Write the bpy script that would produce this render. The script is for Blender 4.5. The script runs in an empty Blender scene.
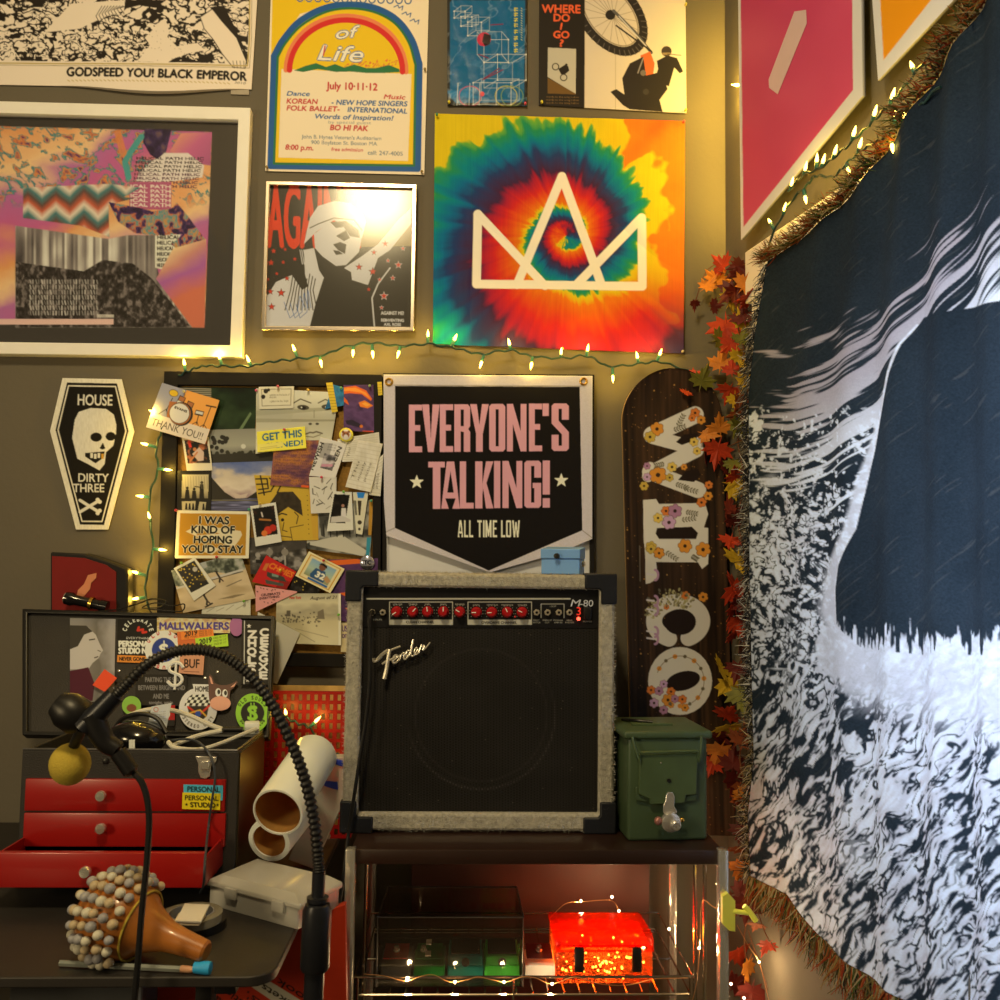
import bpy, bmesh, math, random
import numpy as np
from mathutils import Vector, Matrix

SC = bpy.context.scene
COL = SC.collection
R = math.radians
random.seed(7)
RNG = np.random.default_rng(7)

# ------------------------------------------------------------------ camera
FPX = 943.0
CAMP = Vector((0.0, -2.05, 1.30))
YAW, PITCH, ROLL = R(2.0), R(4.1), R(0.75)
fwd = Vector((math.sin(YAW) * math.cos(PITCH), math.cos(YAW) * math.cos(PITCH), math.sin(PITCH)))
rt0 = Vector((math.cos(YAW), -math.sin(YAW), 0))
up0 = rt0.cross(fwd)
rt = rt0 * math.cos(ROLL) + up0 * math.sin(ROLL)
up = up0 * math.cos(ROLL) - rt0 * math.sin(ROLL)
CR = Matrix((rt, up, -fwd)).transposed()
cam_data = bpy.data.cameras.new('camera')
cam = bpy.data.objects.new('camera', cam_data)
COL.objects.link(cam)
cam.matrix_world = Matrix.Translation(CAMP) @ CR.to_4x4()
cam_data.sensor_width = 36
cam_data.lens = FPX * 36 / 1000
cam_data.clip_start = 0.02
cam_data.dof.use_dof = True
cam_data.dof.focus_distance = 1.95
cam_data.dof.aperture_fstop = 9.0
SC.camera = cam

# ------------------------------------------------------------------ world, lamps, exposure
SC.view_settings.view_transform = 'Standard'
SC.view_settings.look = 'None'
SC.view_settings.gamma = 1
SC.view_settings.use_curve_mapping = False
SC.view_settings.exposure = 0.0
world = bpy.data.worlds.new('room_ambient')
SC.world = world
world.use_nodes = True
world.node_tree.nodes['Background'].inputs[0].default_value = (1.0, 0.78, 0.44, 1)
world.node_tree.nodes['Background'].inputs[1].default_value = 0.07


def lamp(name, kind, loc, energy, color, target=None, **kw):
    d = bpy.data.lights.new(name, kind)
    d.energy = energy
    d.color = color
    for k, v in kw.items():
        setattr(d, k, v)
    o = bpy.data.objects.new(name, d)
    COL.objects.link(o)
    o.location = loc
    if target is not None:
        o.rotation_euler = (Vector(target) - Vector(loc)).to_track_quat('-Z', 'Y').to_euler()
    return o


# the ceiling lamp of the room (it mirrors in the picture glass)
lamp('ceiling_lamp', 'AREA', (-0.39, -1.75, 2.80), 24, (1.0, 0.77, 0.40), (-0.1, 0.0, 1.25), shape='DISK', size=0.28)
# added warm fill that brightens the lower half, unseen behind the viewer
lamp('warm_fill', 'AREA', (-1.75, -2.25, 1.45), 15, (1.0, 0.76, 0.40), (0.0, -0.1, 0.85), shape='DISK', size=0.45)
# cool daylight from a window on the opposite side, falling on the side wall
lamp('window_daylight', 'AREA', (-0.95, -1.75, 1.75), 4.8, (0.80, 0.90, 1.0), (1.0, -0.90, 1.22), shape='RECTANGLE', size=0.5, size_y=0.7, spread=R(40))


# ------------------------------------------------------------------ pixel rays (used to measure places on real planes)
def ray(px, py):
    return CR @ Vector(((px - 500) / FPX, -(py - 500) / FPX, -1))


def at(px, py, y):
    d = ray(px, py)
    return CAMP + d * ((y - CAMP.y) / d.y)


def atz(px, py, z):
    d = ray(px, py)
    return CAMP + d * ((z - CAMP.z) / d.z)


def on(px, py, pl):
    p0, n = pl
    d = ray(px, py)
    return CAMP + d * ((p0 - CAMP).dot(n) / d.dot(n))


def on_np(px, py, pl):
    p0, n = pl
    M = np.array(CR)
    v = np.stack([(px - 500) / FPX, -(py - 500) / FPX, -np.ones_like(px)], -1)
    d = v @ M.T
    nn = np.array(n)
    t = float((p0 - CAMP).dot(n)) / (d @ nn)
    return np.array(CAMP) + d * t[..., None]


def wy(y):
    return (Vector((0, y, 0)), Vector((0, -1, 0)))


# side wall: meets the back wall at pixel column 727
CORNER = at(727, 570, 0.0)
_dv = ray(290, 574)
SDIR = -Vector((_dv.x, _dv.y, 0)).normalized()          # along the side wall, towards the viewer
SNOR = Vector((SDIR.y, -SDIR.x, 0))
if SNOR.dot(CAMP - CORNER) < 0:
    SNOR = -SNOR


def side(off=0.0):
    return (CORNER + SNOR * off, SNOR)


# ------------------------------------------------------------------ colour
def lin(h):
    h = h.lstrip('#')
    v = np.array([int(h[i:i + 2], 16) / 255 for i in (0, 2, 4)])
    return np.where(v <= .04045, v / 12.92, ((v + .055) / 1.055) ** 2.4)


TINT = np.array([0.98, 0.82, 0.47])


def A(h, g=1.0):
    """own colour of a thing that the warm lamp shows as h"""
    return np.clip(lin(h) * g / TINT, 0.004, 0.88)


# ------------------------------------------------------------------ objects
def wloc(o):
    v = Vector((0, 0, 0))
    while o is not None:
        v = v + Vector(o.location)
        o = o.parent
    return v


def tag(o, label=None, cat=None, group=None, kind=None):
    if label: o['label'] = label
    if cat: o['category'] = cat
    if group: o['group'] = group
    if kind: o['kind'] = kind
    return o


def thing(name, label, cat, loc, group=None):
    o = bpy.data.objects.new(name, None)
    o.empty_display_size = 0.02
    COL.objects.link(o)
    o.location = loc
    return tag(o, label, cat, group)


def link_mesh(name, me, m, parent=None, origin=None):
    o = bpy.data.objects.new(name, me)
    COL.objects.link(o)
    if m: me.materials.append(m)
    base = wloc(parent) if parent else Vector((0, 0, 0))
    n = len(me.vertices)
    co = np.empty(n * 3, np.float32)
    me.vertices.foreach_get('co', co)
    co = co.reshape(-1, 3)
    if parent is None:
        if origin is None:
            lo, hi = co.min(0), co.max(0)
            origin = Vector(((lo[0] + hi[0]) / 2, (lo[1] + hi[1]) / 2, lo[2]))
        off = np.array(origin)
        o.location = origin
    else:
        off = np.array(base)
        o.parent = parent
    me.vertices.foreach_set('co', (co - off).astype(np.float32).ravel())
    me.update()
    return o


class MB:
    def __init__(s):
        s.v, s.f, s.c = [], [], []
        s.col = None

    def add(s, vs, fs):
        b = len(s.v)
        s.v += [tuple(v) for v in vs]
        s.f += [tuple(i + b for i in f) for f in fs]
        if s.col is not None:
            s.c += [tuple(s.col)] * len(vs)
        return s

    def box(s, c, sz, rot=None, bev=0.0, seg=2):
        bm = bmesh.new()
        bmesh.ops.create_cube(bm, size=1)
        for v in bm.verts:
            v.co = Vector((v.co.x * sz[0], v.co.y * sz[1], v.co.z * sz[2]))
        if bev > 0:
            bmesh.ops.bevel(bm, geom=list(bm.edges), offset=bev, segments=seg, profile=.5, affect='EDGES')
        bm.verts.index_update()
        c = Vector(c)
        vs = [((rot @ v.co) if rot else v.co) + c for v in bm.verts]
        s.add(vs, [[v.index for v in f.verts] for f in bm.faces])
        bm.free()
        return s

    def tube(s, pts, r, n=8, smooth=True, closed=False, sub=6):
        pts = [Vector(p) for p in pts]
        if smooth and len(pts) > 2:
            pts = spline(pts, sub)
        k = len(pts)
        rr = r if isinstance(r, (list, tuple)) else None
        vs, prev = [], None
        for i, p in enumerate(pts):
            t = (pts[min(i + 1, k - 1)] - pts[max(i - 1, 0)]).normalized()
            if prev is None:
                a = t.orthogonal().normalized()
            else:
                a = (prev - t * prev.dot(t)).normalized()
            prev = a
            b = t.cross(a)
            q = (rr[0] + (rr[-1] - rr[0]) * i / (k - 1)) if rr else r
            for j in range(n):
                g = 2 * math.pi * j / n
                vs.append(p + (a * math.cos(g) + b * math.sin(g)) * q)
        fs = [(i * n + j, i * n + (j + 1) % n, (i + 1) * n + (j + 1) % n, (i + 1) * n + j) for i in range(k - 1) for j in range(n)]
        fs += [tuple(range(n))[::-1], tuple((k - 1) * n + j for j in range(n))]
        return s.add(vs, fs)

    def cyl(s, p0, p1, r0, r1=None, n=20):
        r1 = r0 if r1 is None else r1
        d = (Vector(p1) - Vector(p0))
        return s.lathe([(r0, 0), (r1, d.length)], p0, d, n)

    def lathe(s, prof, o, axis, n=24, caps=True):
        o = Vector(o)
        z = Vector(axis).normalized()
        x = z.orthogonal().normalized()
        y = z.cross(x)
        vs = []
        for (r, h) in prof:
            for j in range(n):
                g = 2 * math.pi * j / n
                vs.append(o + z * h + (x * math.cos(g) + y * math.sin(g)) * max(r, 1e-5))
        k = len(prof)
        fs = [(i * n + j, i * n + (j + 1) % n, (i + 1) * n + (j + 1) % n, (i + 1) * n + j) for i in range(k - 1) for j in range(n)]
        if caps:
            fs += [tuple(range(n))[::-1], tuple((k - 1) * n + j for j in range(n))]
        return s.add(vs, fs)

    def torus(s, o, axis, ra, rb, n=32, m=10):
        return s.loop_lathe([(ra + rb * math.cos(2 * math.pi * i / m), rb * math.sin(2 * math.pi * i / m)) for i in range(m)], o, axis, n)

    def loop_lathe(s, prof, o, axis, n=32):
        o = Vector(o); z = Vector(axis).normalized(); x = z.orthogonal().normalized(); y = z.cross(x)
        k = len(prof); vs = []
        for (r, h) in prof:
            for j in range(n):
                g = 2 * math.pi * j / n
                vs.append(o + z * h + (x * math.cos(g) + y * math.sin(g)) * r)
        fs = [(i * n + j, i * n + (j + 1) % n, ((i + 1) % k) * n + (j + 1) % n, ((i + 1) % k) * n + j) for i in range(k) for j in range(n)]
        return s.add(vs, fs)

    def ball(s, c, r, sc=(1, 1, 1), n=14, m=9, rot=None):
        vs = []
        c = Vector(c)
        for i in range(m + 1):
            t = math.pi * i / m
            for j in range(n):
                g = 2 * math.pi * j / n
                p = Vector((math.sin(t) * math.cos(g) * r * sc[0], math.sin(t) * math.sin(g) * r * sc[1], math.cos(t) * r * sc[2]))
                vs.append(c + ((rot @ p) if rot else p))
        fs = [(i * n + j, (i + 1) * n + j, (i + 1) * n + (j + 1) % n, i * n + (j + 1) % n) for i in range(m) for j in range(n)]
        return s.add(vs, fs)

    def prism(s, pts, vec):
        pts = [Vector(p) for p in pts]
        vec = Vector(vec)
        n = len(pts)
        fs = [tuple(range(n)), tuple(range(2 * n - 1, n - 1, -1))]
        fs += [(i, i + n, (i + 1) % n + n, (i + 1) % n) for i in range(n)]
        return s.add(pts + [p + vec for p in pts], fs)

    def ring(s, outer, inner, vec, closed_back=False):
        """outer / inner: equal numbers of points; extruded by vec"""
        n = len(outer)
        vec = Vector(vec)
        P = [Vector(p) for p in outer] + [Vector(p) for p in inner]
        P += [p + vec for p in P]
        fs = []
        for i in range(n):
            j = (i + 1) % n
            fs.append((i, n + i, n + j, j))
            fs.append((2 * n + i, 2 * n + j, 3 * n + j, 3 * n + i))
            fs.append((i, j, 2 * n + j, 2 * n + i))
            fs.append((n + i, 3 * n + i, 3 * n + j, n + j))
        return s.add(P, fs)

    def build(s, name, m, parent=None, ang=35, origin=None, bev=0):
        me = bpy.data.meshes.new(name)
        me.from_pydata(s.v, [], s.f)
        bm = bmesh.new(); bm.from_mesh(me)
        bmesh.ops.remove_doubles(bm, verts=bm.verts, dist=2e-6)
        bmesh.ops.recalc_face_normals(bm, faces=bm.faces)
        if not s.c: bm.to_mesh(me)
        bm.free()
        if s.c:
            at_ = me.color_attributes.new('Col', 'FLOAT_COLOR', 'POINT')
            arr = np.ones((len(s.c), 4), np.float32)
            arr[:, :3] = np.array(s.c)
            at_.data.foreach_set('color', arr.ravel())
        me.polygons.foreach_set('use_smooth', [True] * len(me.polygons))
        try:
            me.set_sharp_from_angle(angle=R(ang))
        except Exception:
            pass
        o = link_mesh(name, me, m, parent, origin)
        if bev:
            b = o.modifiers.new('soft', 'BEVEL'); b.width = bev; b.segments = 2; b.limit_method = 'ANGLE'; b.angle_limit = R(50)
        return o


def spline(pts, sub=6):
    out = []
    k = len(pts)
    for i in range(k - 1):
        p0 = pts[i - 1] if i else pts[0] * 2 - pts[1]
        p1, p2 = pts[i], pts[i + 1]
        p3 = pts[i + 2] if i + 2 < k else pts[-1] * 2 - pts[-2]
        for j in range(sub):
            t = j / sub
            out.append(.5 * ((2 * p1) + (p2 - p0) * t + (2 * p0 - 5 * p1 + 4 * p2 - p3) * t * t + (3 * p1 - p0 - 3 * p2 + p3) * t ** 3))
    out.append(pts[-1])
    return out


def rotz(a):
    return Matrix.Rotation(a, 3, 'Z')


# ------------------------------------------------------------------ materials
MATS = {}


def mat(name, color=(.5, .5, .5), rough=.5, metal=0., var=.12, vscale=30., bump=0., bscale=200., emit=0., ecol=None, trans=0., spec=.5, coat=0., sheen=0., attr=False, ior=1.45, alpha=1.0):
    if name in MATS: return MATS[name]
    m = bpy.data.materials.new(name)
    m.use_nodes = True
    nt = m.node_tree
    b = nt.nodes['Principled BSDF']
    b.inputs['Roughness'].default_value = rough
    b.inputs['Metallic'].default_value = metal
    b.inputs['Specular IOR Level'].default_value = spec
    b.inputs['Coat Weight'].default_value = coat
    b.inputs['Coat Roughness'].default_value = .05
    b.inputs['Sheen Weight'].default_value = sheen
    b.inputs['Transmission Weight'].default_value = trans
    b.inputs['IOR'].default_value = ior
    b.inputs['Alpha'].default_value = alpha
    c = (float(color[0]), float(color[1]), float(color[2]), 1)
    tc = nt.nodes.new('ShaderNodeTexCoord')
    if attr:
        a = nt.nodes.new('ShaderNodeAttribute')
        a.attribute_name = 'Col'
        nt.links.new(a.outputs['Color'], b.inputs['Base Color'])
    elif var > 0:
        nz = nt.nodes.new('ShaderNodeTexNoise')
        nz.inputs['Scale'].default_value = vscale
        nz.inputs['Detail'].default_value = 4
        mx = nt.nodes.new('ShaderNodeMix')
        mx.data_type = 'RGBA'
        mx.inputs[6].default_value = tuple(x * (1 - var) for x in c[:3]) + (1,)
        mx.inputs[7].default_value = tuple(min(1, x * (1 + var)) for x in c[:3]) + (1,)
        nt.links.new(tc.outputs['Object'], nz.inputs['Vector'])
        nt.links.new(nz.outputs['Fac'], mx.inputs[0])
        nt.links.new(mx.outputs[2], b.inputs['Base Color'])
    else:
        b.inputs['Base Color'].default_value = c
    if bump > 0:
        n2 = nt.nodes.new('ShaderNodeTexNoise')
        n2.inputs['Scale'].default_value = bscale
        n2.inputs['Detail'].default_value = 3
        bp = nt.nodes.new('ShaderNodeBump')
        bp.inputs['Strength'].default_value = bump
        bp.inputs['Distance'].default_value = .002
        nt.links.new(tc.outputs['Object'], n2.inputs['Vector'])
        nt.links.new(n2.outputs['Fac'], bp.inputs['Height'])
        nt.links.new(bp.outputs['Normal'], b.inputs['Normal'])
    if emit > 0:
        e = ecol if ecol is not None else color
        b.inputs['Emission Color'].default_value = (float(e[0]), float(e[1]), float(e[2]), 1)
        b.inputs['Emission Strength'].default_value = emit
        m.cycles.emission_sampling = 'NONE'
    MATS[name] = m
    return m


def clear_mat(name, tint, gloss_rough=.03, haze=0.0, body=(.8, .8, .8), ior=1.45):
    """thin clear sheet: transparent with a Fresnel mirror and a little milky body"""
    if name in MATS: return MATS[name]
    m = bpy.data.materials.new(name)
    m.use_nodes = True
    nt = m.node_tree
    nt.nodes.remove(nt.nodes['Principled BSDF'])
    out = nt.nodes['Material Output']
    tr = nt.nodes.new('ShaderNodeBsdfTransparent'); tr.inputs[0].default_value = (*tint, 1)
    gl = nt.nodes.new('ShaderNodeBsdfGlossy'); gl.inputs['Roughness'].default_value = gloss_rough
    fr = nt.nodes.new('ShaderNodeFresnel'); fr.inputs[0].default_value = ior
    mx = nt.nodes.new('ShaderNodeMixShader')
    nt.links.new(fr.outputs[0], mx.inputs[0]); nt.links.new(tr.outputs[0], mx.inputs[1]); nt.links.new(gl.outputs[0], mx.inputs[2])
    last = mx
    if haze > 0:
        df = nt.nodes.new('ShaderNodeBsdfDiffuse'); df.inputs[0].default_value = (*body, 1)
        m2 = nt.nodes.new('ShaderNodeMixShader'); m2.inputs[0].default_value = haze
        nt.links.new(mx.outputs[0], m2.inputs[1]); nt.links.new(df.outputs[0], m2.inputs[2])
        last = m2
    nt.links.new(last.outputs[0], out.inputs[0])
    MATS[name] = m
    return m


PRINT = mat('printed_paper', attr=True, rough=.55, spec=.3, bump=.05, bscale=60)
PHOTO = mat('glossy_photo_paper', attr=True, rough=.28, spec=.4)
FELT = mat('printed_felt', attr=True, rough=.95, spec=.05, sheen=.3, bump=.3, bscale=900)
CLOTH = mat('dyed_cotton', attr=True, rough=.95, spec=.05, bump=.25, bscale=700)
VINYL = mat('printed_vinyl', attr=True, rough=.45, spec=.3)
PANE = clear_mat('picture_glass', (.97, .97, .97), .15, ior=1.33)

BLACK = mat('black_plastic', A('#120f0b'), .4, var=.1)
BLACKMATTE = mat('black_matte', A('#15120c'), .8, var=.2, bump=.3, bscale=300)
BLACKWOOD = mat('black_painted_wood', A('#120e0a'), .6, var=.25, vscale=15, spec=.25)
CHROME = mat('chrome', (.74, .71, .66), .2, .75, var=.05)
BRASS = mat('brass', A('#d8a03a'), .25, 1, var=.1)
WHITEP = mat('white_plastic', A('#e8dcb8'), .4, var=.05)


# ------------------------------------------------------------------ noise
_T = RNG.random((256, 256))


def vnoise(x, y, seed=0):
    x = np.asarray(x, float) + seed * 17.3
    y = np.asarray(y, float) + seed * 31.7
    xi, yi = np.floor(x).astype(int), np.floor(y).astype(int)
    fx, fy = x - xi, y - yi
    fx, fy = fx * fx * (3 - 2 * fx), fy * fy * (3 - 2 * fy)
    a, b = _T[yi & 255, xi & 255], _T[yi & 255, (xi + 1) & 255]
    c, d = _T[(yi + 1) & 255, xi & 255], _T[(yi + 1) & 255, (xi + 1) & 255]
    return (a * (1 - fx) + b * fx) * (1 - fy) + (c * (1 - fx) + d * fx) * fy


def fbm(x, y, o=4, seed=0):
    s, a, t = 0, .5, 0
    for i in range(o):
        s = s + a * vnoise(x * 2 ** i, y * 2 ** i, seed + i * 3)
        t += a
        a *= .5
    return s / t


def sstep(a, b, x):
    t = np.clip((x - a) / (b - a), 0, 1)
    return t * t * (3 - 2 * t)


# ------------------------------------------------------------------ letter outlines (built-in font)
GLY = {}


def load_glyphs():
    chars = [chr(i) for i in range(33, 127)] + ['\u00b7']
    obs = []
    for ch in chars:
        for body in (ch, '|' + ch + '|'):
            cu = bpy.data.curves.new('g', 'FONT')
            cu.body = body
            cu.resolution_u = 4
            o = bpy.data.objects.new('g', cu)
            COL.objects.link(o)
            obs.append((ch, body, o))
    cu = bpy.data.curves.new('g', 'FONT'); cu.body = '||'
    o = bpy.data.objects.new('g', cu); COL.objects.link(o); obs.append(('||', '||', o))
    bpy.context.view_layer.update()
    dg = bpy.context.evaluated_depsgraph_get()
    ext, wid, capH = {}, {}, 1
    for ch, body, o in obs:
        ev = o.evaluated_get(dg)
        me = ev.to_mesh()
        co = np.array([v.co[:2] for v in me.vertices]).reshape(-1, 2)
        if len(body) == 1:
            cnt = {}
            for p in me.polygons:
                vs = list(p.vertices)
                for a, b in zip(vs, vs[1:] + vs[:1]):
                    k = (min(a, b), max(a, b))
                    cnt[k] = cnt.get(k, 0) + 1
            ed = [k for k, n in cnt.items() if n == 1]
            ext[ch] = (np.array([[*co[a], *co[b]] for a, b in ed]), [list(p.vertices) for p in me.polygons], co)
            if ch == 'H': capH = co[:, 1].max()
        else:
            wid[ch] = co[:, 0].max() - co[:, 0].min()
        ev.to_mesh_clear()
    w0 = wid['||']
    for ch in chars:
        e, f, co = ext[ch]
        GLY[ch] = (e / capH, (wid[ch] - w0) / capH, f, co / capH)
    GLY[' '] = (np.zeros((0, 4)), .42, [], np.zeros((0, 2)))
    for ch, body, o in obs:
        cu = o.data
        bpy.data.objects.remove(o)
        bpy.data.curves.remove(cu)


load_glyphs()


def text_width(t, sp=0):
    return sum(GLY[c][1] + sp for c in t) - sp


# ------------------------------------------------------------------ painted sheets: a colour grid drawn in photo pixels, laid on a real plane
class Canvas:
    def __init__(s, x0, y0, x1, y1, res, base):
        s.x0, s.y0, s.res = x0, y0, res
        s.W, s.H = int((x1 - x0) * res) + 2, int((y1 - y0) * res) + 2
        s.a = np.empty((s.H, s.W, 3))
        s.a[:] = s.c(base)
        X, Y = np.meshgrid(np.arange(s.W), np.arange(s.H))
        s.X, s.Y = x0 + X / res, y0 + Y / res

    def c(s, c):
        return A(c) if isinstance(c, str) else np.asarray(c, float)

    def _win(s, xa, ya, xb, yb, pad=1):
        i0 = max(0, int((xa - s.x0) * s.res) - pad); i1 = min(s.W, int((xb - s.x0) * s.res) + 2 + pad)
        j0 = max(0, int((ya - s.y0) * s.res) - pad); j1 = min(s.H, int((yb - s.y0) * s.res) + 2 + pad)
        return (slice(j0, j1), slice(i0, i1)) if i1 > i0 and j1 > j0 else None

    def cover(s, w, cov, c, a=1.0):
        k = (cov * a)[..., None]
        s.a[w] = s.a[w] * (1 - k) + s.c(c) * k

    def edges(s, E, c, a=1.0, clip=None):
        if len(E) == 0: return
        w = s._win(E[:, [0, 2]].min(), E[:, [1, 3]].min(), E[:, [0, 2]].max(), E[:, [1, 3]].max())
        if w is None: return
        X, Y = s.X[w], s.Y[w]
        cov = np.zeros(X.shape)
        h = .25 / s.res
        for dx, dy in ((-h, -h * .5), (h * .5, -h), (h, h * .5), (-h * .5, h)):
            ins = np.zeros(X.shape, bool)
            xx, yy = X + dx, Y[:, 0] + dy
            for x1, y1, x2, y2 in E:
                if y1 == y2: continue
                rows = np.nonzero((y1 <= yy) != (y2 <= yy))[0]
                if len(rows) == 0: continue
                xi = x1 + (yy[rows] - y1) * (x2 - x1) / (y2 - y1)
                ins[rows] ^= xx[rows] < xi[:, None]
            cov += ins
        cov /= 4
        if clip is not None: cov = cov * clip[w]
        s.cover(w, cov, c, a)

    def poly(s, pts, c, a=1.0):
        p = np.array(pts, float)
        s.edges(np.hstack([p, np.roll(p, -1, 0)]), c, a)
        return s

    def mask(s, pts):
        t = s.a
        s.a = np.zeros_like(t)
        s.poly(pts, np.ones(3))
        m = s.a[..., 0].copy()
        s.a = t
        return m

    def disc(s, x, y, rx, c, ry=None, rot=0., a=1.0):
        ry = rx if ry is None else ry
        n = 28
        t = np.arange(n) * 2 * math.pi / n
        ex, ey = rx * np.cos(t), ry * np.sin(t)
        cr, sr = math.cos(rot), math.sin(rot)
        return s.poly(np.stack([x + ex * cr - ey * sr, y + ex * sr + ey * cr], 1), c, a)

    def line(s, pts, w, c, a=1.0, closed=False):
        p = [tuple(q) for q in pts]
        if closed: p.append(p[0])
        arr = np.array(p, float)
        win = s._win(arr[:, 0].min() - w, arr[:, 1].min() - w, arr[:, 0].max() + w, arr[:, 1].max() + w)
        if win is None: return s
        X, Y = s.X[win], s.Y[win]
        d = np.full(X.shape, 1e9)
        for (x1, y1), (x2, y2) in zip(p, p[1:]):
            vx, vy = x2 - x1, y2 - y1
            L = vx * vx + vy * vy + 1e-9
            t = np.clip(((X - x1) * vx + (Y - y1) * vy) / L, 0, 1)
            d = np.minimum(d, np.hypot(X - x1 - t * vx, Y - y1 - t * vy))
        s.cover(win, np.clip((w / 2 - d) * s.res + .5, 0, 1), c, a)
        return s

    def arc(s, cx, cy, rx, ry, a0, a1, w, c, n=28, a=1.0):
        return s.line([(cx + rx * math.cos(R(a0 + (a1 - a0) * i / n)), cy + ry * math.sin(R(a0 + (a1 - a0) * i / n))) for i in range(n + 1)], w, c, a)

    def rect(s, x0, y0, x1, y1, c, a=1.0):
        return s.poly([(x0, y0), (x1, y0), (x1, y1), (x0, y1)], c, a)

    def text(s, t, p0, p1, h, c, shear=0., bold=0., sp=0., a=1.0, upv=None):
        """baseline from p0 to p1 (fitted), capital height h"""
        W = text_width(t, sp)
        p0, p1 = np.array(p0, float), np.array(p1, float)
        ex = (p1 - p0) / W
        d = (p1 - p0) / np.linalg.norm(p1 - p0)
        ey = np.array([d[1], -d[0]]) * h if upv is None else np.array(upv, float)
        x = 0.
        offs = [(0, 0)] if not bold else [(-bold, 0), (bold, 0), (0, bold), (0, -bold), (0, 0)]
        for ch in t:
            E, adv, _, _ = GLY[ch]
            if len(E):
                gx1, gy1, gx2, gy2 = x + E[:, 0] + shear * E[:, 1], E[:, 1], x + E[:, 2] + shear * E[:, 3], E[:, 3]
                P = np.stack([p0[0] + gx1 * ex[0] + gy1 * ey[0], p0[1] + gx1 * ex[1] + gy1 * ey[1], p0[0] + gx2 * ex[0] + gy2 * ey[0], p0[1] + gx2 * ex[1] + gy2 * ey[1]], 1)
                for ox, oy in offs:
                    s.edges(P + np.array([ox, oy, ox, oy]), c, a)
            x += adv + sp
        return s

    def paint(s, rgb, m=None):
        """rgb HxWx3 array, m HxW mask"""
        if m is None:
            s.a[:] = rgb
        else:
            s.a[:] = s.a * (1 - m[..., None]) + rgb * m[..., None]
        return s

    def sample(s, px, py):
        fx = np.clip((px - s.x0) * s.res, 0, s.W - 1.001)
        fy = np.clip((py - s.y0) * s.res, 0, s.H - 1.001)
        i, j = fx.astype(int), fy.astype(int)
        u, v = (fx - i)[..., None], (fy - j)[..., None]
        a = s.a
        return (a[j, i] * (1 - u) + a[j, i + 1] * u) * (1 - v) + (a[j + 1, i] * (1 - u) + a[j + 1, i + 1] * u) * v


def ramp(t, stops):
    xs = [q[0] for q in stops]
    cs = np.array([A(q[1]) if isinstance(q[1], str) else q[1] for q in stops])
    return np.stack([np.interp(t, xs, cs[:, k]) for k in range(3)], -1)


def quadmap(q):
    q = np.array(q, float)      # TL TR BR BL

    def f(u, v):
        u, v = u[..., None], v[..., None]
        return (q[0] * (1 - u) + q[1] * u) * (1 - v) + (q[3] * (1 - u) + q[2] * u) * v
    return f


def sheet(name, cv, fm, pl, res, m, parent=None, th=.0008, edge=None, bulge=None, size=None, us=None):
    """grid mesh over fm(u,v)->pixel, laid on plane pl, one vertex colour per point"""
    if not callable(fm): fm = quadmap(fm)
    c4 = fm(np.array([0., 1, 1, 0]), np.array([0., 0, 1, 1]))
    wpx = max(np.linalg.norm(c4[1] - c4[0]), np.linalg.norm(c4[2] - c4[3]))
    hpx = max(np.linalg.norm(c4[3] - c4[0]), np.linalg.norm(c4[2] - c4[1]))
    nu, nv = max(2, int(wpx * res) + 1), max(2, int(hpx * res) + 1)
    uu = np.linspace(0, 1, nu) if us is None else us(nu)
    nu = len(uu)
    U, V = np.meshgrid(uu, np.linspace(0, 1, nv))
    P = fm(U, V)
    co = on_np(P[..., 0], P[..., 1], pl)
    n = np.array(pl[1])
    flat = co.copy()
    if bulge is not None: co = co + n * bulge(U, V)[..., None]
    col = cv.sample(P[..., 0], P[..., 1])
    ids = np.arange(nu * nv).reshape(nv, nu)
    q = np.stack([ids[:-1, :-1], ids[1:, :-1], ids[1:, 1:], ids[:-1, 1:]], -1).reshape(-1, 4)
    rim = np.concatenate([ids[:, 0], ids[-1, 1:], ids[::-1, -1][1:], ids[0, ::-1][1:-1]])
    co = co.reshape(-1, 3); col = col.reshape(-1, 3)
    back = flat.reshape(-1, 3)[rim] - n * th
    nb = len(rim); off = nu * nv
    k = np.arange(nb); kk = (k + 1) % nb
    sk = np.stack([rim[k], off + k, off + kk, rim[kk]], -1)
    ecol = np.tile(A(edge) if isinstance(edge, str) else (edge if edge is not None else col[rim].mean(0)), (nb, 1))
    co = np.vstack([co, back]); col = np.vstack([col, ecol])
    loops = np.concatenate([q.ravel(), sk.ravel(), (off + k)[::-1]])
    nq = len(q) + len(sk)
    starts = np.concatenate([np.arange(nq) * 4, [nq * 4]])
    me = bpy.data.meshes.new(name)
    me.vertices.add(len(co)); me.vertices.foreach_set('co', co.astype(np.float32).ravel())
    me.loops.add(len(loops)); me.loops.foreach_set('vertex_index', loops.astype(np.int32))
    me.polygons.add(nq + 1); me.polygons.foreach_set('loop_start', starts.astype(np.int32))
    me.update(calc_edges=True)
    me.validate()
    at_ = me.color_attributes.new('Col', 'FLOAT_COLOR', 'POINT')
    rgba = np.ones((len(co), 4), np.float32); rgba[:, :3] = col
    at_.data.foreach_set('color', rgba.ravel())
    sm = np.zeros(len(me.polygons), bool); sm[:len(q)] = bulge is not None
    me.polygons.foreach_set('use_smooth', sm)
    return link_mesh(name, me, m, parent)


def bbox(q, pad=2):
    q = np.array(q)
    return q[:, 0].min() - pad, q[:, 1].min() - pad, q[:, 0].max() + pad, q[:, 1].max() + pad


def frame_ring(name, outer, inner, y, depth, m, parent, bev=.0015):
    o = [at(*p, y) for p in outer]; i = [at(*p, y) for p in inner]
    return MB().ring(o, i, (0, depth, 0)).build(name, m, parent, bev=bev)


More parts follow.
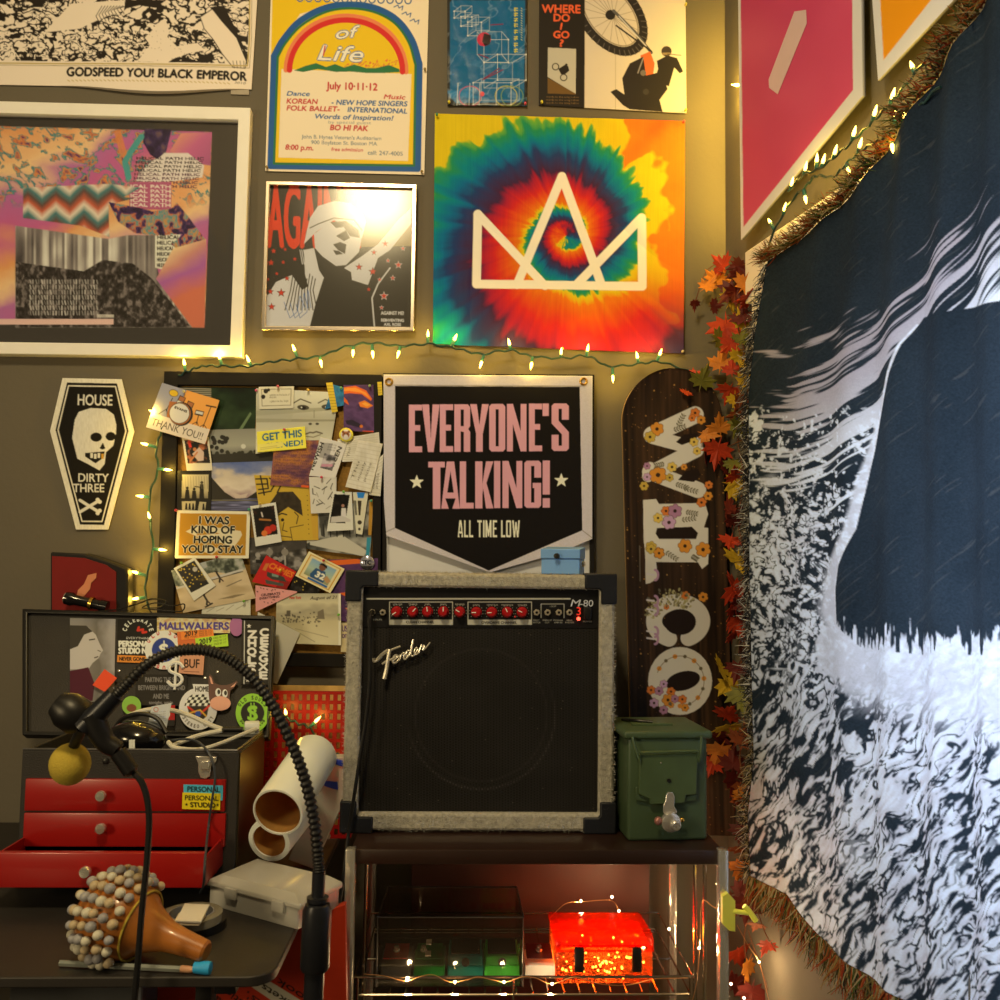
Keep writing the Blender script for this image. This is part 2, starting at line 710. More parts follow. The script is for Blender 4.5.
def pin(p, c, parent, pl):
    """round-headed push pin stuck through a sheet"""
    b = on(p[0], p[1], pl); n = pl[1]
    m = mat('pin_' + c.strip('#'), A(c), .3, var=0)
    MB().lathe([(.0006, -.002), (.0006, .003), (.0026, .0035), (.0022, .006), (.003, .0085), (.0026, .0105), (.0005, .0112)], b, n, 10).build('push_pin', m, parent)
# ================================================================== the setting
WALL = mat('painted_wall', (.128, .113, .088), .75, var=.05, vscale=3, bump=.25, bscale=90)
TRIMW = mat('white_trim_paint', (.72, .70, .66), .45, var=.04)
FLOORM = mat('dark_floor', (.06, .045, .035), .5, var=.3, vscale=4)
CEIL = mat('ceiling_paint', (.6, .58, .54), .8, var=.03)
HGT = 2.95
cx_, cy_ = CORNER.x, 0.0
tag(MB().box(((cx_ - 2.4) / 2 + .05, .05, HGT / 2), (cx_ + 2.5, .1, HGT)).build('wall_back', WALL), kind='structure')
e = Vector((cx_, 0, 0)) + SDIR * 1.5
back = -SNOR * .1
tag(MB().prism([Vector((cx_, 0, 0)), e, e + back, Vector((cx_, 0, 0)) + back], (0, 0, HGT)).build('wall_right', WALL), kind='structure')
tag(MB().box((0, -1.4, -.02), (5, 3.0, .04)).build('floor', FLOORM), kind='structure')
tag(MB().box((0, -1.4, HGT + .02), (5, 3.0, .04)).build('ceiling', CEIL), kind='structure')
# white casing of the opening that the woven blanket covers
pl = side(.018)
a, b = on(751, 226, pl), on(765, 250, pl)
k0 = (a - CORNER).dot(SDIR)
z1 = a.z
z0 = 0.05
mb = MB()


def sbox(mb, s0, s1, za, zb, d0, d1):
    """box on the side wall: s along the wall, z up, d away from it"""
    P = [Vector((cx_, 0, 0)) + SDIR * s + SNOR * d for s, d in ((s0, d0), (s1, d0), (s1, d1), (s0, d1))]
    return mb.prism([Vector((p.x, p.y, za)) for p in P], (0, 0, zb - za))


tag(sbox(MB(), k0, k0 + .07, 1.15, z1 - .16, .001, .018).build('trim_1', TRIMW, bev=.002), kind='structure')
tag(sbox(MB(), k0 - .02, k0 + 1.1, z1 - .16, z1 - .05, .001, .022).build('trim_2', TRIMW, bev=.002), kind='structure')

# ================================================================== things pinned high on the back wall
# ---- cream poster with ink drawing of roots and a leg
q = [(-40, -60), (261, -60), (251.5, 89.5), (-44, 84)]
cv = Canvas(-45, -62, 262, 97, 1.7, '#ecd2a0')
X, Y = cv.X, cv.Y
wx, wyv = X + 9 * fbm(X / 14, Y / 14, 3, 2), Y + 9 * fbm(X / 14, Y / 14, 3, 5)
rid = np.abs(fbm(wx / 9, wyv / 6, 3, 1) - .5)
ink = sstep(.085, .055, rid)
dark = sstep(.52, .55, fbm(X / 24 + 4, Y / 18, 3, 9))
rid2 = np.abs(fbm(wx / 4.2, wyv / 2.8, 2, 14) - .5)
ink = np.maximum(ink, sstep(.06, .035, rid2) * sstep(.42, .5, fbm(X / 16, Y / 14, 2, 19)))
tx = np.clip(ink + dark * sstep(.2, .17, rid), 0, 1)
art = cv.mask([(-40, -58), (253, -58), (247, 64), (-42, 60)])
cv.paint(A('#231a10') + 0 * X[..., None], tx * art)


def o1(P, s=5.556, x=80, y=0):
    return [(x + a / s, y + b / s) for a, b in P]


ground = o1([(320, 345), (390, 250), (360, 210), (420, 150), (500, 130), (480, 200), (540, 260), (640, 240), (700, 280), (600, 300), (520, 330), (490, 352)])
cv.poly(ground, '#ecd2a0')
for i in range(40):
    x, y = 80 + RNG.uniform(340, 600) / 5.556, RNG.uniform(170, 340) / 5.556
    cv.disc(x, y, .35, '#231a10', a=.8)
cv.poly(o1([(-200, 180), (-50, 20), (250, 0), (245, 60), (150, 90), (60, 130), (0, 160)]), '#ecd2a0')
for i in range(9):
    x = 100 + i * 3
    cv.line([(x, 24 - i * 1.3), (x - 4, 16 - i), (x + 2, 6)], .7, '#231a10')
cv.poly(o1([(255, 0), (480, 0), (420, 45), (330, 30), (250, 50)]), '#231a10')
cv.poly(o1([(720, 40), (800, 30), (850, 130), (930, 300), (940, 350), (880, 230)]), '#231a10')
leg = o1([(668, 95), (735, 50), (790, 120), (870, 210), (925, 340), (918, 380), (850, 375), (790, 300), (740, 220), (690, 160)])
cv.poly(leg, '#ecd2a0').line(leg, .9, '#231a10', closed=True)
for i in range(4):
    cv.line(o1([(850 + i * 20, 340), (858 + i * 18, 380)]), .6, '#231a10')
cv.line([(250, -58), (249.5, 40), (247.5, 66), (-42, 62.5)], 1.3, '#b89a48')
cv.line([(252, -58), (251.5, 40), (249.5, 68), (-42, 64.5)], .5, '#7a6224')
cv.text('GODSPEED YOU! BLACK EMPEROR', (66.5, 76.2), (246.5, 81), 8.6, '#1c150c', bold=.6)
cv.text('2010', (234, 84.2), (245.5, 84.6), 2.2, '#1c150c', shear=.2)
for i in range(40):
    cv.line([(68 + i * 4.1, 80.5 + i * .08), (70 + i * 4.1, 81.6 + i * .08)], .9, '#c4a55c')


def sagmap(u, v):
    p = quadmap(q)(u, v)
    p[..., 1] += v * 6 * np.sin(np.pi * np.clip((u - .35) / .65, 0, 1)) ** 2
    return p


o = sheet('art_poster', cv, sagmap, wy(-.004), 1.5, PRINT, edge='#e0c48c', bulge=lambda u, v: .012 * v ** 6 * np.sin(np.pi * np.clip((u - .35) / .65, 0, 1)))
tag(o, 'cream poster with a black ink drawing of roots and a bare leg', 'poster')
tag(MB().box(at(240, 92, -.003), (.04, .0015, .012)).build('tape_strip', mat('clear_tape', A('#a8946a'), .3)), 'short strip of tape under the corner of the roots poster', 'tape')

# ---- white frame, dark mat, collage print
fr = thing('framed_poster', 'wide white frame with dark mat around a pink collage print', 'framed picture', at(100, 356, -.005))
O = [(-70, 99), (250.5, 107.5), (241.5, 357), (-74, 353)]
I = [(-58, 111), (238, 119.5), (230, 345), (-62, 341)]
frame_ring('frame', O, I, -.03, .028, mat('white_frame', A('#efe0b8'), .45, var=.05), fr, .002)
cv = Canvas(-64, 108, 242, 350, 1.6, '#40382a')
cv.poly([(150, 117), (240, 118), (235, 200), (225, 255)], '#4c3f2a', .5)
X, Y = cv.X, cv.Y
pr = cv.mask([(-40, 125), (212, 132), (204.5, 327.5), (-44, 322)])
n1 = fbm(X / 40, Y / 26, 4, 3); n2 = fbm(X / 7 + n1 * 3, Y / 6 + n1 * 4, 4, 7)
base = ramp((Y + X * .5 - 200 + 60 * (n1 - .5)) / 120 % 1, [(0, '#b86a86'), (.3, '#c8607a'), (.55, '#e59a52'), (.8, '#f0c078'), (1, '#b86a86')])
cv.paint(base, pr)
m = pr * sstep(.5, .56, n2) * sstep(215, 190, Y)
cv.paint(ramp(n2, [(.5, '#4a2a4c'), (.58, '#3f8f78'), (.66, '#e2843a'), (.8, '#5a3656')]), m)


def o2(P): return [(80 + a / 5.26, 180 + b / 5.26) for a, b in P]


tri = cv.mask(o1([(560, 740), (730, 735), (725, 920), (600, 900), (500, 840)]))
cv.paint(ramp((X - 180 + (Y - 132)) / 70 + .2 * n1, [(0, '#e8a060'), (.5, '#c86478'), (1, '#b05a70')]), tri)
st = cv.mask(o1([(330, 960), (450, 850), (600, 850), (690, 920), (680, 985), (500, 1010), (310, 1010)]))
cv.paint(A('#e8d4b0') + 0 * X[..., None], st)
for r in range(8):
    y = 158 + r * 4
    cv.text('HELICAL PATH HELIC', (136 - r * .5, y + 1.5), (204 - r, y + 2), 2.6, '#3a2a2c' if r < 4 else '#5a3040', bold=.15)
cv.poly(o2([(260, 10), (480, 10), (480, 160), (260, 150)]), '#b85a6a')
for r in range(5):
    cv.text('ICAL PATH', (130, 188 + r * 4.6), (171, 188.5 + r * 4.6), 3.3, '#efd8c0', bold=.15)
wv = cv.mask(o2([(-300, 40), (150, 20), (320, 40), (230, 90), (290, 95), (150, 130), (155, 300), (0, 240), (-300, 200)]))
cv.paint(ramp((Y + 6 * np.abs((X / 14) % 2 - 1) * 2 + 8 * n1) / 26 % 1, [(0, '#6a4a38'), (.25, '#c8603a'), (.5, '#e8d0a0'), (.75, '#4a7a68'), (1, '#6a4a38')]), wv)
rock = cv.mask(o2([(-340, 240), (150, 310), (250, 290), (420, 290), (400, 430), (430, 560), (590, 775), (-340, 775)]))
fall = vnoise(X / 2.2, Y / 60, 4) * .5 + fbm(X / 20, Y / 40, 3, 8) * .5
cv.paint(ramp(fall, [(.2, '#4a4036'), (.5, '#9a8a70'), (.75, '#e6d8b8')]), rock)
tr = cv.mask(o2([(-340, 430), (20, 480), (120, 420), (200, 430), (280, 440), (380, 520), (460, 620), (585, 775), (-340, 775)]))
cv.paint(ramp(fbm(X / 3, Y / 4, 3, 11), [(.3, '#241c14'), (.55, '#40362a'), (.8, '#8a7a64')]), tr)
cv.poly(o2([(395, 290), (530, 285), (500, 360), (430, 470), (395, 460)]), '#e8dcc0')
for r in range(6):
    cv.text('HELICAL', (157, 239 + r * 5.6), (180 - r * 3, 239 + r * 5.6), 3.6, '#2c2420', bold=.2)
bm_ = cv.mask(o2([(150, 115), (330, 150), (380, 165), (480, 150), (510, 120), (560, 180), (665, 320), (665, 370), (560, 400), (480, 340), (540, 285), (400, 292), (290, 280), (200, 220)]))
n3 = fbm(X / 5 + n1 * 2, Y / 7, 3, 17)
cv.paint(ramp(n3, [(.25, '#2c1a30'), (.42, '#4a2e52'), (.52, '#d8783a'), (.6, '#3f8f80'), (.75, '#c8904a')]), bm_)
bm_ = cv.mask(o1([(360, 715), (510, 718), (480, 840), (430, 885), (390, 860), (350, 790)]))
cv.paint(ramp(n3, [(.3, '#2a1a2c'), (.55, '#46304c'), (.8, '#7a5a4a')]), bm_)
cv.line(o1([(270, 985), (250, 900), (270, 860), (340, 760)]), 6, '#4f9a80').line(o1([(210, 740), (240, 850)]), 7, '#e0843c', a=.8)
vx = cv.mask(o2([(490, 360), (665, 310), (655, 775), (590, 775), (400, 520)]))
cv.paint(ramp((Y + X * .55 - 350 + 20 * n1) / 60, [(0, '#f0c880'), (.35, '#d08a6a'), (.6, '#b0608a'), (1, '#d8744a')]), vx)
for r in range(7):
    for i in range(24):
        x = 30 + i * 2.9
        cv.line([(x, 280 + r * 5.2), (x + RNG.choice([0, .9]), 283.6 + r * 5.2)], RNG.uniform(.5, 1.5), '#d8c8a4', a=RNG.uniform(.3, .95))
for i in range(14): cv.arc(97.5 + i * 1.2, 316, .5, 1.3, 0, 360, .5, '#e8d8b8', n=8)
cv.rect(-40, 319, 113.5, 324.5, '#f0c09a')
sheet('print', cv, [(-60, 109), (240, 117.5), (232, 347), (-64, 343)], wy(-.012), 1.4, PRINT, fr)
sheet('glass', Canvas(0, 0, 2, 2, 1, '#ffffff'), [(-59, 110), (239, 118.5), (231, 346), (-63, 342)], wy(-.018), .02, PANE, fr, th=.001)

# ---- rainbow concert poster
q = [(272.9, -70), (430.5, -70), (424.3, 174.8), (265.2, 171)]
cv = Canvas(262, -72, 433, 178, 2.0, '#f0d49a')
C = '#f0d49a'
cv.poly([(274, -70), (330, -70), (328, 6), (300, 14), (274, 54), (271, 60)], '#e9b80a')
cv.poly([(322, 0), (334, 2), (330, 6), (318, 8)], '#e9b80a')
path0 = [(270.5, 166), (274, 56), (283, 40), (300, 21), (325, 8), (350, 4.6), (375, 8), (397, 20), (412, 40), (419.5, 64), (417.8, 168.8)]
sm2 = lambda P: [P[0]] + [(v.x, v.y) for v in spline([Vector((a, b, 0)) for a, b in P[1:-1]], 6)] + [P[-1]]
path = sm2(path0)
cv.poly(path, '#e9b80a')
cv.line(path, 6.4, '#14527c', closed=True)
inn = [(274, 163.5), (277.8, 57), (286, 42.5), (302, 25), (326, 12), (350, 8.4), (374, 12), (394.5, 23), (408.5, 42), (415.5, 65), (414, 165.5)]
inn = sm2(inn)
cv.line(inn, 2.4, '#1f6a34', closed=True)
cv.poly([(281.5, 69), (411.5, 74), (408, 161), (278.5, 157.5)], C)
cv.arc(346, 71, 60, 55, 181, 361, 5, '#e67a40')
cv.arc(346, 71, 56.5, 51, 181, 361, 5.5, '#d2201c')
hills = [(294, 70.5), (305, 66), (316, 63), (326, 67), (335, 64), (344, 67.5), (354, 64.5), (366, 68), (376, 68), (389, 65), (399, 69), (400, 72), (384, 73), (366, 73), (350, 71.5), (336, 72), (318, 69), (303, 72)]
for i in range(70):
    x = RNG.uniform(344, 397); y = 67 - RNG.uniform(0, 1) * (3 + (x - 344) * .1)
    cv.line([(x, y), (x + .9, y - .7)], .8, '#d8662a')
cv.poly(hills, '#1f6a34')
for (t, a, b, h) in (('of', (334, 39), (355, 37), 11), ('Life', (315, 59.5), (362, 62), 15)):
    cv.text(t, a, b, h, '#35607c', shear=.25, bold=1.0)
    cv.text(t, a, b, h, '#f4e6bc', shear=.25, bold=.15)
cv.line([(325, 46), (323.5, 55)], 1.4, '#c8302a')
for x in range(300, 412, 9):
    y = 1 + (x - 286) * .022
    cv.arc(x, y - 3.5, 3.2, 3.6, 0, 180, 1.3, '#35607c', n=10)
for (x, y) in ((394, 7), (402, 14), (410, 21)):
    cv.line([(x, y), (x + 4, y - 2), (x + 5, y + 1), (x + 9, y - 1), (x + 8, y + 3)], 1, '#27597a')
RED, BLU, GRY = '#bf2a26', '#285a7c', '#8a8a78'
TX = [('July 10\u00b711\u00b712', 327, 89, 377.5, 90.5, 7.0, RED, 0, .35), ('Dance', 286, 95.5, 309.5, 96, 4.3, BLU, .2, .2), ('Music', 383, 98.8, 405, 99.4, 4.3, RED, .2, .2),
      ('KOREAN', 286, 103.3, 317.5, 104, 4.8, RED, .15, .25), ('- NEW HOPE SINGERS', 331, 104.5, 407, 106.3, 4.8, BLU, .15, .25), ('FOLK BALLET-', 286, 110.3, 339.5, 111.5, 4.8, RED, .15, .25),
      ('INTERNATIONAL', 347, 111.8, 407, 113.6, 4.8, BLU, .15, .25), ('Words of Inspiration!', 314, 118.5, 393, 120.5, 4.6, BLU, .2, .2), ('by special guest', 328, 123.5, 371, 124.3, 3, GRY, 0, 0),
      ('BO HI PAK', 329.5, 130, 367.5, 131, 5.2, RED, .15, .3), ('John B. Hynes Veteran\'s Auditorium', 302, 138.3, 381.5, 140.2, 3.6, GRY, 0, .05), ('900 Boylston St. Boston MA', 311, 144, 377, 145.5, 3.6, GRY, 0, .05),
      ('8:00 p.m.', 285, 149.5, 313.5, 150.3, 5, RED, .1, .25), ('free admission', 331, 150.8, 363, 151.6, 3.4, '#c8574a', .15, .1), ('call: 247-4005', 367.5, 154.5, 403, 155.8, 4, GRY, 0, .1)]
for t, xa, ya, xb, yb, h, c, sh, bo in TX:
    cv.text(t, (xa, ya), (xb, yb), h, c, shear=sh, bold=bo)
o = sheet('concert_poster', cv, q, wy(-.004), 1.9, PRINT, edge='#e0c48c')
tag(o, 'cream concert poster with a painted rainbow arch and the word Life', 'poster')
for p in ((267.5, 168.5), (422, 173), (425, 71)):
    pin(p, '#8a6a20', o, wy(-.004))

# ---- silver framed record sleeve
fr = thing('framed_record_sleeve', 'thin silver frame holding a red and black record sleeve behind glass', 'framed picture', at(338, 330, -.005))
O = [(265.8, 180.6), (416.6, 184.2), (414, 331), (261, 330.2)]
I = [(269.6, 184.8), (412.4, 188), (410, 326.6), (265.4, 325.8)]
frame_ring('frame', O, I, -.022, .02, mat('silver_frame', (.80, .70, .60), .22, 1, var=.04), fr)
cv = Canvas(262, 180, 418, 332, 2.2, '#383020')


def o4(P): return [(250 + a / 5, 170 + b / 5) for a, b in P]


cv.text('AGAINST', (267.5, 247), (366, 248), 61, '#e2411a', bold=1.0)
cv.poly([(345, 184), (414, 186), (413, 246), (352, 247)], '#b89a58', .55)  # pale see-through patch: lamp glare painted into the sleeve print
CW = '#d8ccac'
# a plain figure in a cap, head tipped back
cv.poly(o4([(270, 370), (285, 300), (300, 240), (340, 180), (420, 155), (500, 165), (560, 210), (580, 260), (560, 340), (420, 250), (330, 310)]), CW)
cv.poly(o4([(320, 320), (400, 260), (500, 270), (560, 330), (545, 410), (480, 475), (430, 480), (360, 430), (325, 390)]), CW)
cv.poly(o4([(400, 260), (480, 255), (545, 300), (548, 340), (500, 330), (470, 285), (430, 290)]), '#383020')
cv.poly(o4([(430, 330), (480, 300), (500, 340), (470, 355)]), '#383020')
cv.poly(o4([(415, 372), (450, 360), (482, 372), (475, 420), (440, 400)]), '#383020').poly(o4([(415, 400), (445, 405), (465, 420), (430, 425)]), '#383020')
cv.line(o4([(300, 290), (340, 270), (420, 240), (520, 250), (560, 300)]), 1, '#383020')
cv.poly(o4([(80, 640), (130, 560), (210, 525), (260, 600), (370, 535), (330, 660), (300, 780), (75, 780)]), CW)
cv.poly(o4([(270, 400), (320, 390), (345, 500), (370, 540), (300, 620), (275, 520)]), CW)
cv.poly(o4([(470, 490), (560, 430), (640, 370), (740, 250), (805, 190), (805, 270), (700, 400), (640, 440), (590, 575), (510, 550), (505, 510)]), CW)
cv.line(o4([(700, 490), (640, 570), (610, 640), (622, 780)]), 1.5, CW)
for i in range(9):
    x = 215 + i * 14
    cv.line(o4([(x, 520 + (i % 3) * 12), (x - 12, 600), (x - 40 + i * 6, 700)]), 1, '#383020')
for i in range(6):
    cv.line(o4([(250 + i * 9, 400), (262 + i * 9, 470)]), .8, CW)


def star(cv, x, y, r, c, rot=0.):
    return cv.poly([(x + (r if i % 2 == 0 else r * .42) * math.sin(rot + i * math.pi / 5), y - (r if i % 2 == 0 else r * .42) * math.cos(rot + i * math.pi / 5)) for i in range(10)], c)


for x, y, r in ((118, 405, 14), (176, 397, 10), (105, 463, 17), (166, 461, 11), (224, 445, 11), (134, 518, 10), (90, 546, 9), (185, 542, 12), (102, 608, 14), (156, 614, 18), (108, 684, 16), (545, 485, 15), (620, 412, 12), (676, 368, 17), (614, 508, 18), (690, 453, 10), (742, 475, 16), (765, 392, 11), (648, 548, 10), (714, 540, 12), (594, 597, 11), (670, 630, 18), (658, 688, 10)):
    p = o4([(x, y)])[0]
    star(cv, p[0], p[1], r / 5 * 1.35, '#d8ccac' if x > 620 else '#383020'); star(cv, p[0], p[1], r / 5, '#d63a1c')
for i in range(3):
    cv.line([(284 + i * 6, 302 + i), (290 + i * 5, 318), (297 + i * 5, 312), (300 + i * 4, 296 - i * 3), (305 + i * 3, 308)], .6, '#4a6a8c')
cv.text('AGAINST ME!', (381, 314.5), (404, 314.8), 3.2, CW, bold=.2)
cv.text('REINVENTING', (381, 321.5), (404, 321.8), 2.8, CW, bold=.2)
cv.text('AXL ROSE', (384, 325.6), (401, 325.9), 2.6, CW, bold=.2)
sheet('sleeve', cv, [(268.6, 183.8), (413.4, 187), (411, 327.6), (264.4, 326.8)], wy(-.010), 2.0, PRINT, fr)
sheet('glass', Canvas(0, 0, 2, 2, 1, '#ffffff'), [(269, 184.2), (413, 187.5), (410.5, 327), (265, 326.4)], wy(-.014), .02, PANE, fr, th=.001)

# ---- crumpled blue poster with line cubes
q = [(447.3, -6), (527, -6), (526.8, 106.8), (447.5, 106)]
cv = Canvas(445, -8, 529, 109, 2.0, '#2a2a22')
cv.poly([(452, 1), (525, 1), (524, 103), (456, 104), (450, 98), (450, 4)], '#125c76')
X, Y = cv.X, cv.Y
cr = np.abs(fbm(X / 30 + Y / 50, Y / 26, 4, 4) - .5)
cv.paint(cv.a * 1.0 + .10 * sstep(.03, 0, cr)[..., None] * np.array([.8, 1, 1.3]))
rnk = sstep(.6, .75, fbm(X / 22, Y / 8, 3, 6)) * sstep(40, 100, Y)
cv.paint(A('#3a8aa4') + 0 * X[..., None], rnk * .5)


def o5(P): return [(430 + a / 3.704, b / 3.704) for a, b in P]


WL = '#d8cfae'
for (x0, y0, w, h, dx, dy) in ((90, 45, 40, 25, 25, -20), (115, 65, 40, 35, 25, -8), (140, 85, 50, 50, 30, -20), (200, 150, 90, 85, -25, -30), (250, 205, 105, 95, -50, 30), (160, 310, 140, 80, 30, -15)):
    f_ = [(x0, y0), (x0 + w, y0), (x0 + w, y0 + h), (x0, y0 + h)]
    g_ = [(a + dx, b + dy) for a, b in f_]
    cv.line(o5(f_), .5, WL, closed=True, a=.8).line(o5(g_), .45, WL, closed=True, a=.55)
    for a_, b_ in zip(f_, g_): cv.line(o5([a_, b_]), .5, WL, a=.7)
    for a_ in f_: cv.disc(*o5([a_])[0], .8, WL)
cv.disc(484, 40, 7, '#c23040').poly([(484, 34), (491, 36), (490, 45), (485, 47), (482, 42)], '#2a1a1a')
for pts in ([(225, 95), (270, 92)], [(180, 205), (215, 218)], [(195, 300), (270, 262)], [(200, 295), (255, 258)]):
    cv.line(o5(pts), 1.1, '#7a2436')
for i, (x, y) in enumerate(((318, 40), (318, 58), (318, 78), (318, 98), (318, 122), (318, 146), (318, 170), (318, 192))):
    px, py = o5([(x, y)])[0]
    cv.line([(px - 1.6, py - 1.6), (px + 1.6, py - 1.6)], .8, '#d8c020').line([(px + (i % 3 - 1), py - 2), (px - 1, py + 1.6)], .8, '#d8c020').line([(px - 1.8, py + .3), (px + 1.6, py + .5)], .7, '#d8c020')
for i in range(14):
    cv.line([(521, 9 + i * 2.4), (522, 9.8 + i * 2.4)], .6, '#c8b860')
cv.disc(482, 95, 2.4, '#d83a3a')
for c_, x in (('#b84858', 470), ('#b8a83a', 506), ('#7a8a4a', 512)):
    cv.arc(x, 97, 11, 10, 0, 360, .8, c_)
for x in (470, 458, 480, 497): cv.line([(x, 84), (x - 1, 106)], .5, WL)
X, Y = cv.X, cv.Y
o = sheet('blue_poster', cv, q, wy(-.004), 1.7, PHOTO, edge='#2a2a22', bulge=lambda u, v: .006 * fbm(u * 3, v * 4, 3, 5) + .003 * np.abs(fbm(u * 7, v * 7, 2, 9) - .5))
tag(o, 'crumpled blue poster with thin white line cubes and a red ball', 'poster')
pin((449, 103.5), '#d8c020', o, wy(-.006)); pin((525, 105), '#c03040', o, wy(-.006))

# ---- open record sleeve with motorcycle jump
q = [(539.2, -6), (685.5, -1), (686.5, 113.2), (538.8, 105.2)]
cv = Canvas(536, -10, 689, 116, 2.1, '#cfbb92')
cv.poly([(538, -8), (585, -8), (584.5, 110), (538, 110)], '#1e1710')
for t, xa, xb, yb, h in (('WHERE', 542, 580.5, 12.6, 7.9), ('DO', 553, 570, 21, 7), ('I', 559.3, 562, 29.4, 6.6), ('GO', 553, 569.5, 37.8, 6.8), ('?', 558.6, 563.6, 46.2, 6.8)):
    cv.text(t, (xa, yb), (xb, yb + .5), h, '#e0592a', bold=.35)
cv.poly(o5([(437, 176), (541, 181), (540, 348), (436, 285)]), '#b8ac88').poly(o5([(436, 288), (540, 347), (540, 350), (436, 346)]), '#6a4a1c')
for x, y in ((465, 247), (495, 287)):
    p = o5([(x, y)])[0]
    cv.arc(p[0], p[1], 3.2, 3.2, 0, 360, 1, '#1e1710')
cv.poly(o5([(475, 255), (500, 240), (512, 245), (516, 262), (500, 275), (485, 275)]), '#1e1710').disc(*o5([(505, 240)])[0], 1.3, '#1e1710')
for i in range(3): cv.text('words to the song below', (546, 97.5 + i * 3), (579, 98 + i * 3), 1.7, '#7a5a2a')
cv.line([(615.5, -8), (615.5, 110)], .5, '#a08e68')
D = '#26201a'
clipx = cv.mask([(585, -8), (689, -8), (689, 116), (584.5, 110)])
save = cv.a.copy()
wc = o5([(668, 55)])[0]
n = 40


def wheel(rx, ry): return [(wc[0] + rx * math.cos(t) * math.cos(.9) - ry * math.sin(t) * math.sin(.9), wc[1] + rx * math.cos(t) * math.sin(.9) + ry * math.sin(t) * math.cos(.9)) for t in np.linspace(0, 2 * math.pi, n, endpoint=False)]


cv.poly(wheel(47, 30), D)
for i in range(n):
    a_, b_ = wheel(47, 30)[i], wheel(41, 25)[i]
    cv.line([a_, b_], .9, '#5a5040')
cv.poly(wheel(37, 22), '#cfbb92').line(wheel(36, 21), 1.2, '#8a7a5c', closed=True)
for i in range(0, n, 2): cv.line([(wc[0] + 3, wc[1] + 2), wheel(35, 20)[i]], .35, '#6a5c48')
cv.disc(wc[0], wc[1], 5, D)
cv.paint(save, 1 - clipx)
cv.line(o5([(680, 40), (760, 120), (820, 195)]), 3.0, '#5a5448').line(o5([(700, 60), (800, 170)]), 1.0, '#c8bca0')
cv.line(o5([(690, 95), (820, 190)]), 1.6, D)
cv.poly(o5([(780, 205), (815, 190), (832, 235), (825, 290), (795, 300), (785, 250)]), '#c8602a')
cv.poly(o5([(740, 235), (790, 210), (800, 280), (860, 265), (880, 330), (850, 370), (862, 415), (740, 405), (715, 390), (668, 340), (690, 330), (720, 350), (712, 290)]), D)
cv.poly(o5([(840, 225), (880, 205), (915, 215), (938, 265), (925, 272), (905, 250), (885, 320), (830, 300), (845, 255)]), D)
cv.disc(*o5([(876, 190)])[0], 5.2, '#3a3026').rect(*o5([(860, 195)])[0], *o5([(892, 203)])[0], '#8a7248')
cv.line(o5([(880, 200), (930, 205)]), .7, D)
cv.line(o5([(790, 215), (770, 270)]), 1.2, '#8a8070').disc(*o5([(790, 270)])[0], 3, '#6a6050').disc(*o5([(800, 340)])[0], 3, '#3a342a')
o = sheet('record_sleeve', cv, q, wy(-.005), 1.8, PRINT, edge='#2a2018', th=.003)
tag(o, 'open record sleeve showing a motorcycle jump and orange WHERE DO I GO lettering', 'record sleeve')
for p, c_ in (((541.5, 103.5), '#d8c030'), ((685, 6), '#c8b040'), ((684.8, 111.5), '#d8c030')): pin(p, c_, o, wy(-.005))

# ---- tie-dyed cloth with crown
q = [(434.9, 114), (684.6, 121.8), (683.4, 354), (432.7, 344.5)]
cv = Canvas(430, 110, 688, 358, 1.7, '#e0b818')
X, Y = cv.X, cv.Y
dx, dy = (X - 566) * 3.704, (236 - Y) * 3.704
r_ = np.maximum(np.hypot(dx, dy), 42 + 14 * fbm(X / 5, Y / 5, 2, 1))
th = (np.arctan2(-dx, dy)) % (2 * math.pi)      # 0 = up, growing towards the viewer's left
jag = vnoise(th * 13, np.log(r_) * 1.2, 2) - .5 + .6 * (vnoise(th * 34, np.log(r_) * 2, 3) - .5) + .5 * (np.abs((th * 9.5) % 1 - .5) - .25)
bl = fbm(X / 18, Y / 18, 3, 5) - .5
p_ = np.log(r_ / 105) / math.log(4.05) - th / (2 * math.pi) + .085 * jag + .10 * bl
outer = p_ > 1.0 - .02
pp = p_ % 1.0
stops = [(0, '#d8b61c'), (.05, '#daa418'), (.10, '#dc7016'), (.25, '#d64e1a'), (.37, '#c82a22'), (.49, '#a02430'), (.57, '#452838'), (.72, '#2a3c58'), (.80, '#1a6478'), (.88, '#177a70'), (.95, '#2a8448'), (.985, '#6aa030'), (1.0, '#d8b61c')]
cv.paint(ramp(pp, stops))
tail = np.maximum(sstep(.98, 1.02, p_), sstep(-.03, .0, p_) * sstep(3.9, 4.5, th))         # outermost turn: yellow slowly becoming orange
orp = np.maximum((X - 661) / 46, np.minimum((X - 622) / 30, (158 - Y) / 26)) + .75 * (vnoise(th * 11, 0 * X, 12) - .5) + .9 * bl
oc = ramp(np.clip(.30 + orp * .35, 0, 1), [(0, '#d8b61c'), (.30, '#d6ae1a'), (.34, '#dc741c'), (1, '#d6521c')])
cv.paint(oc, tail)
fb = vnoise(X * 2.1, Y / 30, 8) * .12 + .94
cv.paint(cv.a * fb[..., None])
K = '#f0e2c2'


def o6(P): return [(430 + a / 3.704, 100 + b / 3.704) for a, b in P]


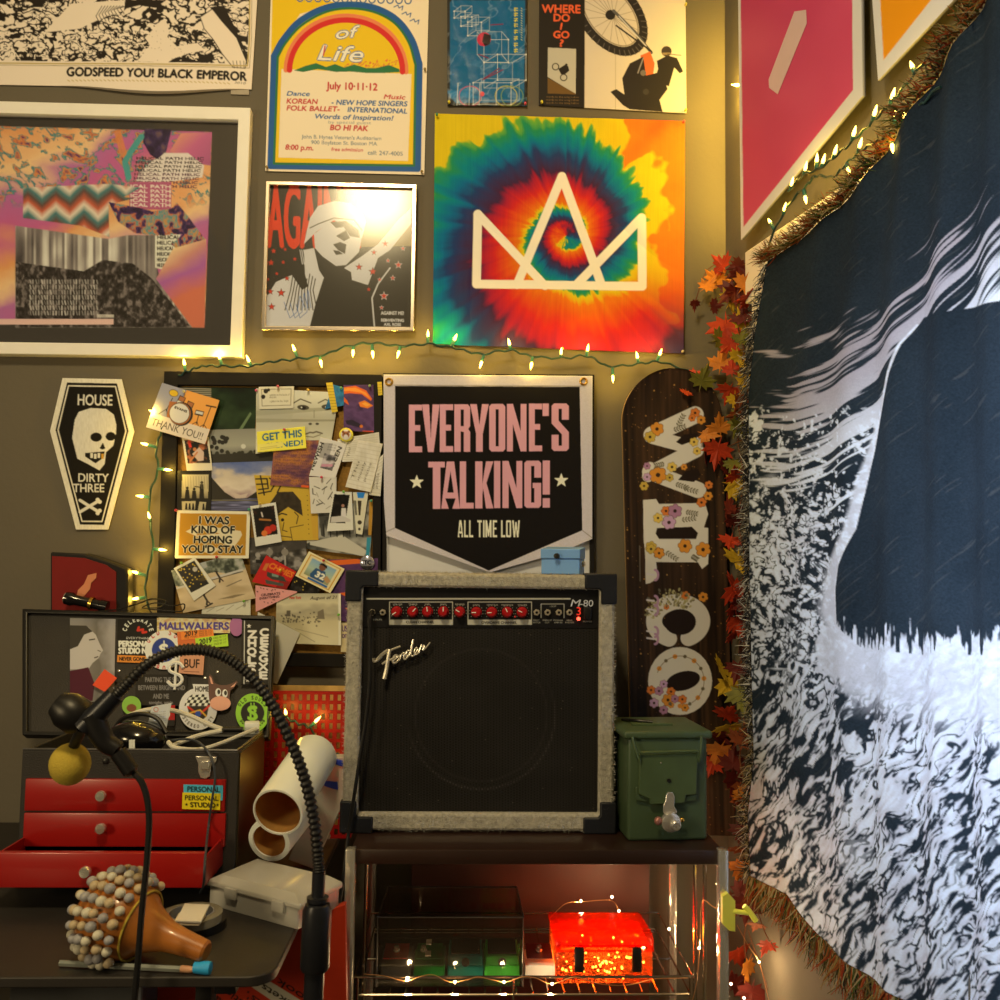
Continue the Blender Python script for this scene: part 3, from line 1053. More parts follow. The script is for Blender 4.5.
for pts in ([(177, 425), (172, 683), (785, 692), (783, 438), (540, 688)], [(177, 425), (300, 555), (425, 690)], [(322, 686), (488, 285), (635, 688)]):
    cv.line(o6(pts), 8.6, K)
o = sheet('tie_dyed_cloth', cv, q, wy(-.006), 1.5, CLOTH, th=.001, bulge=lambda u, v: .005 * fbm(u * 2.2, v * 2, 3, 4) + .004 * np.sin(u * 40 + v * 6) * (u < .15) * v + .006 * np.abs(fbm(u * 6 - v * 6, u * 1.5 + v * 1.5, 2, 3) - .5))
tag(o, 'square tie-dyed rainbow cloth with a cream line crown', 'wall cloth')
for p, c_ in (((437, 116), '#3a7a4a'), ((683, 123), '#b84a3a'), ((682, 352), '#b8a070'), ((562, 349.5), '#d8c830')): pin(p, c_, o, wy(-.012))

# ================================================================== boards on the side wall
cv = Canvas(735, -60, 866, 243, 1.3, (.62, .66, .80))
pink = [(740, -58), (743.5, 227), (853, 90), (851.5, -58)]
X, Y = cv.X, cv.Y
g_ = fbm(X / 50, Y / 50, 2, 3)
cv.paint(ramp(g_, [(.2, (.50, .045, .165)), (.8, (.57, .070, .20))]), cv.mask(pink))


def o7(P): return [(690 + a / 4.348, b / 4.348) for a, b in P]


qk = [(737.4, -58), (860.5, -58), (862.5, 96), (741, 240)]
o = sheet('pennant_board', cv, qk, side(.030), 1.1, PRINT, edge='#2c241c', th=.006)
tag(o, 'pink white-edged board cut to a slanted point, above the woven blanket', 'sign board')
tp = o7([(455, 50), (505, 43), (508, 102), (382, 410), (345, 382), (343, 345)])
pl = side(.0305)
tag(MB().prism([on(*p, pl) for p in tp], SNOR * .0006).build('tape_piece', mat('cream_tape', (.60, .46, .55), .4, var=.06)), 'long pale strip of tape stuck across the pink board', 'tape')
cv = Canvas(866, -130, 1012, 86, 1.2, (.62, .66, .80))
cv.poly([(873, -128), (883.6, 60), (1010, -100), (1010, -128)], (.72, .30, .006))
o = sheet('pennant_board', cv, [(863, -128), (1010, -128), (1010, -60), (878, 80.5)], side(.030), 1.0, PRINT, edge='#2c241c', th=.006)
tag(o, 'orange white-edged board cut to a slanted point, high on the side wall', 'sign board')
# ================================================================== strings of lights
CORD = mat('green_cord', A('#18352a'), .5, var=.15)
SOCK = mat('green_socket', A('#235440'), .45, var=.1)
GLOW = mat('lit_bulb', (1, .8, .4), .3, var=0, emit=7, ecol=(1.0, .60, .12))
MICRO = mat('lit_micro_lamp', (1, .9, .7), .3, var=0, emit=30, ecol=(1.0, .72, .38))


def near(cord, p):
    best = None
    for a, b in zip(cord, cord[1:]):
        d = b - a
        t = max(0, min(1, (p - a).dot(d) / max(d.dot(d), 1e-9)))
        q = a + d * t
        if best is None or (q - p).length < (best - p).length: best = q
    return best


def light_string(name, label, cords, bulbs, plane, group=None, power=.17, cr=.0023, wob=.0025):
    """cords: pixel polylines; bulbs: pixel positions of glowing tips"""
    pf = plane if callable(plane) else (lambda x, y: on(x, y, plane))
    C3 = []
    for c in cords:
        pts = [pf(*p) for p in c]
        pts = spline(pts, 6)
        C3.append([p + Vector((0, math.sin(i * 1.3) * wob, math.cos(i * 1.7) * wob)) for i, p in enumerate(pts)])
    root = thing(name, label, 'string lights', C3[0][0], group)
    mb = MB()
    for c in C3: mb.tube(c, cr, 6, smooth=False)
    mb.build('cord', CORD, root)
    for (x, y) in bulbs:
        tip = pf(x, y)
        allq = [near(c, tip) for c in C3]
        att = min(allq, key=lambda q: (q - tip).length)
        d = tip - att
        if d.length < .012: d = Vector((0, -.012, .012))
        d.normalize()
        L = max((tip - att).length, .014)
        base = att
        sk = MB().lathe([(.0028, 0), (.0036, .003), (.0033, L * .55)], base, d, 10).build('socket', SOCK, root)
        bs = base + d * (L * .55)
        MB().lathe([(.0024, 0), (.0031, .0035), (.0029, .007), (.0017, .0125), (.0005, .0165)], bs, d, 10).build('bulb', GLOW, sk)
        l = bpy.data.lights.new('bulb_light', 'POINT')
        l.energy = power; l.color = (1.0, .60, .07); l.shadow_soft_size = .006
        lo = bpy.data.objects.new('bulb_light', l)
        COL.objects.link(lo)
        lo.parent = sk
        lo.location = bs + d * .009 + Vector((0, -.008, 0)) - wloc(sk)
    return root


light_string('string_lights', 'green string of warm lights running across the wall under the picture frames',
             [[(178, 376), (190, 370), (204, 366), (222, 366), (248, 366), (270, 362), (294, 359), (320, 356), (345, 347), (372, 343), (400, 346), (428, 344), (456, 348), (480, 354), (509, 350), (531, 356), (562, 358), (588, 356), (608, 366), (637, 364), (661, 362), (690, 372), (716, 382)]],
             [(184, 361), (219, 355), (248, 359), (293, 346), (321, 363), (353, 353), (373, 357), (398, 355), (428, 332), (456, 336), (480, 367), (509, 342), (531, 367), (562, 362), (588, 347), (613, 382), (637, 355), (661, 351)], wy(-.030))
light_string('string_lights', 'green string of warm lights hanging down beside the black pinboard frame',
             [[(166, 420), (160, 435), (156, 452), (158, 470), (150, 494), (150, 520), (153, 548), (148, 570), (145, 590), (149, 609)]],
             [(147, 409), (141, 443), (170, 470), (139, 496), (145, 521), (164, 550), (131, 571), (133, 599)], wy(-.0325), power=.19)
light_string('string_lights', 'green string of warm lights climbing the room corner behind the pink board',
             [[(748, -20), (746, 30), (746, 60), (744, 90), (746, 130), (746, 170), (747, 212), (747, 262)]],
             [(743, 14), (743, 32), (743, 58), (735, 85), (743, 112), (743, 160), (743, 190), (743, 214)], lambda x, y: at(x, y, -.092), power=1.5)


def sidept(x, y): return on(x, y, side(.045))


light_string('string_lights', 'dense green string of warm lights along the top edge of the woven blanket',
             [[(766, 262), (772, 236), (790, 203), (806, 186), (816, 176), (832, 177), (846, 164), (862, 150), (878, 141), (891, 131), (904, 122), (918, 108), (940, 86)],
              [(788, 192), (802, 176), (820, 168), (840, 152), (858, 136), (874, 120), (890, 104), (908, 82), (930, 54)]],
             [(768, 218), (782, 213), (790, 185), (806, 202), (803, 171), (817, 157), (822, 163), (833, 158), (849, 172), (852, 141), (858, 155), (873, 123), (889, 101), (895, 113), (899, 121), (893, 153), (912, 66)], sidept, power=.06)
light_string('string_lights', 'short green string of warm lights in front of the red basket',
             [[(270, 706), (284, 716), (297, 723), (310, 728), (318, 742), (325, 753), (345, 755)]],
             [(288, 714), (319, 718), (325, 768)], wy(-.150), power=.07)
# white trim edge in the corner; its lit look is emission, no lamp
tag(MB().box(at(751.5, 247, -.085), (.004, .004, .085)).build('glowing_trim_edge', mat('trim_edge_glow', (1, .95, .8), .4, var=0, emit=1.6, ecol=(1, .9, .7))), 'thin white trim edge in the corner above the leaves, given a glow', 'trim')

# ================================================================== coffin-shaped felt pennant
cv = Canvas(44, 374, 136, 534, 2.2, '#e2d2a2')
cf = [(62, 378), (121.5, 379.5), (134, 431), (108, 529.5), (62, 529)]
cv.poly([(67, 382.5), (117, 383.5), (128.5, 431), (104, 525), (80, 524.5), (55.5, 430)], '#17140e')
cv.line([(68.5, 385.8), (115.5, 386.5), (126, 431), (102, 521.5), (82, 521.3), (58, 430), (68.5, 385.8)], 1.2, '#e2d2a2')
B = '#17140e'


def o8(P): return [(80 + a / 3.85, 360 + b / 3.85) for a, b in P]


GC = '#d6c9a0'
cv.text('HOUSE', (77, 405), (112.5, 405.5), 10.5, GC, bold=.2)
cv.text('DIRTY', (77.5, 481.5), (108.5, 482), 8, GC, bold=.15)
cv.text('THREE', (73, 492), (104.5, 492), 8, GC, bold=.15)
cv.poly(o8([(-20, 230), (-5, 200), (40, 185), (100, 188), (130, 210), (140, 250), (138, 285), (128, 330), (100, 355), (95, 400), (75, 425), (30, 400), (-10, 380), (-30, 300)]), GC)
X, Y = cv.X, cv.Y
cv.paint(cv.a * (.9 + .2 * vnoise(X * 2, Y / 3, 3))[..., None])
cv.disc(*o8([(62, 297)])[0], 5.8, B, 4.6).disc(*o8([(118, 294)])[0], 5.0, B, 4.4)
cv.poly(o8([(75, 340), (88, 318), (98, 340), (86, 345)]), B)
cv.poly(o8([(20, 358), (95, 352), (92, 375), (60, 398), (20, 372)]), B)
for i in range(4):
    p = o8([(40 + i * 14, 358 + 3 * (i % 2))])[0]
    cv.rect(p[0], p[1], p[0] + 2.4, p[1] + 5, '#c8902a' if i == 3 else GC)
cv.line(o8([(0, 540), (72, 585)]), 3, GC).line(o8([(0, 585), (72, 542)]), 3, GC)
for p in ((68, 538), (76, 546), (68, 590), (76, 580)): cv.disc(*o8([p])[0], 2.0, GC)


def coffin(u, v):
    y = 378 + v * 151.5
    xr = np.interp(y, [378, 431, 529.5], [121.5, 134, 108])
    xl = 184 - xr
    return np.stack([xl + u * (xr - xl), y + u * 1.2 * (1 - v)], -1)


o = sheet('wall_pennant', cv, coffin, wy(-.006), 2.0, FELT, th=.003, edge='#e2d2a2')
tag(o, 'black coffin-shaped felt pennant with a white skull and crossbones', 'pennant')

# ================================================================== pinboard
PB = thing('pinboard', 'black framed cork pinboard covered in photos, cards and tickets', 'pinboard', at(270, 640, -.01))
frame_ring('frame', [(164, 371), (382, 374.5), (380, 668), (155, 664)], [(177.7, 385), (373.5, 386.5), (371.5, 655), (173, 650)], -.028, .026, BLACKWOOD, PB)
cork = mat('cork', A('#8a6020'), .9, var=.5, vscale=160, bump=.4, bscale=200)
MB().prism([at(x, y, -.016) for x, y in ((177, 384), (374, 386), (372, 656), (172, 651))], (0, .012, 0)).build('cork_sheet', cork, PB)
PN = [0]


def paper(name, label, cat, qd, draw, base, layer, pins=(), res=2.0, m=None, tri=False, curl=0., group=None):
    y = -.0185 - layer * .0016
    x0, y0, x1, y1 = bbox(qd)
    cv = Canvas(x0, y0, x1, y1, 2.4, base)
    fm = quadmap(qd)

    def L(u, v):
        p = fm(np.array([float(u)]), np.array([float(v)]))[0]
        return (p[0], p[1])
    cv.L = L
    cv.P = lambda pts, c, a=1.: cv.poly([L(*p) for p in pts], c, a)
    cv.S = lambda pts, w, c, a=1.: cv.line([L(*p) for p in pts], w, c, a)
    cv.T = lambda t, u0, v0, u1, v1, h, c, bold=.15, **k: cv.text(t, L(u0, v0), L(u1, v1), h, c, bold=bold, upv=(np.array(L(u0, v0 - .1)) - np.array(L(u0, v0))) / np.linalg.norm(np.array(L(u0, v0 - .1)) - np.array(L(u0, v0))) * h, **k)
    Q = np.array(qd, float)
    M = np.linalg.inv(np.array([Q[1] - Q[0], Q[3] - Q[0]]).T)
    cv.U = M[0, 0] * (cv.X - Q[0, 0]) + M[0, 1] * (cv.Y - Q[0, 1])
    cv.V = M[1, 0] * (cv.X - Q[0, 0]) + M[1, 1] * (cv.Y - Q[0, 1])
    draw(cv)
    bl = None
    if curl: bl = lambda u, v: curl * (u * 2 - 1) ** 2 * v + curl * .4 * v ** 3
    o = sheet(name, cv, qd, wy(y), res, m or PRINT, edge=None, bulge=bl, th=.0006)
    tag(o, label, cat, group)
    for (px, py, c_) in pins: pin((px, py), c_, o, wy(y - .001))
    return o


def P1(*p): return [(140 + a / 7.692, 370 + b / 7.692) for a, b in p]
def P2(*p): return [(240 + a / 6.667, 370 + b / 6.667) for a, b in p]
def P3(*p): return [(140 + a / 7.692, 490 + b / 7.692) for a, b in p]
def P4(*p): return [(240 + a / 6.667, 490 + b / 6.667) for a, b in p]


INK = '#1f1a12'


def blotch(cv, cols, sx, sy, seed, thr=.5, o=3, m=None):
    n = fbm(cv.X / sx, cv.Y / sy, o, seed)
    k = len(cols)
    rgb = ramp(n, [(.25 + .5 * i / max(1, k - 1), c) for i, c in enumerate(cols)])
    cv.paint(rgb, m if m is not None else np.ones_like(n))


def polaroid(cols, seed, extra=None):
    def d(cv):
        m = ((cv.U > .08) & (cv.U < .92) & (cv.V > .07) & (cv.V < .78)).astype(float)
        blotch(cv, cols, 6, 6, seed, m=m)
        if extra: extra(cv)
    return d


# -- lowest layer
def d_(cv):
    blotch(cv, ['#12180c', '#1b2a14', '#2c3c1e'], 20, 16, 3)
    for i in range(16): cv.S([(0, .3 + i * .045), (.5, .32 + i * .045)], .5, '#10140a')
    for i in range(5): cv.S([(0, .03 + i * .04), (.40, .04 + i * .04)], 1.0, '#a89870')
    cv.P([(.78, .95), (.92, .55), (.94, .6), (.82, .97)], '#6a7a4a')


paper('photo_print', 'dark green glossy photo with a striped corner, at the top of the pinboard', 'photo', P1((300, 130), (912, 135), (880, 472), (320, 505)), d_, '#1b2a14', 1, [(257, 391, '#c84a5a')], m=PHOTO)


def d_(cv):
    cv.paint(ramp(cv.V + 0 * cv.U, [(0, '#8a8468'), (.5, '#a09a78'), (.72, '#7a745c'), (1, '#3a3628')]))
    for i in range(16): cv.disc(*cv.L(.22 + RNG.normal(0, .1), .36 + RNG.normal(0, .14)), 2.2, '#2a271c')
    for i in range(20): cv.disc(*cv.L(RNG.uniform(0, 1), .72 + RNG.normal(0, .03)), 2, '#33301f')
    cv.disc(*cv.L(.55, .52), 2.4, '#d8d0a8', a=.8)
    cv.P([(0, .74), (1, .72), (1, 1), (0, 1)], '#322e20')


paper('photo_print', 'grey photo of a tree silhouette against a pale sky', 'photo', [(203, 430), (276, 428), (275, 462), (205, 463)], d_, '#8a8468', 2, m=PHOTO)


def d_(cv):
    n = fbm(cv.X / 14, cv.Y / 8, 4, 6)
    cv.paint(ramp(cv.V * .8 + n * .35, [(.1, '#4a5c84'), (.3, '#7a7f8c'), (.42, '#c8b48c'), (.6, '#d8c49a'), (.8, '#a88a78')]))
    cv.P([(0, .25), (.12, .42), (.25, .6), (.4, .72), (.6, .72), (.8, .55), (1, .35), (1, .8), (0, .8)], '#2a2416')
    cv.P([(.36, .6), (.5, .66), (.62, .62), (.58, .72), (.42, .73)], '#c8b08c')
    m = (cv.V > .76).astype(float)
    cv.paint(ramp(vnoise(cv.X / 12, cv.Y * 1.2, 5), [(0, '#2c2a30'), (.6, '#5a5866'), (1, '#8a8694')]), m)
    cv.S([(0, .77), (1, .76)], 1.2, '#6a6038')


paper('photo_print', 'photo of a pink cloud over a dark mountain lake', 'photo', [(210, 463), (273, 461), (272, 512.5), (208, 511.5)], d_, '#6a6c7c', 3, m=PHOTO)


def d_(cv):
    m = ((cv.U > .14) & (cv.U < .92) & (cv.V > .1) & (cv.V < .7)).astype(float)
    cv.paint(ramp(cv.V, [(0, '#c8b680'), (.5, '#b8a670'), (.7, '#7a6c48')]), m)
    for u, h in ((.3, .22), (.5, .2), (.72, .36)):
        cv.P([(u - .07, .7), (u - .05, .7 - h), (u + .05, .7 - h), (u + .08, .7)], '#1c1a14').disc(*cv.L(u, .66 - h), 1.5, '#1c1a14')
    cv.S([(.72, .42), (.52, .40)], 1, '#1c1a14')
    for i in range(10): cv.S([(.15 + i * .08, .15), (.17 + i * .08, .45)], .4, '#7a6c48')
    cv.P([(.15, .78), (.55, .76), (.53, .98), (.16, 1)], '#b8a670').P([(.66, .78), (.86, .78), (.82, 1), (.62, 1)], '#b8a670')
    for u in (.24, .34, .44, .74): cv.P([(u, .98), (u + .02, .82), (u + .06, .82), (u + .08, .98)], '#1c1a14')


paper('mounted_photo', 'black mount holding small sepia photos of standing people', 'photo', [(177.5, 470.5), (211.5, 470.5), (211, 511), (176.5, 510)], d_, '#1a1710', 4)
paper('instant_photo', 'instant photo tucked under the thank you card, red figure on black', 'photo', P1((322, 520), (528, 515), (558, 772), (360, 775)), polaroid(['#0e0c0a', '#16120e', '#1a1510', '#b86a3a'], 5, lambda cv: (cv.P([(.2, .1), (.3, .1), (.32, .3), (.22, .3)], '#d8301c'), cv.P([(.3, .5), (.6, .3), (.75, .45), (.7, .7), (.5, .72)], '#c8a888'), cv.S([(.2, .7), (.5, .45)], 1.6, '#b8703a'), cv.disc(*cv.L(.42, .36), 1.8, '#b8703a'))), '#d8c898', 5, m=PHOTO)


def d_(cv):
    cv.paint(A('#9a948c') + 0 * cv.X[..., None], (cv.U + cv.V * .1 < .43).astype(float))
    cv.paint(A('#f0a040') + 0 * cv.X[..., None], (cv.U + cv.V * .1 >= .43).astype(float))
    cv.P([(0, .68), (1, .66), (1, 1), (0, 1)], '#e2cca0')
    k = '#2a221a'
    cv.disc(*cv.L(.24, .14), 4.8, k, 3.6, .3).disc(*cv.L(.24, .14), 4.3, '#e0b020', 3.1, .3)
    cv.S([(.25, .25), (.22, .55)], .8, k).S([(.22, .5), (.12, .66)], .7, k).S([(.22, .5), (.27, .66)], .7, k)
    for u, v in ((.40, .22), (.56, .28)):
        cv.P([(u - .05, v - .08), (u + .06, v - .06), (u + .05, v + .12), (u - .07, v + .1)], k).P([(u - .04, v - .06), (u + .05, v - .05), (u + .04, v + .04), (u - .05, v + .03)], '#b06a34').P([(u - .055, v + .04), (u + .045, v + .05), (u + .035, v + .1), (u - .06, v + .09)], '#d8cca4')
    cv.P([(.22, .33), (.35, .3), (.35, .68), (.26, .66)], '#a8642e')
    cv.disc(*cv.L(.47, .52), 12, k).disc(*cv.L(.45, .52), 11, '#a8642e').disc(*cv.L(.44, .515), 10.3, k).disc(*cv.L(.44, .515), 9.8, '#ddd0aa')
    cv.T('EVANS', .33, .44, .55, .46, 2.2, k, .2)
    cv.P([(.68, .34), (.82, .33), (.82, .44), (.68, .45)], k).P([(.69, .36), (.81, .35), (.81, .41), (.69, .42)], '#d8cca4')
    cv.S([(.75, .45), (.76, .64)], .8, k).S([(.7, .66), (.76, .58), (.8, .66)], .7, k).S([(.90, .18), (.88, .66)], .8, k).S([(.82, .19), (.98, .17)], 1.4, k).S([(.83, .67), (.88, .6), (.94, .66)], .7, k)
    cv.T('THANK YOU!!', .06, .92, .93, .93, 7.2, '#3a3024', 0)


paper('greeting_card', 'hand-drawn drum kit thank you card overlapping the pinboard frame', 'card', P1((170, 98), (612, 232), (500, 572), (45, 440)), d_, '#e2cca0', 11, [(184.7, 392, '#b8a868')], res=2.2)


def d_(cv):
    for (a_, b_, c_, e_) in ((.08, .12, .92, .12), (.92, .12, .92, .86), (.92, .86, .08, .86), (.08, .86, .08, .12)): cv.S([(a_, b_), (c_, e_)], .6, '#6a5e42')
    cv.disc(*cv.L(.2, .2), 2.4, INK).disc(*cv.L(.12, .45), 2.2, INK).disc(*cv.L(.28, .15), 1.6, INK)
    cv.T('written on the backs of', .3, .42, .88, .42, 2, '#4a402c', 0); cv.T('old postcards', .3, .52, .5, .52, 2, '#4a402c', 0)
    cv.T('a place to be, kept', .3, .70, .85, .70, 2, '#4a402c', 0)


def d_face(cv):
    cv.paint(ramp(cv.V, [(0, '#d8cfa4'), (.4, '#b4ab82'), (.62, '#c0b78c'), (1, '#d0c79a')]))
    cv.P([(0, .34), (1, .30), (1, .36), (0, .42)], '#a49c74')
    cv.P([(0, .46), (1, .56), (1, .60), (0, .52)], '#988f68')
    cv.P([(.45, 0), (.47, .35), (.44, .55), (.0, .52), (0, 0)], '#a8a078', .4)
    for u in (.58, .88):
        cv.disc(*cv.L(u, .30), 6, '#4a4430', 2.6, .08).disc(*cv.L(u, .31), 3, '#1c1810', 2.0).disc(*cv.L(u - .02, .30), .8, '#d8cfa4')
        cv.line([cv.L(u - .12, .22), cv.L(u - .04, .15), cv.L(u + .09, .22)], 1.2, '#5a5238')
    cv.disc(*cv.L(.69, .61), 1.8, '#4a4430', 1.2).disc(*cv.L(.78, .62), 1.8, '#4a4430', 1.2).S([(.72, .36), (.73, .5)], .8, '#8a8260')
    cv.S([(.62, .80), (.70, .77), (.74, .785), (.78, .77), (.86, .82)], 1.6, '#6a6044').S([(.64, .83), (.75, .87), (.84, .84)], 1.2, '#8a7e5a')


paper('face_print', 'sepia print of a woman\'s eyes and mouth, folded across the middle', 'print', P2((108, 122), (664, 150), (610, 472), (106, 560)), d_face, '#c8bf94', 4, [(308.5, 390.5, '#d8a830')], curl=.002)
paper('paper_card', 'small cream card with a bordered note at the top of the pinboard', 'card', P2((124, 112), (360, 108), (356, 254), (130, 261)), d_, '#d4c89a', 6, [(278.5, 387, '#c04a4a')])


def d_(cv):
    cv.T('GET THIS', .1, .47, .93, .45, 7.0, '#1a6470', .35); cv.T('SIGNED!', .17, .86, .95, .84, 5.2, '#1a6470', .3)
    cv.P([(0, .62), (.52, .60), (.56, .80), (.02, .98)], '#e6d45a')
    for i in range(2): cv.S([(.06, .8 + i * .08), (.4, .76 + i * .07)], .5, '#b8a848')


paper('sticker_paper', 'crinkled yellow sticker reading GET THIS SIGNED in teal', 'sticker', P2((112, 412), (432, 376), (443, 522), (120, 550)), d_, '#ead83e', 9, [(285, 430, '#c03a3a')], curl=.003, res=2.4)


def d_(cv):
    n = fbm(cv.X / 10, cv.Y / 5, 3, 8)
    cv.paint(ramp(n, [(.25, '#5a3244'), (.5, '#8a5040'), (.7, '#b8702c'), (.9, '#7a3c58')]))
    for i in range(15): cv.T(['THE ECHOING HALLS', 'AMONG THE STREETS', 'BENEATH OUR NOISE'][i % 3], .04, .07 + i * .062, .9, .09 + i * .062, 1.9, '#3a2018', 0, a=.75)
    cv.P([(.72, .95), (.9, .95), (.9, 1), (.72, 1)], '#e0581c')


paper('printed_card', 'purple and orange card of close lettering under the yellow sticker', 'card', P2((232, 470), (525, 468), (488, 788), (200, 768)), d_, '#8a5040', 7)


def d_(cv):
    k = '#1f1a12'
    for pts in ([(.02, .06), (.2, .05), (.2, .2), (.04, .22)], [(.1, .0), (.12, .3)], [(.02, .14), (.2, .13)], [(.24, .04), (.34, .1), (.25, .22)], [(.03, .28), (.24, .24)], [(.28, .12), (.44, .1), (.34, .26)]): cv.S(pts, 1.5, k)
    m = cv.mask([cv.L(*p) for p in ((.2, .42), (.35, .25), (.6, .24), (.72, .38), (.74, .62), (.62, .55), (.5, .48), (.3, .6))])
    cv.paint(ramp(vnoise(cv.X / 3, cv.Y / 3, 3), [(0, '#241c10'), (1, '#3a2e1a')]), m)
    cv.S([(.28, .62), (.38, .58), (.46, .6)], 1.4, k).disc(*cv.L(.38, .68), 1.7, k)
    cv.S([(.6, .56), (.66, .62), (.62, .74)], 1, k).S([(.4, .72), (.36, .84), (.44, .86)], .9, k).S([(.5, .8), (.74, .76)], .7, k).S([(.5, .8), (.52, 1)], .7, k).S([(.26, .92), (.5, .95)], .8, k)
    for i in range(9): cv.disc(*cv.L(.83, .3 + i * .075), .5, k)
    cv.P([(.84, 0), (1, 0), (1, 1), (.9, 1)], '#c8902a', .5)


paper('art_print', 'yellow ink print of a dark-haired face seen close up', 'print', [(254, 475), (317, 477), (318.5, 540), (264, 541)], d_, '#c8a02c', 5)


def d_(cv):
    cv.P([(.1, .12), (.5, .08), (.52, .5), (.15, .5)], '#4a4640', .5)
    cv.text('NEWISH', cv.L(.08, .86), cv.L(.2, .12), 4.0, INK, bold=.25); cv.text('NICEN', cv.L(.78, .82), cv.L(.88, .12), 4.0, INK, bold=.25)
    m = ((cv.U > .3) & (cv.U < .76) & (cv.V > .36) & (cv.V < .74)).astype(float)
    blotch(cv, ['#3a3630', '#6a6256', '#a89c88', '#c8b8a0'], 5, 3, 4, m=m)
    cv.P([(.33, .66), (.74, .62), (.74, .69), (.33, .73)], '#c88888')
    for i in range(3): cv.text('photo by', cv.L(.36, .14 + i * .07), cv.L(.66, .13 + i * .07), 1.8, '#5a544c')


paper('ticket', 'white printed ticket with a small street picture, pinned above a scribbled one', 'ticket', P2((537, 448), (713, 492), (636, 722), (462, 706)), d_, '#d8ccaa', 8, curl=.002)


def d_(cv):
    for i in range(16):
        u, v = RNG.uniform(.08, .9), RNG.uniform(.1, .9)
        cv.S([(u, v), (u + RNG.uniform(-.25, .25), v + RNG.uniform(-.2, .2))], RNG.uniform(.4, 1.2), '#3a362c')


paper('ticket', 'white note covered in black scribbled lines, under the printed ticket', 'ticket', [(309, 477), (336.5, 477), (336, 512.5), (311, 513.5)], d_, '#d4c8a2', 9, [(322, 477.5, '#c02c3c')])


def d_(cv):
    X, Y = cv.X, cv.Y
    blotch(cv, ['#4a2a48', '#5c3a5a', '#3a2440'], 12, 8, 3)
    cv.P([(0, .05), (.4, .02), (.75, .12), (.95, .3), (.9, .34), (.6, .2), (.2, .18), (0, .2)], '#e2601c').P([(0, .07), (.4, .06), (.75, .17), (.9, .3), (.6, .17), (.2, .13), (0, .14)], '#f0902c')
    cv.P([(.5, .38), (.7, .33), (.98, .44), (.8, .5), (.55, .47)], '#e8781c').P([(.6, .40), (.72, .37), (.9, .43), (.75, .46)], '#f0a030')
    cv.P([(0, .26), (.12, .34), (.18, .44), (.08, .4), (0, .36)], '#e2601c')
    cv.P([(.05, .78), (.3, .76), (.6, .86), (.55, .92), (.1, .86)], '#241828').P([(.62, .98), (.98, .97), (.98, 1), (.62, 1)], '#d84a1c')
    cv.disc(*cv.L(.58, .89), 1.6, '#d8701c')


paper('printed_card', 'purple card with orange flame shapes in the top corner of the pinboard', 'card', P2((690, 100), (890, 98), (894, 416), (692, 402)), d_, '#5c3a5a', 6, [(370, 386.5, '#8a9a4a'), (341.5, 388.5, '#6a9a4a')])
paper('fabric_scrap', 'teal folded fabric triangle beside the purple and orange card', 'fabric scrap', P2((622, 96), (692, 118), (692, 236), (566, 260)), lambda cv: blotch(cv, ['#1a6480', '#2a7a94', '#1c5a74'], 6, 6, 2), '#1f6c88', 7)
paper('ribbon', 'yellow ribbon strip hanging over the folded teal triangle', 'ribbon', P2((574, 86), (616, 82), (652, 276), (612, 283)), lambda cv: [cv.S([(0, .1 + i * .1), (1, .12 + i * .1)], .7, '#a8881c') for i in range(9)], '#d8b42a', 8)
paper('ribbon', 'short yellow ribbon end beside the grey-edged pennant', 'ribbon', P2((915, 80), (945, 78), (950, 166), (922, 170)), lambda cv: [cv.S([(0, .2 + i * .2), (1, .22 + i * .2)], .6, '#a8881c') for i in range(4)], '#d8b42a', 8)


def notes(seed, ang=0):
    def d(cv):
        blotch(cv, ['#cabd94', '#dccfa6', '#d0c398'], 8, 20, seed)
        for i in range(11): cv.S([(.04, .06 + i * .085), (.96, .08 + i * .085)], .35, '#b0a480')
        g = np.random.default_rng(seed)
        for i in range(3):
            x = .2 + i * .24
            cv.text(['Thu', 'mostly', 'practice'][i], cv.L(x, .82), cv.L(x + .08, .42), 2.6, '#5a5240')
    return d


paper('note_page', 'cream ruled note page behind the others at the pinboard edge', 'note', P2((648, 462), (926, 414), (940, 602), (682, 612)), notes(4), '#d8ccaa', 7)
paper('note_page', 'narrow torn note page lowest of the handwritten pages', 'note', P2((870, 640), (956, 560), (936, 842), (862, 832)), notes(9), '#d8ccaa', 9)
paper('note_page', 'topmost handwritten note page, creased, in front of the other pages', 'note', P2((790, 470), (952, 492), (872, 816), (704, 780)), notes(5), '#dccfa6', 10, curl=.003)


def badge(name, label, c, r, draw, m, layer):
    q = [(c[0] - r, c[1] - r), (c[0] + r, c[1] - r), (c[0] + r, c[1] + r), (c[0] - r, c[1] + r)]
    cv = Canvas(*bbox(q), 3, '#d8c43a')
    draw(cv)

    def f(u, v):
        a_, b_ = u * 2 - 1, v * 2 - 1
        return np.stack([c[0] + r * a_ * np.sqrt(1 - b_ * b_ / 2), c[1] + r * b_ * np.sqrt(1 - a_ * a_ / 2)], -1)
    y = -.0185 - layer * .0016
    o = sheet(name, cv, f, wy(y), 2.4, m, th=.002, bulge=lambda u, v: .004 * np.clip(1 - ((u * 2 - 1) ** 2 + (v * 2 - 1) ** 2) / 1.3, 0, 1))
    return tag(o, label, 'badge')


badge('button_badge', 'round yellow button badge with a small dog face', P2((707, 432))[0], 7, lambda cv: (cv.disc(346, 434.8, 5.2, '#d8c8a0'), cv.P if False else None, cv.disc(346, 435, 3.6, '#9a5a30'), cv.disc(346, 437, 2.2, '#e0d0b0'), cv.disc(344.6, 434, .6, INK), cv.disc(347.6, 434, .6, INK), cv.disc(343.2, 432, 1.4, '#7a4424'), cv.disc(349, 432, 1.4, '#7a4424')), VINYL, 11)


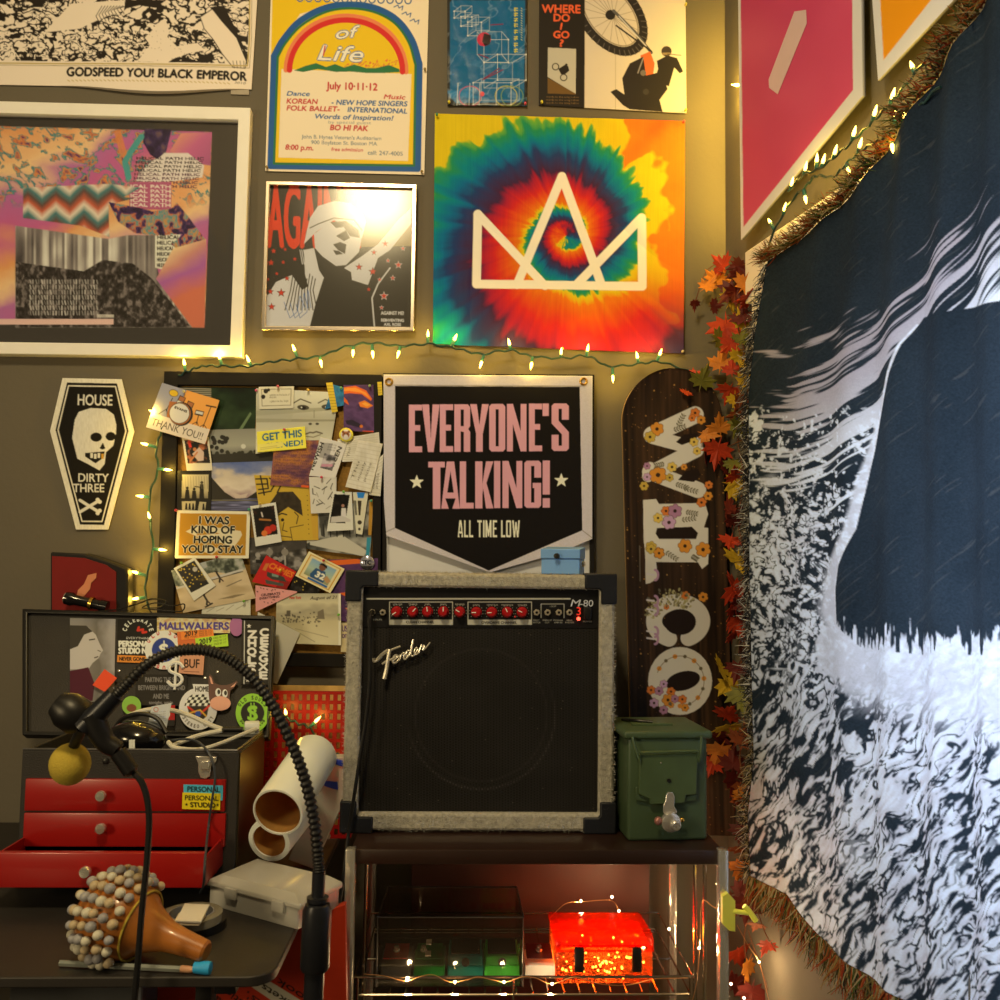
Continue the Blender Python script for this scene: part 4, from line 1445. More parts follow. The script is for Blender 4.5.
def d_(cv):
    for u, v, h in ((.06, .16, 0),): pass
    k = '#17140c'
    cv.P([(.02, .03), (.98, .03), (.98, .97), (.02, .97)], '#e8d8a0').P([(.045, .06), (.955, .06), (.955, .94), (.045, .94)], '#b8811c')
    cv.P([(.13, .44), (.3, .3), (.88, .42), (.9, .5), (.86, .62), (.8, .75), (.3, .55)], '#dcc890').P([(.3, .33), (.6, .48), (.28, .52)], '#b8811c').P([(.4, .7), (.6, .8), (.5, .92), (.36, .85)], '#dcc890')
    for t, u0, u1, v in (('I WAS', .30, .72, .27), ('KIND OF', .20, .80, .47), ('HOPING', .24, .77, .68), ("YOU'D STAY", .09, .92, .88)):
        cv.T(t, u0, v, u1, v + .005, 7.2, '#e8d8a0', 1.0); cv.T(t, u0, v, u1, v + .005, 7.2, k, .5)


paper('printed_card', 'gold card reading I WAS KIND OF HOPING YOU\'D STAY', 'card', P3((285, 155), (848, 165), (836, 526), (268, 526)), d_, '#e8d8a0', 8, [(177, 510.5, '#c03030')], res=2.4)


def d_(cv):
    blotch(cv, ['#c8ac74', '#d4b880', '#b89c66'], 30, 12, 4)
    m = (cv.V + .0 * cv.U < .36 + .08 * np.sin(cv.U * 9)).astype(float)
    blotch(cv, ['#2e3324', '#55583e', '#8a8a68', '#b0a888'], 5, 5, 9, m=m)
    cv.P([(.3, .0), (.5, .0), (.5, .12), (.3, .2)], '#a8a488')
    cv.S([(0, .42), (.4, .40), (.95, .36)], 2, '#c8bc9a').S([(.4, .43), (.95, .40)], .8, '#3a3424')
    for u, v in ((.60, .30), (.34, .72)):
        cv.S([(u, v), (u + .02, v + .12), (u, v + .2)], 2.0, '#241f18').S([(u + .02, v + .12), (u + .05, v + .2)], 1.4, '#4a3420').disc(*cv.L(u, v - .02), 1.2, '#2a2018')
    cv.P([(.30, .96), (.42, .9), (.43, .93), (.31, .99)], '#1f1c16').P([(.5, .86), (.75, .84), (.9, .87), (.7, .9)], '#8a744a').P([(.66, .62), (.9, .55), (.9, .57), (.68, .64)], '#7a6a48')


paper('photo_print', 'photo of two skateboarders on a pale paved yard', 'photo', P3((240, 620), (770, 480), (890, 832), (332, 946)), d_, '#c8ac74', 7, [(217.5, 557, '#c02c2c')], m=PHOTO)
paper('sketch_paper', 'cream paper with faint pencil lines below the skateboard photo', 'note', P3((480, 900), (850, 840), (850, 975), (470, 985)), lambda cv: [cv.S([(.1 + i * .2, .5), (.25 + i * .2, .2 + .1 * (i % 2))], .5, '#8a7c5a') for i in range(4)], '#d8cc9c', 6, [(244.7, 601, '#6a9a2a')])
paper('instant_photo', 'tilted instant photo of yellow lights in a dark room', 'photo', P3((258, 602), (420, 518), (582, 735), (416, 852)), polaroid(['#0d0b08', '#14100a', '#1c160c', '#4a3a14'], 8, lambda cv: [cv.disc(*cv.L(RNG.uniform(.12, .88), RNG.uniform(.1, .75)), .7, '#d8b030', a=.8) for i in range(34)] + [cv.disc(*cv.L(.72, .3), 2.4, '#d8c8a0', a=.7)]), '#dcd0a4', 9, [(182.5, 563, '#8ab82a')], m=PHOTO)


def dd_(cv):
    blotch(cv, ['#2c281f', '#3e382b', '#57503f', '#9a8f76'], 7, 5, 12)
    cv.P([(0, 0), (1, 0), (1, .3), (.5, .4), (0, .35)], '#4a4234', .7)
    for u in (.35, .62): cv.S([(u, .3), (u, .8)], 1.6, '#a89c80').disc(*cv.L(u, .4), 3.5, '#8a7e64')
    for i in range(8): cv.disc(*cv.L(RNG.uniform(0, .6), RNG.uniform(.45, .65)), 2.4, '#a89c80', a=.7)
    cv.P([(.1, .6), (.5, .6), (.5, .7), (.1, .7)], '#1c1912')


paper('photo_print', 'grey photo of stage equipment below the red drums instant photo', 'photo', P4((60, 318), (440, 308), (448, 575), (70, 560)), dd_, '#3e382b', 4, m=PHOTO)


def d_(cv):
    blotch(cv, ['#3a372b', '#6a654f', '#989073', '#aaa283'], 12, 9, 14)
    cv.P([(0, .0), (.18, 0), (.2, .7), (0, .85)], '#a8a080').S([(.22, .0), (.25, .6)], 4, '#4a4636').P([(.05, .8), (.55, .62), (.95, .9), (.9, 1), (.05, .88)], '#c4b992')
    for i in range(7): cv.S([(.25 + i * .1, .35), (.27 + i * .1, .65)], 1.2, '#2c291f')
    cv.P([(.94, 0), (1, 0), (1, .62), (.95, .62)], '#b8842a').P([(.93, .66), (1, .66), (.98, 1), (.93, 1)], '#3a8a8a')


paper('photo_print', 'black and white photo of crowded boxes on the cork beside the frame', 'photo', P4((445, 155), (890, 60), (868, 448), (445, 392)), d_, '#6a654f', 4, [(371.5, 501, '#3a8a5a')], m=PHOTO)
paper('instant_photo', 'instant photo of red drums on a dark stage', 'photo', P4((68, 108), (238, 82), (278, 345), (104, 376)), polaroid(['#0c0a08', '#120e0a', '#1a120c', '#3a1c10'], 15, lambda cv: (cv.disc(*cv.L(.55, .66), 4, '#c8341c'), cv.disc(*cv.L(.75, .62), 3.4, '#b82c18'), cv.disc(*cv.L(.4, .72), 3, '#d8702a'), cv.S([(.3, .36), (.7, .42)], 1.8, '#a86a2a'), cv.S([(.4, .2), (.42, .3)], 1.4, '#c8b898'))), '#dcd2aa', 9, [(260.5, 503.5, '#c8a82c'), (249.8, 509.5, '#3a8a5a')], m=PHOTO)
paper('instant_photo', 'instant photo of a person in a white shirt at a white table', 'photo', P4((622, 8), (745, 14), (756, 266), (578, 276)), polaroid(['#0c0b09', '#14110d', '#1c1812', '#2a231a'], 16, lambda cv: (cv.P([(.5, .42), (.7, .42), (.72, .66), (.5, .68)], '#d8ccb4'), cv.disc(*cv.L(.56, .36), 1.6, '#a8785a'), cv.P([(.1, .64), (.55, .62), (.9, .72), (.9, .78), (.1, .78)], '#c8bc9c'))), '#dcd2aa', 10, [(344, 492, '#6aa83a')], m=PHOTO)


def d_(cv):
    cv.P([(.25, 0), (.8, 0), (.72, .14), (.32, .14)], '#1f78b0').P([(.3, .2), (.6, .2), (.55, .55), (.38, .55)], '#3a2f20').P([(0, .2), (.2, .2), (.25, .55), (.05, .55)], '#2a241a', .8)
    cv.disc(*cv.L(.5, .72), 2.2, '#3a2f20').disc(*cv.L(.5, .88), 1.3, '#3a2f20')


paper('paper_tag', 'cream cut-out tag with a blue top beside the white shirt instant photo', 'tag', P4((752, 15), (856, 15), (815, 298), (775, 290)), d_, '#d4c898', 8)


def d_(cv):
    cv.P([(.7, .6), (1, .55), (1, 1), (.7, 1)], '#8a1410')
    cv.T('CHIMES', .2, .34, .96, .36, 5.6, '#e0701c', .4, shear=.2)
    cv.P([(.25, .5), (.75, .45), (.9, .62), (.5, .72), (.3, .66)], '#3a3a2c').P([(.4, .5), (.6, .48), (.62, .56), (.44, .6)], '#7a8a6a')
    cv.P([(.3, .8), (.85, .74), (.88, .86), (.4, .94)], '#4a4c3c').P([(.1, .25), (.2, .2), (.2, .5), (.1, .5)], '#c8702a')


paper('flyer', 'red flyer with orange lettering pinned at a tilt', 'flyer', P4((175, 435), (376, 545), (306, 666), (80, 612)), d_, '#c01c18', 8, [(281, 570, '#d8b42a')])


def d_(cv):
    cv.P([(.07, .06), (.93, .06), (.93, .94), (.07, .94)], '#c8901c').P([(.1, .09), (.9, .09), (.9, .91), (.1, .91)], '#e2cc88')
    m = cv.mask([cv.L(*p) for p in ((.16, .16), (.84, .16), (.84, .8), (.16, .8))])
    cv.paint(ramp(cv.V, [(.1, '#7aa0a8'), (.5, '#a8b890'), (.8, '#8a8a54')]), m)
    cv.P([(.3, .7), (.36, .42), (.62, .4), (.72, .62), (.7, .8), (.34, .8)], '#2a5068').disc(*cv.L(.5, .3), 3.6, '#7a4a2c').P([(.38, .26), (.44, .16), (.58, .18), (.62, .28), (.5, .24)], '#241a10')
    cv.T('32', .42, .7, .68, .7, 5.5, '#e8dcb0', .5)
    cv.P([(.7, .5), (.86, .62), (.8, .75), (.66, .66)], '#b88a50').P([(.3, .82), (.85, .82), (.85, .9), (.3, .9)], '#20608c')


paper('trading_card', 'gold-edged card of a ball player in a number 32 shirt', 'card', P4((460, 408), (698, 526), (602, 688), (368, 572)), d_, '#e6d28c', 10, [(324, 560.5, '#b83028')])
paper('photo_print', 'small dark photo half hidden under the number 32 card', 'photo', P4((365, 560), (540, 620), (520, 720), (330, 665)), lambda cv: (blotch(cv, ['#0f0d0a', '#1c1812', '#3a342a'], 5, 5, 6), [cv.disc(*cv.L(RNG.uniform(0, .5), RNG.uniform(0, 1)), .6, '#c8a83a') for i in range(6)]), '#16130e', 7, m=PHOTO)


def d_(cv):
    for i in range(26):
        u = RNG.uniform(.03, .7); v = RNG.uniform(.05, .95)
        if abs(v - .45) > .16 and u < 1 - abs(v - .35) * 1.1: cv.S([(u, v), (u + .012, v + .02)], .9, '#4a2420')
    cv.text('CELEBRATE', (261, 596.3), (280.5, 594.3), 2.2, '#3a1c1a', bold=.15); cv.text('EVERYTHING', (259.5, 599.8), (279.5, 597.4), 2.2, '#3a1c1a', bold=.15)


q = P4((103, 635), (380, 676), (380, 684), (105, 812))
paper('paper_pennant', 'small pink triangular paper pennant with black lettering', 'pennant', q, d_, '#e0967e', 11, res=2.4)


def d_(cv):
    n = fbm(cv.X / 20, cv.Y / 10, 3, 5)
    cv.paint(ramp(cv.V + .3 * (n - .5), [(0, '#b8ac7c'), (.2, '#d4c48c'), (.35, '#a89a6e'), (.6, '#cdbb80'), (1, '#d8c88e')]))
    for i in range(60): cv.disc(*cv.L(RNG.uniform(.05, .68), RNG.normal(.48, .06)), RNG.uniform(.5, 1.2), '#4a4130', a=.8)
    cv.P([(.64, .36), (.73, .3), (.75, .5), (.64, .5)], '#7a6c4c').P([(.16, .34), (.22, .34), (.22, .46), (.16, .46)], '#5a5038')
    cv.S([(.3, .7), (.8, .85)], .6, '#9a8c60').S([(.1, .6), (.6, .95)], .6, '#9a8c60')
    cv.T('New York', .2, .11, .38, .11, 2.8, '#b8442c', .2); cv.T('August of 21', .52, .12, .94, .10, 3.0, '#4a4030', .1, shear=.25)
    cv.P([(.96, 0), (1, 0), (1, 1), (.96, 1)], '#e4d8a8')


paper('postcard', 'sepia beach postcard pinned low beside the amplifier', 'postcard', P4((245, 690), (672, 690), (674, 1035), (235, 1020)), d_, '#d4c48c', 9, [(339, 614.5, '#6aa82a')])


def d_(cv):
    blotch(cv, ['#4a2a48', '#5a3454', '#3c2440'], 8, 8, 6)
    for pts in ([(0, .02), (.6, .0), (.9, .06), (.5, .08), (.1, .1)], [(.2, .55), (.5, .5), (.9, .62), (.6, .66)], [(.3, .78), (.7, .74), (.95, .85), (.5, .86)]): cv.P(pts, '#e0621c')


paper('printed_card', 'purple card with orange shapes half hidden by the amplifier corner', 'card', P4((560, 465), (920, 455), (910, 920), (620, 860)), d_, '#5a3454', 6)
paper('printed_card', 'small cream card with purple letters peeking out beside the amplifier', 'card', P4((672, 885), (760, 885), (760, 1080), (672, 1080)), lambda cv: (cv.T('US', .08, .3, .5, .3, 6, '#5a3a5c', .3), cv.T('on', .08, .52, .5, .52, 6, '#5a3a5c', .2)), '#d0b878', 5)
badge('button_badge', 'shiny silver round badge pinned above the amplifier corner', P4((848, 485))[0], 7.2, lambda cv: (cv.disc(367.2, 562.7, 8, '#b8b0a0'), cv.text('ITC', (362.5, 564.5), (371.5, 564.5), 4, INK, bold=.3), cv.poly([(360, 566), (373, 566), (370, 570), (363, 570)], '#5a5448')), mat('foil_badge', attr=True, rough=.2, metal=.7), 9)
paper('cream_paper', 'large cream paper corner sticking out behind the open toolbox lid', 'paper', [(258, 612), (300, 633), (277, 684), (250, 676)], lambda cv: None, '#d8cca0', 12)
# ================================================================== framed white sheet and felt pennant above the amplifier
fr = thing('framed_poster', 'black framed white sheet hidden behind the black felt pennant', 'framed picture', at(488, 572, -.01))
frame_ring('frame', [(383, 373), (594.5, 374.5), (594, 640), (382, 640)], [(386, 378), (590, 379), (590, 634), (386, 634)], -.024, .022, BLACKWOOD, fr, .001)
MB().prism([at(x, y, -.014) for x, y in ((386, 377), (591, 378), (591, 636), (385, 636))], (0, .008, 0)).build('sheet', mat('cream_sheet', A('#d8ccaa'), .6, var=.03), fr)

cv = Canvas(380, 372, 598, 578, 2.4, '#c9bba6')


def o9(P): return [(370 + a / 4.167, 360 + b / 4.167) for a, b in P]


X, Y = cv.X, cv.Y
cv.paint(cv.a * (.93 + .14 * vnoise(X * 1.5, Y * 1.5, 4))[..., None])
cv.poly(o9([(104, 108), (874, 112), (884, 710), (495, 878), (104, 700)]), '#14110f')
cv.line(o9([(58, 62), (925, 66)]), 1, '#e4d6b8').line(o9([(100, 105), (878, 109)]), .8, '#8a7e6e')
for p_, q_ in (((60, 720), (104, 700)), ((925, 742), (884, 710))): cv.line(o9([p_, q_]), .8, '#8a7e6e')
PK, BKG = '#d99a92', '#14110f'


def block(cv, ch, x0, x1, y0, y1, c, b, st=.27):
    """tall condensed block capitals built from bars"""
    w, h = x1 - x0, y1 - y0
    q = lambda P, cc=c: cv.poly(o9([(x0 + a * w, y0 + d * h) for a, d in P]), cc)
    bar = lambda a, d, e, f, cc=c: q([(a, d), (e, d), (e, f), (a, f)], cc)
    s, t = (.30 if ch in 'N' else .40 if ch in 'ORSGAKV' else .36 if ch == 'Y' else .45) * (.72 if h < 100 else 1), .12
    if ch == 'E': bar(0, 0, s, 1); bar(0, 0, 1, t); bar(0, .43, .85, .43 + t); bar(0, 1 - t, 1, 1)
    elif ch == 'V': q([(0, 0), (s, 0), (.5, .72), (1 - s, 0), (1, 0), (.66, 1), (.34, 1)])
    elif ch == 'R': bar(0, 0, s, 1); q([(0, 0), (.85, 0), (1, .06), (1, .46), (.88, .52), (1, .58), (1, 1), (1 - s, 1), (1 - s, .58), (s, .57), (s, 1), (0, 1)]); bar(s, .11, 1 - s, .46, b); 
    elif ch == 'Y': q([(0, 0), (s, 0), (.5, .44), (1 - s, 0), (1, 0), (.5 + s / 2, .62), (.5 + s / 2, 1), (.5 - s / 2, 1), (.5 - s / 2, .62)])
    elif ch == 'O': q([(.14, 0), (.86, 0), (1, .05), (1, .95), (.86, 1), (.14, 1), (0, .95), (0, .05)]); bar(s, .11, 1 - s, .89, b)
    elif ch == 'N': bar(0, 0, s, 1); bar(1 - s, 0, 1, 1); q([(0, 0), (s, 0), (1, 1), (1 - s, 1)])
    elif ch == 'S': q([(.14, 0), (.86, 0), (1, .05), (1, .34), (1 - s, .34), (1 - s, .11), (s, .11), (s, .36), (1, .60), (1, .95), (.86, 1), (.14, 1), (0, .95), (0, .66), (s, .66), (s, .89), (1 - s, .89), (1 - s, .65), (0, .42), (0, .05)])
    elif ch == 'T': bar(0, 0, 1, t); bar(.5 - s / 2, 0, .5 + s / 2, 1)
    elif ch == 'A': q([(.30, 0), (.70, 0), (1, 1), (1 - s, 1), (.78, .78), (.22, .78), (s, 1), (0, 1)]); q([(.5, .2), (.68, .66), (.32, .66)], b)
    elif ch == 'L': bar(0, 0, s, 1); bar(0, 1 - t, 1, 1)
    elif ch == 'K': bar(0, 0, s, 1); q([(s, .48), (1 - s, 0), (1, 0), (.62, .46), (1, 1), (1 - s, 1), (.45, .58), (s, .70)])
    elif ch == 'I': bar(0, 0, 1, 1)
    elif ch == 'G': q([(.14, 0), (.86, 0), (1, .05), (1, .36), (1 - s, .36), (1 - s, .11), (s, .11), (s, .89), (1 - s, .89), (1 - s, .58), (.5, .58), (.5, .47), (1, .47), (1, .95), (.86, 1), (.14, 1), (0, .95), (0, .05)])
    elif ch == '!': bar(0, 0, 1, .72); bar(0, .80, 1, 1)
    elif ch == "'": bar(.1, 0, .9, .26)
    elif ch == 'M': bar(0, 0, s * .8, 1); bar(1 - s * .8, 0, 1, 1); q([(0, 0), (s * .8, 0), (.5, .6), (1 - s * .8, 0), (1, 0), (.58, .95), (.42, .95)])
    elif ch == 'W': q([(0, 0), (.2, 0), (.3, .66), (.42, .1), (.58, .1), (.7, .66), (.8, 0), (1, 0), (.82, 1), (.62, 1), (.5, .45), (.38, 1), (.18, 1)])


for ch, a_, b_ in (('E', 162, 217), ('V', 217, 290), ('E', 291, 346), ('R', 352, 417), ('Y', 417, 495), ('O', 497, 563), ('N', 571, 652), ('E', 662, 717), ("'", 716, 748), ('S', 757, 828)):
    yo = (a_ - 162) * -.008
    block(cv, ch, a_, b_, 186 + yo, 384 + yo, PK, BKG)
for ch, a_, b_ in (('T', 243, 312), ('A', 297, 374), ('L', 374, 432), ('K', 438, 514), ('I', 517, 543), ('N', 552, 635), ('G', 643, 713), ('!', 720, 749)):
    yo = (a_ - 243) * -.01
    block(cv, ch, a_, b_, 424 + yo, 620 + yo, PK, BKG, .26 if ch != '!' else .3)
x = 366
for ch, w in (('A', 24), ('L', 19), ('L', 19), (' ', 12), ('T', 22), ('I', 9), ('M', 28), ('E', 20), (' ', 12), ('L', 19), ('O', 23), ('W', 34)):
    if ch != ' ': block(cv, ch, x, x + w - 2.5, 668, 738, '#e6dcb8', BKG, .16)
    x += w * 1.095
for p in ((195, 507), (797, 500)):
    c_ = o9([p])[0]
    star(cv, c_[0], c_[1] + .5, 7.4, '#e6dcb8')


def pen(u, v):
    xl = np.interp(v, [0, .8, 1], [383.5, 384, 386.5]); xr = np.interp(v, [0, 1], [592.5, 592])
    px = xl + u * (xr - xl)
    top = 374.5 + u * 1.5
    bot = np.interp(px, [384, 387, 490, 560, 592], [533, 536, 572.5, 553, 539])
    return np.stack([px, top + v * (bot - top)], -1)


PE = thing('felt_pennant', 'black felt pennant with pink EVERYONE\'S TALKING lettering and silver border', 'pennant', at(489, 573, -.03))
us_ = lambda n: np.unique(np.concatenate([np.linspace(0, 1, n), [(490 - 385) / 207.]]))
sheet('felt_panel', cv, pen, wy(-.030), 2.0, FELT, PE, th=.003, edge='#a89a86', us=us_, bulge=lambda u, v: .006 * (1 - v) * 0 + .005 * v * v * (np.abs(u - .5) * 2) ** 2)
for p in ((389, 382), (583.5, 381.5)):
    MB().torus(at(*p, -.0315), (0, -1, 0), .0068, .0026, 20, 8).build('grommet', BRASS, PE)

# ================================================================== skateboard deck with flower letters
cv = Canvas(615, 362, 738, 850, 2.0, '#2a1b11')
X, Y = cv.X, cv.Y
xl = 622 + (Y - 420) * .027
gr = vnoise((X - xl) / 2.0, Y / 90, 3) * .6 + fbm((X - xl) / 5, Y / 160, 3, 7) * .7
cv.paint(ramp(gr, [(.3, '#1a1008'), (.7, '#332110'), (1, '#4a3018')]))
for i in range(520):
    x, y = RNG.uniform(618, 735), RNG.uniform(368, 840)
    cv.disc(x, y, RNG.choice([.35, .5, .8], p=[.6, .3, .1]), RNG.choice(['#a8742c', '#c08a3a', '#7a4a20']), a=.8)


def o10(P): return [(610 + a / 5, 360 + b / 5) for a, b in P]
def o11(P): return [(610 + a / 5, 540 + b / 5) for a, b in P]


WC = '#d9cba4'
FL = ['#d98a2a', '#c8a23a', '#d8762a', '#b07a84', '#c89aa0', '#e0b84a']


def flower(x, y, r, c, n=6, core='#3a2414'):
    for i in range(n):
        t = 2 * math.pi * i / n + x
        cv.disc(x + r * .62 * math.cos(t), y + r * .62 * math.sin(t), r * .42, '#5a3a1c')
    for i in range(n):
        t = 2 * math.pi * i / n + x
        cv.disc(x + r * .62 * math.cos(t), y + r * .62 * math.sin(t), r * .36, c)
    cv.disc(x, y, r * .42, c).disc(x, y, r * .25, core)


def sprig(x, y, dx, dy, c='#6a6040', n=5):
    cv.line([(x, y), (x + dx, y + dy)], .6, c)
    for i in range(n):
        t = (i + .5) / n
        px, py = x + dx * t, y + dy * t
        L = math.hypot(dx, dy)
        for sg in (1, -1):
            cv.disc(px + sg * -dy / L * 1.6, py + sg * dx / L * 1.6, 1.5, c, .7, math.atan2(dy, dx) + sg * .8)


for pts, w in ((o10([(210, 375), (425, 275)]), 17), (o10([(215, 385), (420, 440), (430, 420)]), 14), (o10([(215, 560), (330, 500), (430, 450)]), 15), (o10([(200, 560), (440, 650)]), 16), (o10([(190, 580), (200, 540)]), 12)):
    cv.line(pts, w, WC)
cv.poly(o10([(330, 410), (370, 372), (440, 366), (430, 400), (360, 425)]), '#22150d').poly(o10([(340, 600), (380, 555), (440, 545), (455, 575), (420, 610)]), '#22150d')
cv.poly(o10([(165, 700), (230, 695), (245, 720), (440, 715), (470, 700), (490, 770), (465, 850), (430, 870), (410, 832), (240, 835), (210, 860), (230, 890), (300, 905), (440, 900), (470, 870), (495, 940), (490, 1000), (180, 1000), (168, 900)]), WC)
cv.poly(o11([(172, -100), (490, -60), (490, 120), (460, 145), (440, 112), (230, 110), (240, 190), (200, 215), (178, 220)]), WC)
cv.poly(o10([(235, 840), (410, 834), (440, 865), (430, 895), (245, 895), (228, 868)]), '#22150d')
c0 = o11([(340, 405)])[0]
ring = [(c0[0] + 32 * math.cos(R(t)), c0[1] + 27 * math.sin(R(t))) for t in range(105, 436, 6)]
cv.line([(c0[0] + 24 * math.cos(R(t)), c0[1] + 19 * math.sin(R(t))) for t in range(112, 429, 6)], 16, WC)
cv.disc(c0[0] + 2, c0[1] + 1, 16, '#22150d', 13)
c1 = o11([(350, 705)])[0]
cv.disc(c1[0], c1[1], 32, WC, 34).disc(c1[0] + 3, c1[1], 17.5, '#22150d', 9.5, -.25)
for x, y, r, c in ((235, 345, 33, 0), (200, 385, 28, 1), (425, 265, 24, 2), (455, 300, 22, 0), (410, 290, 18, 2), (240, 575, 42, 0), (310, 535, 24, 5), (298, 588, 20, 1), (185, 530, 18, 3), (185, 585, 20, 4), (493, 625, 20, 2), (490, 680, 22, 0), (457, 712, 24, 2), (280, 755, 24, 2), (325, 755, 34, 3), (295, 812, 34, 4), (240, 790, 24, 5), (375, 930, 34, 0), (465, 948, 36, 0), (205, 935, 28, 1), (245, 965, 28, 0), (170, 630, 22, 1), (420, 410, 22, 5), (435, 455, 20, 5), (370, 535, 16, 0)):
    p = o10([(x, y)])[0]
    flower(p[0], p[1], r / 5 * 1.05, FL[c])
for x, y, r, c in ((378, 278, 22, 2), (465, 285, 24, 0), (282, 335, 14, 2), (205, 750, 22, 2), (245, 755, 22, 3), (220, 815, 24, 4), (268, 850, 22, 3), (305, 758, 22, 2), (290, 800, 30, 0), (325, 795, 20, 3), (362, 797, 22, 2), (375, 838, 20, 0), (268, 720, 20, 4), (305, 825, 16, 0), (205, 45, 24, 1), (245, 66, 26, 0)):
    p = o11([(x, y)])[0]
    flower(p[0], p[1], r / 5 * 1.05, FL[c])
for i in range(130):
    t, q_ = RNG.uniform(3.2, 5.7), RNG.uniform(13, 30)
    x, y = c0[0] - 6 + q_ * math.cos(t), c0[1] - 3 + q_ * math.sin(t) + RNG.normal(0, 1.5)
    cv.disc(x, y, RNG.uniform(.9, 1.9), ['#8a7c4a', '#a89a5a', '#6a6040', '#b8a86a'][i % 4], RNG.uniform(.7, 1.4), t)
for i in range(12):
    t = R(-150 + i * 24)
    cv.disc(c1[0] + 24 * math.cos(t), c1[1] + 25 * math.sin(t), 1.8 if i % 2 else 2.4, ['#d98a2a', '#6a6040'][i % 2])
cv.arc(c1[0], c1[1], 24, 25, -160, 60, .6, '#6a5030')
for a_, b_ in (((320, 350), (60, -20)), ((340, 330), (30, -60)), ((370, 640), (70, 20)), ((330, 620), (60, 20)), ((380, 760), (60, 10)), ((360, 800), (70, -10)), ((280, 960), (60, 40)), ((270, 520), (-50, 10)), ((410, 980), (30, 20))):
    sprig(610 + a_[0] / 5, 360 + a_[1] / 5, b_[0] / 5, b_[1] / 5)
for y in (170, 300, 345, 455, 490):
    p = o11([(185, y)])[0]
    cv.line([(p[0], p[1]), (p[0] + 7, p[1] + 1)], 1.8, '#d8c8b0').arc(p[0] + 8, p[1] + 1, 3, 5, -90, 90, 2.4, '#b88a90')
cv.line(o11([(148, 30), (150, 205)]), 1, '#8a7a58', a=.6)


def deckmap(u, v):
    y = 369.5 + v * 466
    k = np.clip((y - 369.5) / 52, 0, 1)
    hw = np.sqrt(np.clip(1 - (1 - k) ** 2, 0.0009, 1))
    xl_, xr_ = 622 + np.maximum(y - 420, 0) * .027, 722 + np.maximum(y - 420, 0) * .032
    xc = (xl_ + xr_) / 2
    return np.stack([xc + (u * 2 - 1) * (xr_ - xl_) / 2 * hw, y], -1)


o = sheet('skateboard_deck', cv, deckmap, wy(-.035), 1.7, VINYL, th=.010, edge='#c89a5a', bulge=lambda u, v: .014 * (np.abs(u * 2 - 1) ** 3) * 0.3 + .012 * np.clip((.12 - v) / .12, 0, 1) ** 2)
tag(o, 'dark brown skateboard deck with flower-covered cream lettering standing against the wall', 'skateboard deck')

# ================================================================== woven blanket hung on the side wall
cv = Canvas(735, -80, 1014, 1090, 1.35, (.012, .019, .030))
X, Y = cv.X, cv.Y
NAVY, WHT, MAU = np.array([.015, .025, .042]), np.array([.56, .67, .90]), np.array([.30, .31, .44])
cur = 80 * np.clip((X - 790) / 130, 0, 2.2) ** 1.7
W_ = Y + cur
weave = .75 + .5 * vnoise(X * 1.1, Y * 1.1, 2)
base = NAVY * weave[..., None] * (1 + .5 * (fbm(X / 30, Y / 60, 3, 4) - .5)[..., None])
sc = sstep(.72, .8, fbm((X + Y) / 3, (X - Y) / 40, 3, 9))
base = base + (.018 * sc)[..., None]
cv.paint(base)
# pale flowing streaks
s1 = .55 * fbm(X / 80 + 3, W_ / 9, 3, 21) + .45 * fbm(X / 45 + 3, W_ / 3.2, 3, 23)
band = np.interp(W_, [325, 350, 380, 430, 480, 540], [0, .6, .75, .85, .9, .9]) * np.interp(Y, [150, 240, 470, 520], [0, 1, 1, .2])
left_fade = np.interp(X, [745, 775, 840], [.35, .8, 1])
m = sstep(.465, .52, s1 * (.55 + .5 * band * left_fade)) * (band > 0)
cv.paint(MAU + (WHT - MAU) * sstep(380, 520, W_ + 0 * X)[..., None], m)
# rocks / crowd texture below
dens = np.interp(Y, [385, 415, 470, 530, 600, 700, 800, 1000], [.0, .42, .47, .52, .53, .55, .54, .53])
dens = dens + np.interp(X, [750, 820, 850, 920], [0, 0, .02, .04]) * (Y > 600)
warp = 10 * (fbm(X / 22, Y / 22, 2, 31) - .5)
kb = sstep(560, 760, Y)
na = fbm((X + warp) / 4.6, (Y + warp) / 4.6, 3, 41)
nb_ = fbm((X + warp + .55 * Y) / 4.8, (Y + warp) / 12, 3, 42)
n_ = .75 * (na * (1 - kb) + nb_ * kb) + .25 * fbm(X / 30, Y / 30, 2, 43)
big = fbm((X + .5 * Y) / 36, Y / 50, 3, 47)
w_ = sstep(-.035, .035, n_ + dens - 1.0 + .30 * (big - .5)) * sstep(385, 420, Y + 14 * (fbm(X / 12, Y / 30, 2, 5) - .5) - .05 * (X - 750))
# plain white sweep beside the dark figure
fig = [(930, 318), (912, 345), (902, 372), (888, 420), (877, 470), (866, 530), (850, 566), (846, 590), (848, 624), (870, 648), (930, 655), (1014, 655), (1014, 300)]
figm = cv.mask(fig)
edge_x = np.interp(Y, [318, 345, 372, 420, 470, 530, 566, 612, 640], [930, 912, 902, 888, 877, 866, 850, 846, 860])
dist = edge_x - X
rim = np.interp(Y, [330, 400, 520, 600, 660], [3, 5, 13, 26, 28])
wr = sstep(rim, rim * .55, dist) * (dist > -12) * (Y > 325) * sstep(690, 640, Y + 12 * (fbm(X / 9, Y / 20, 2, 13) - .5))
sweep = sstep(.40, .5, fbm(X / 20, Y / 40, 3, 51) + np.interp(Y, [600, 650, 700, 760], [.3, .3, .12, -.1]) + np.interp(X, [815, 845, 885], [-.6, -.08, .16])) * sstep(615, 630, Y) * sstep(735, 690, Y + .25 * (915 - X))
w_ = np.maximum(np.maximum(w_, wr), sweep)
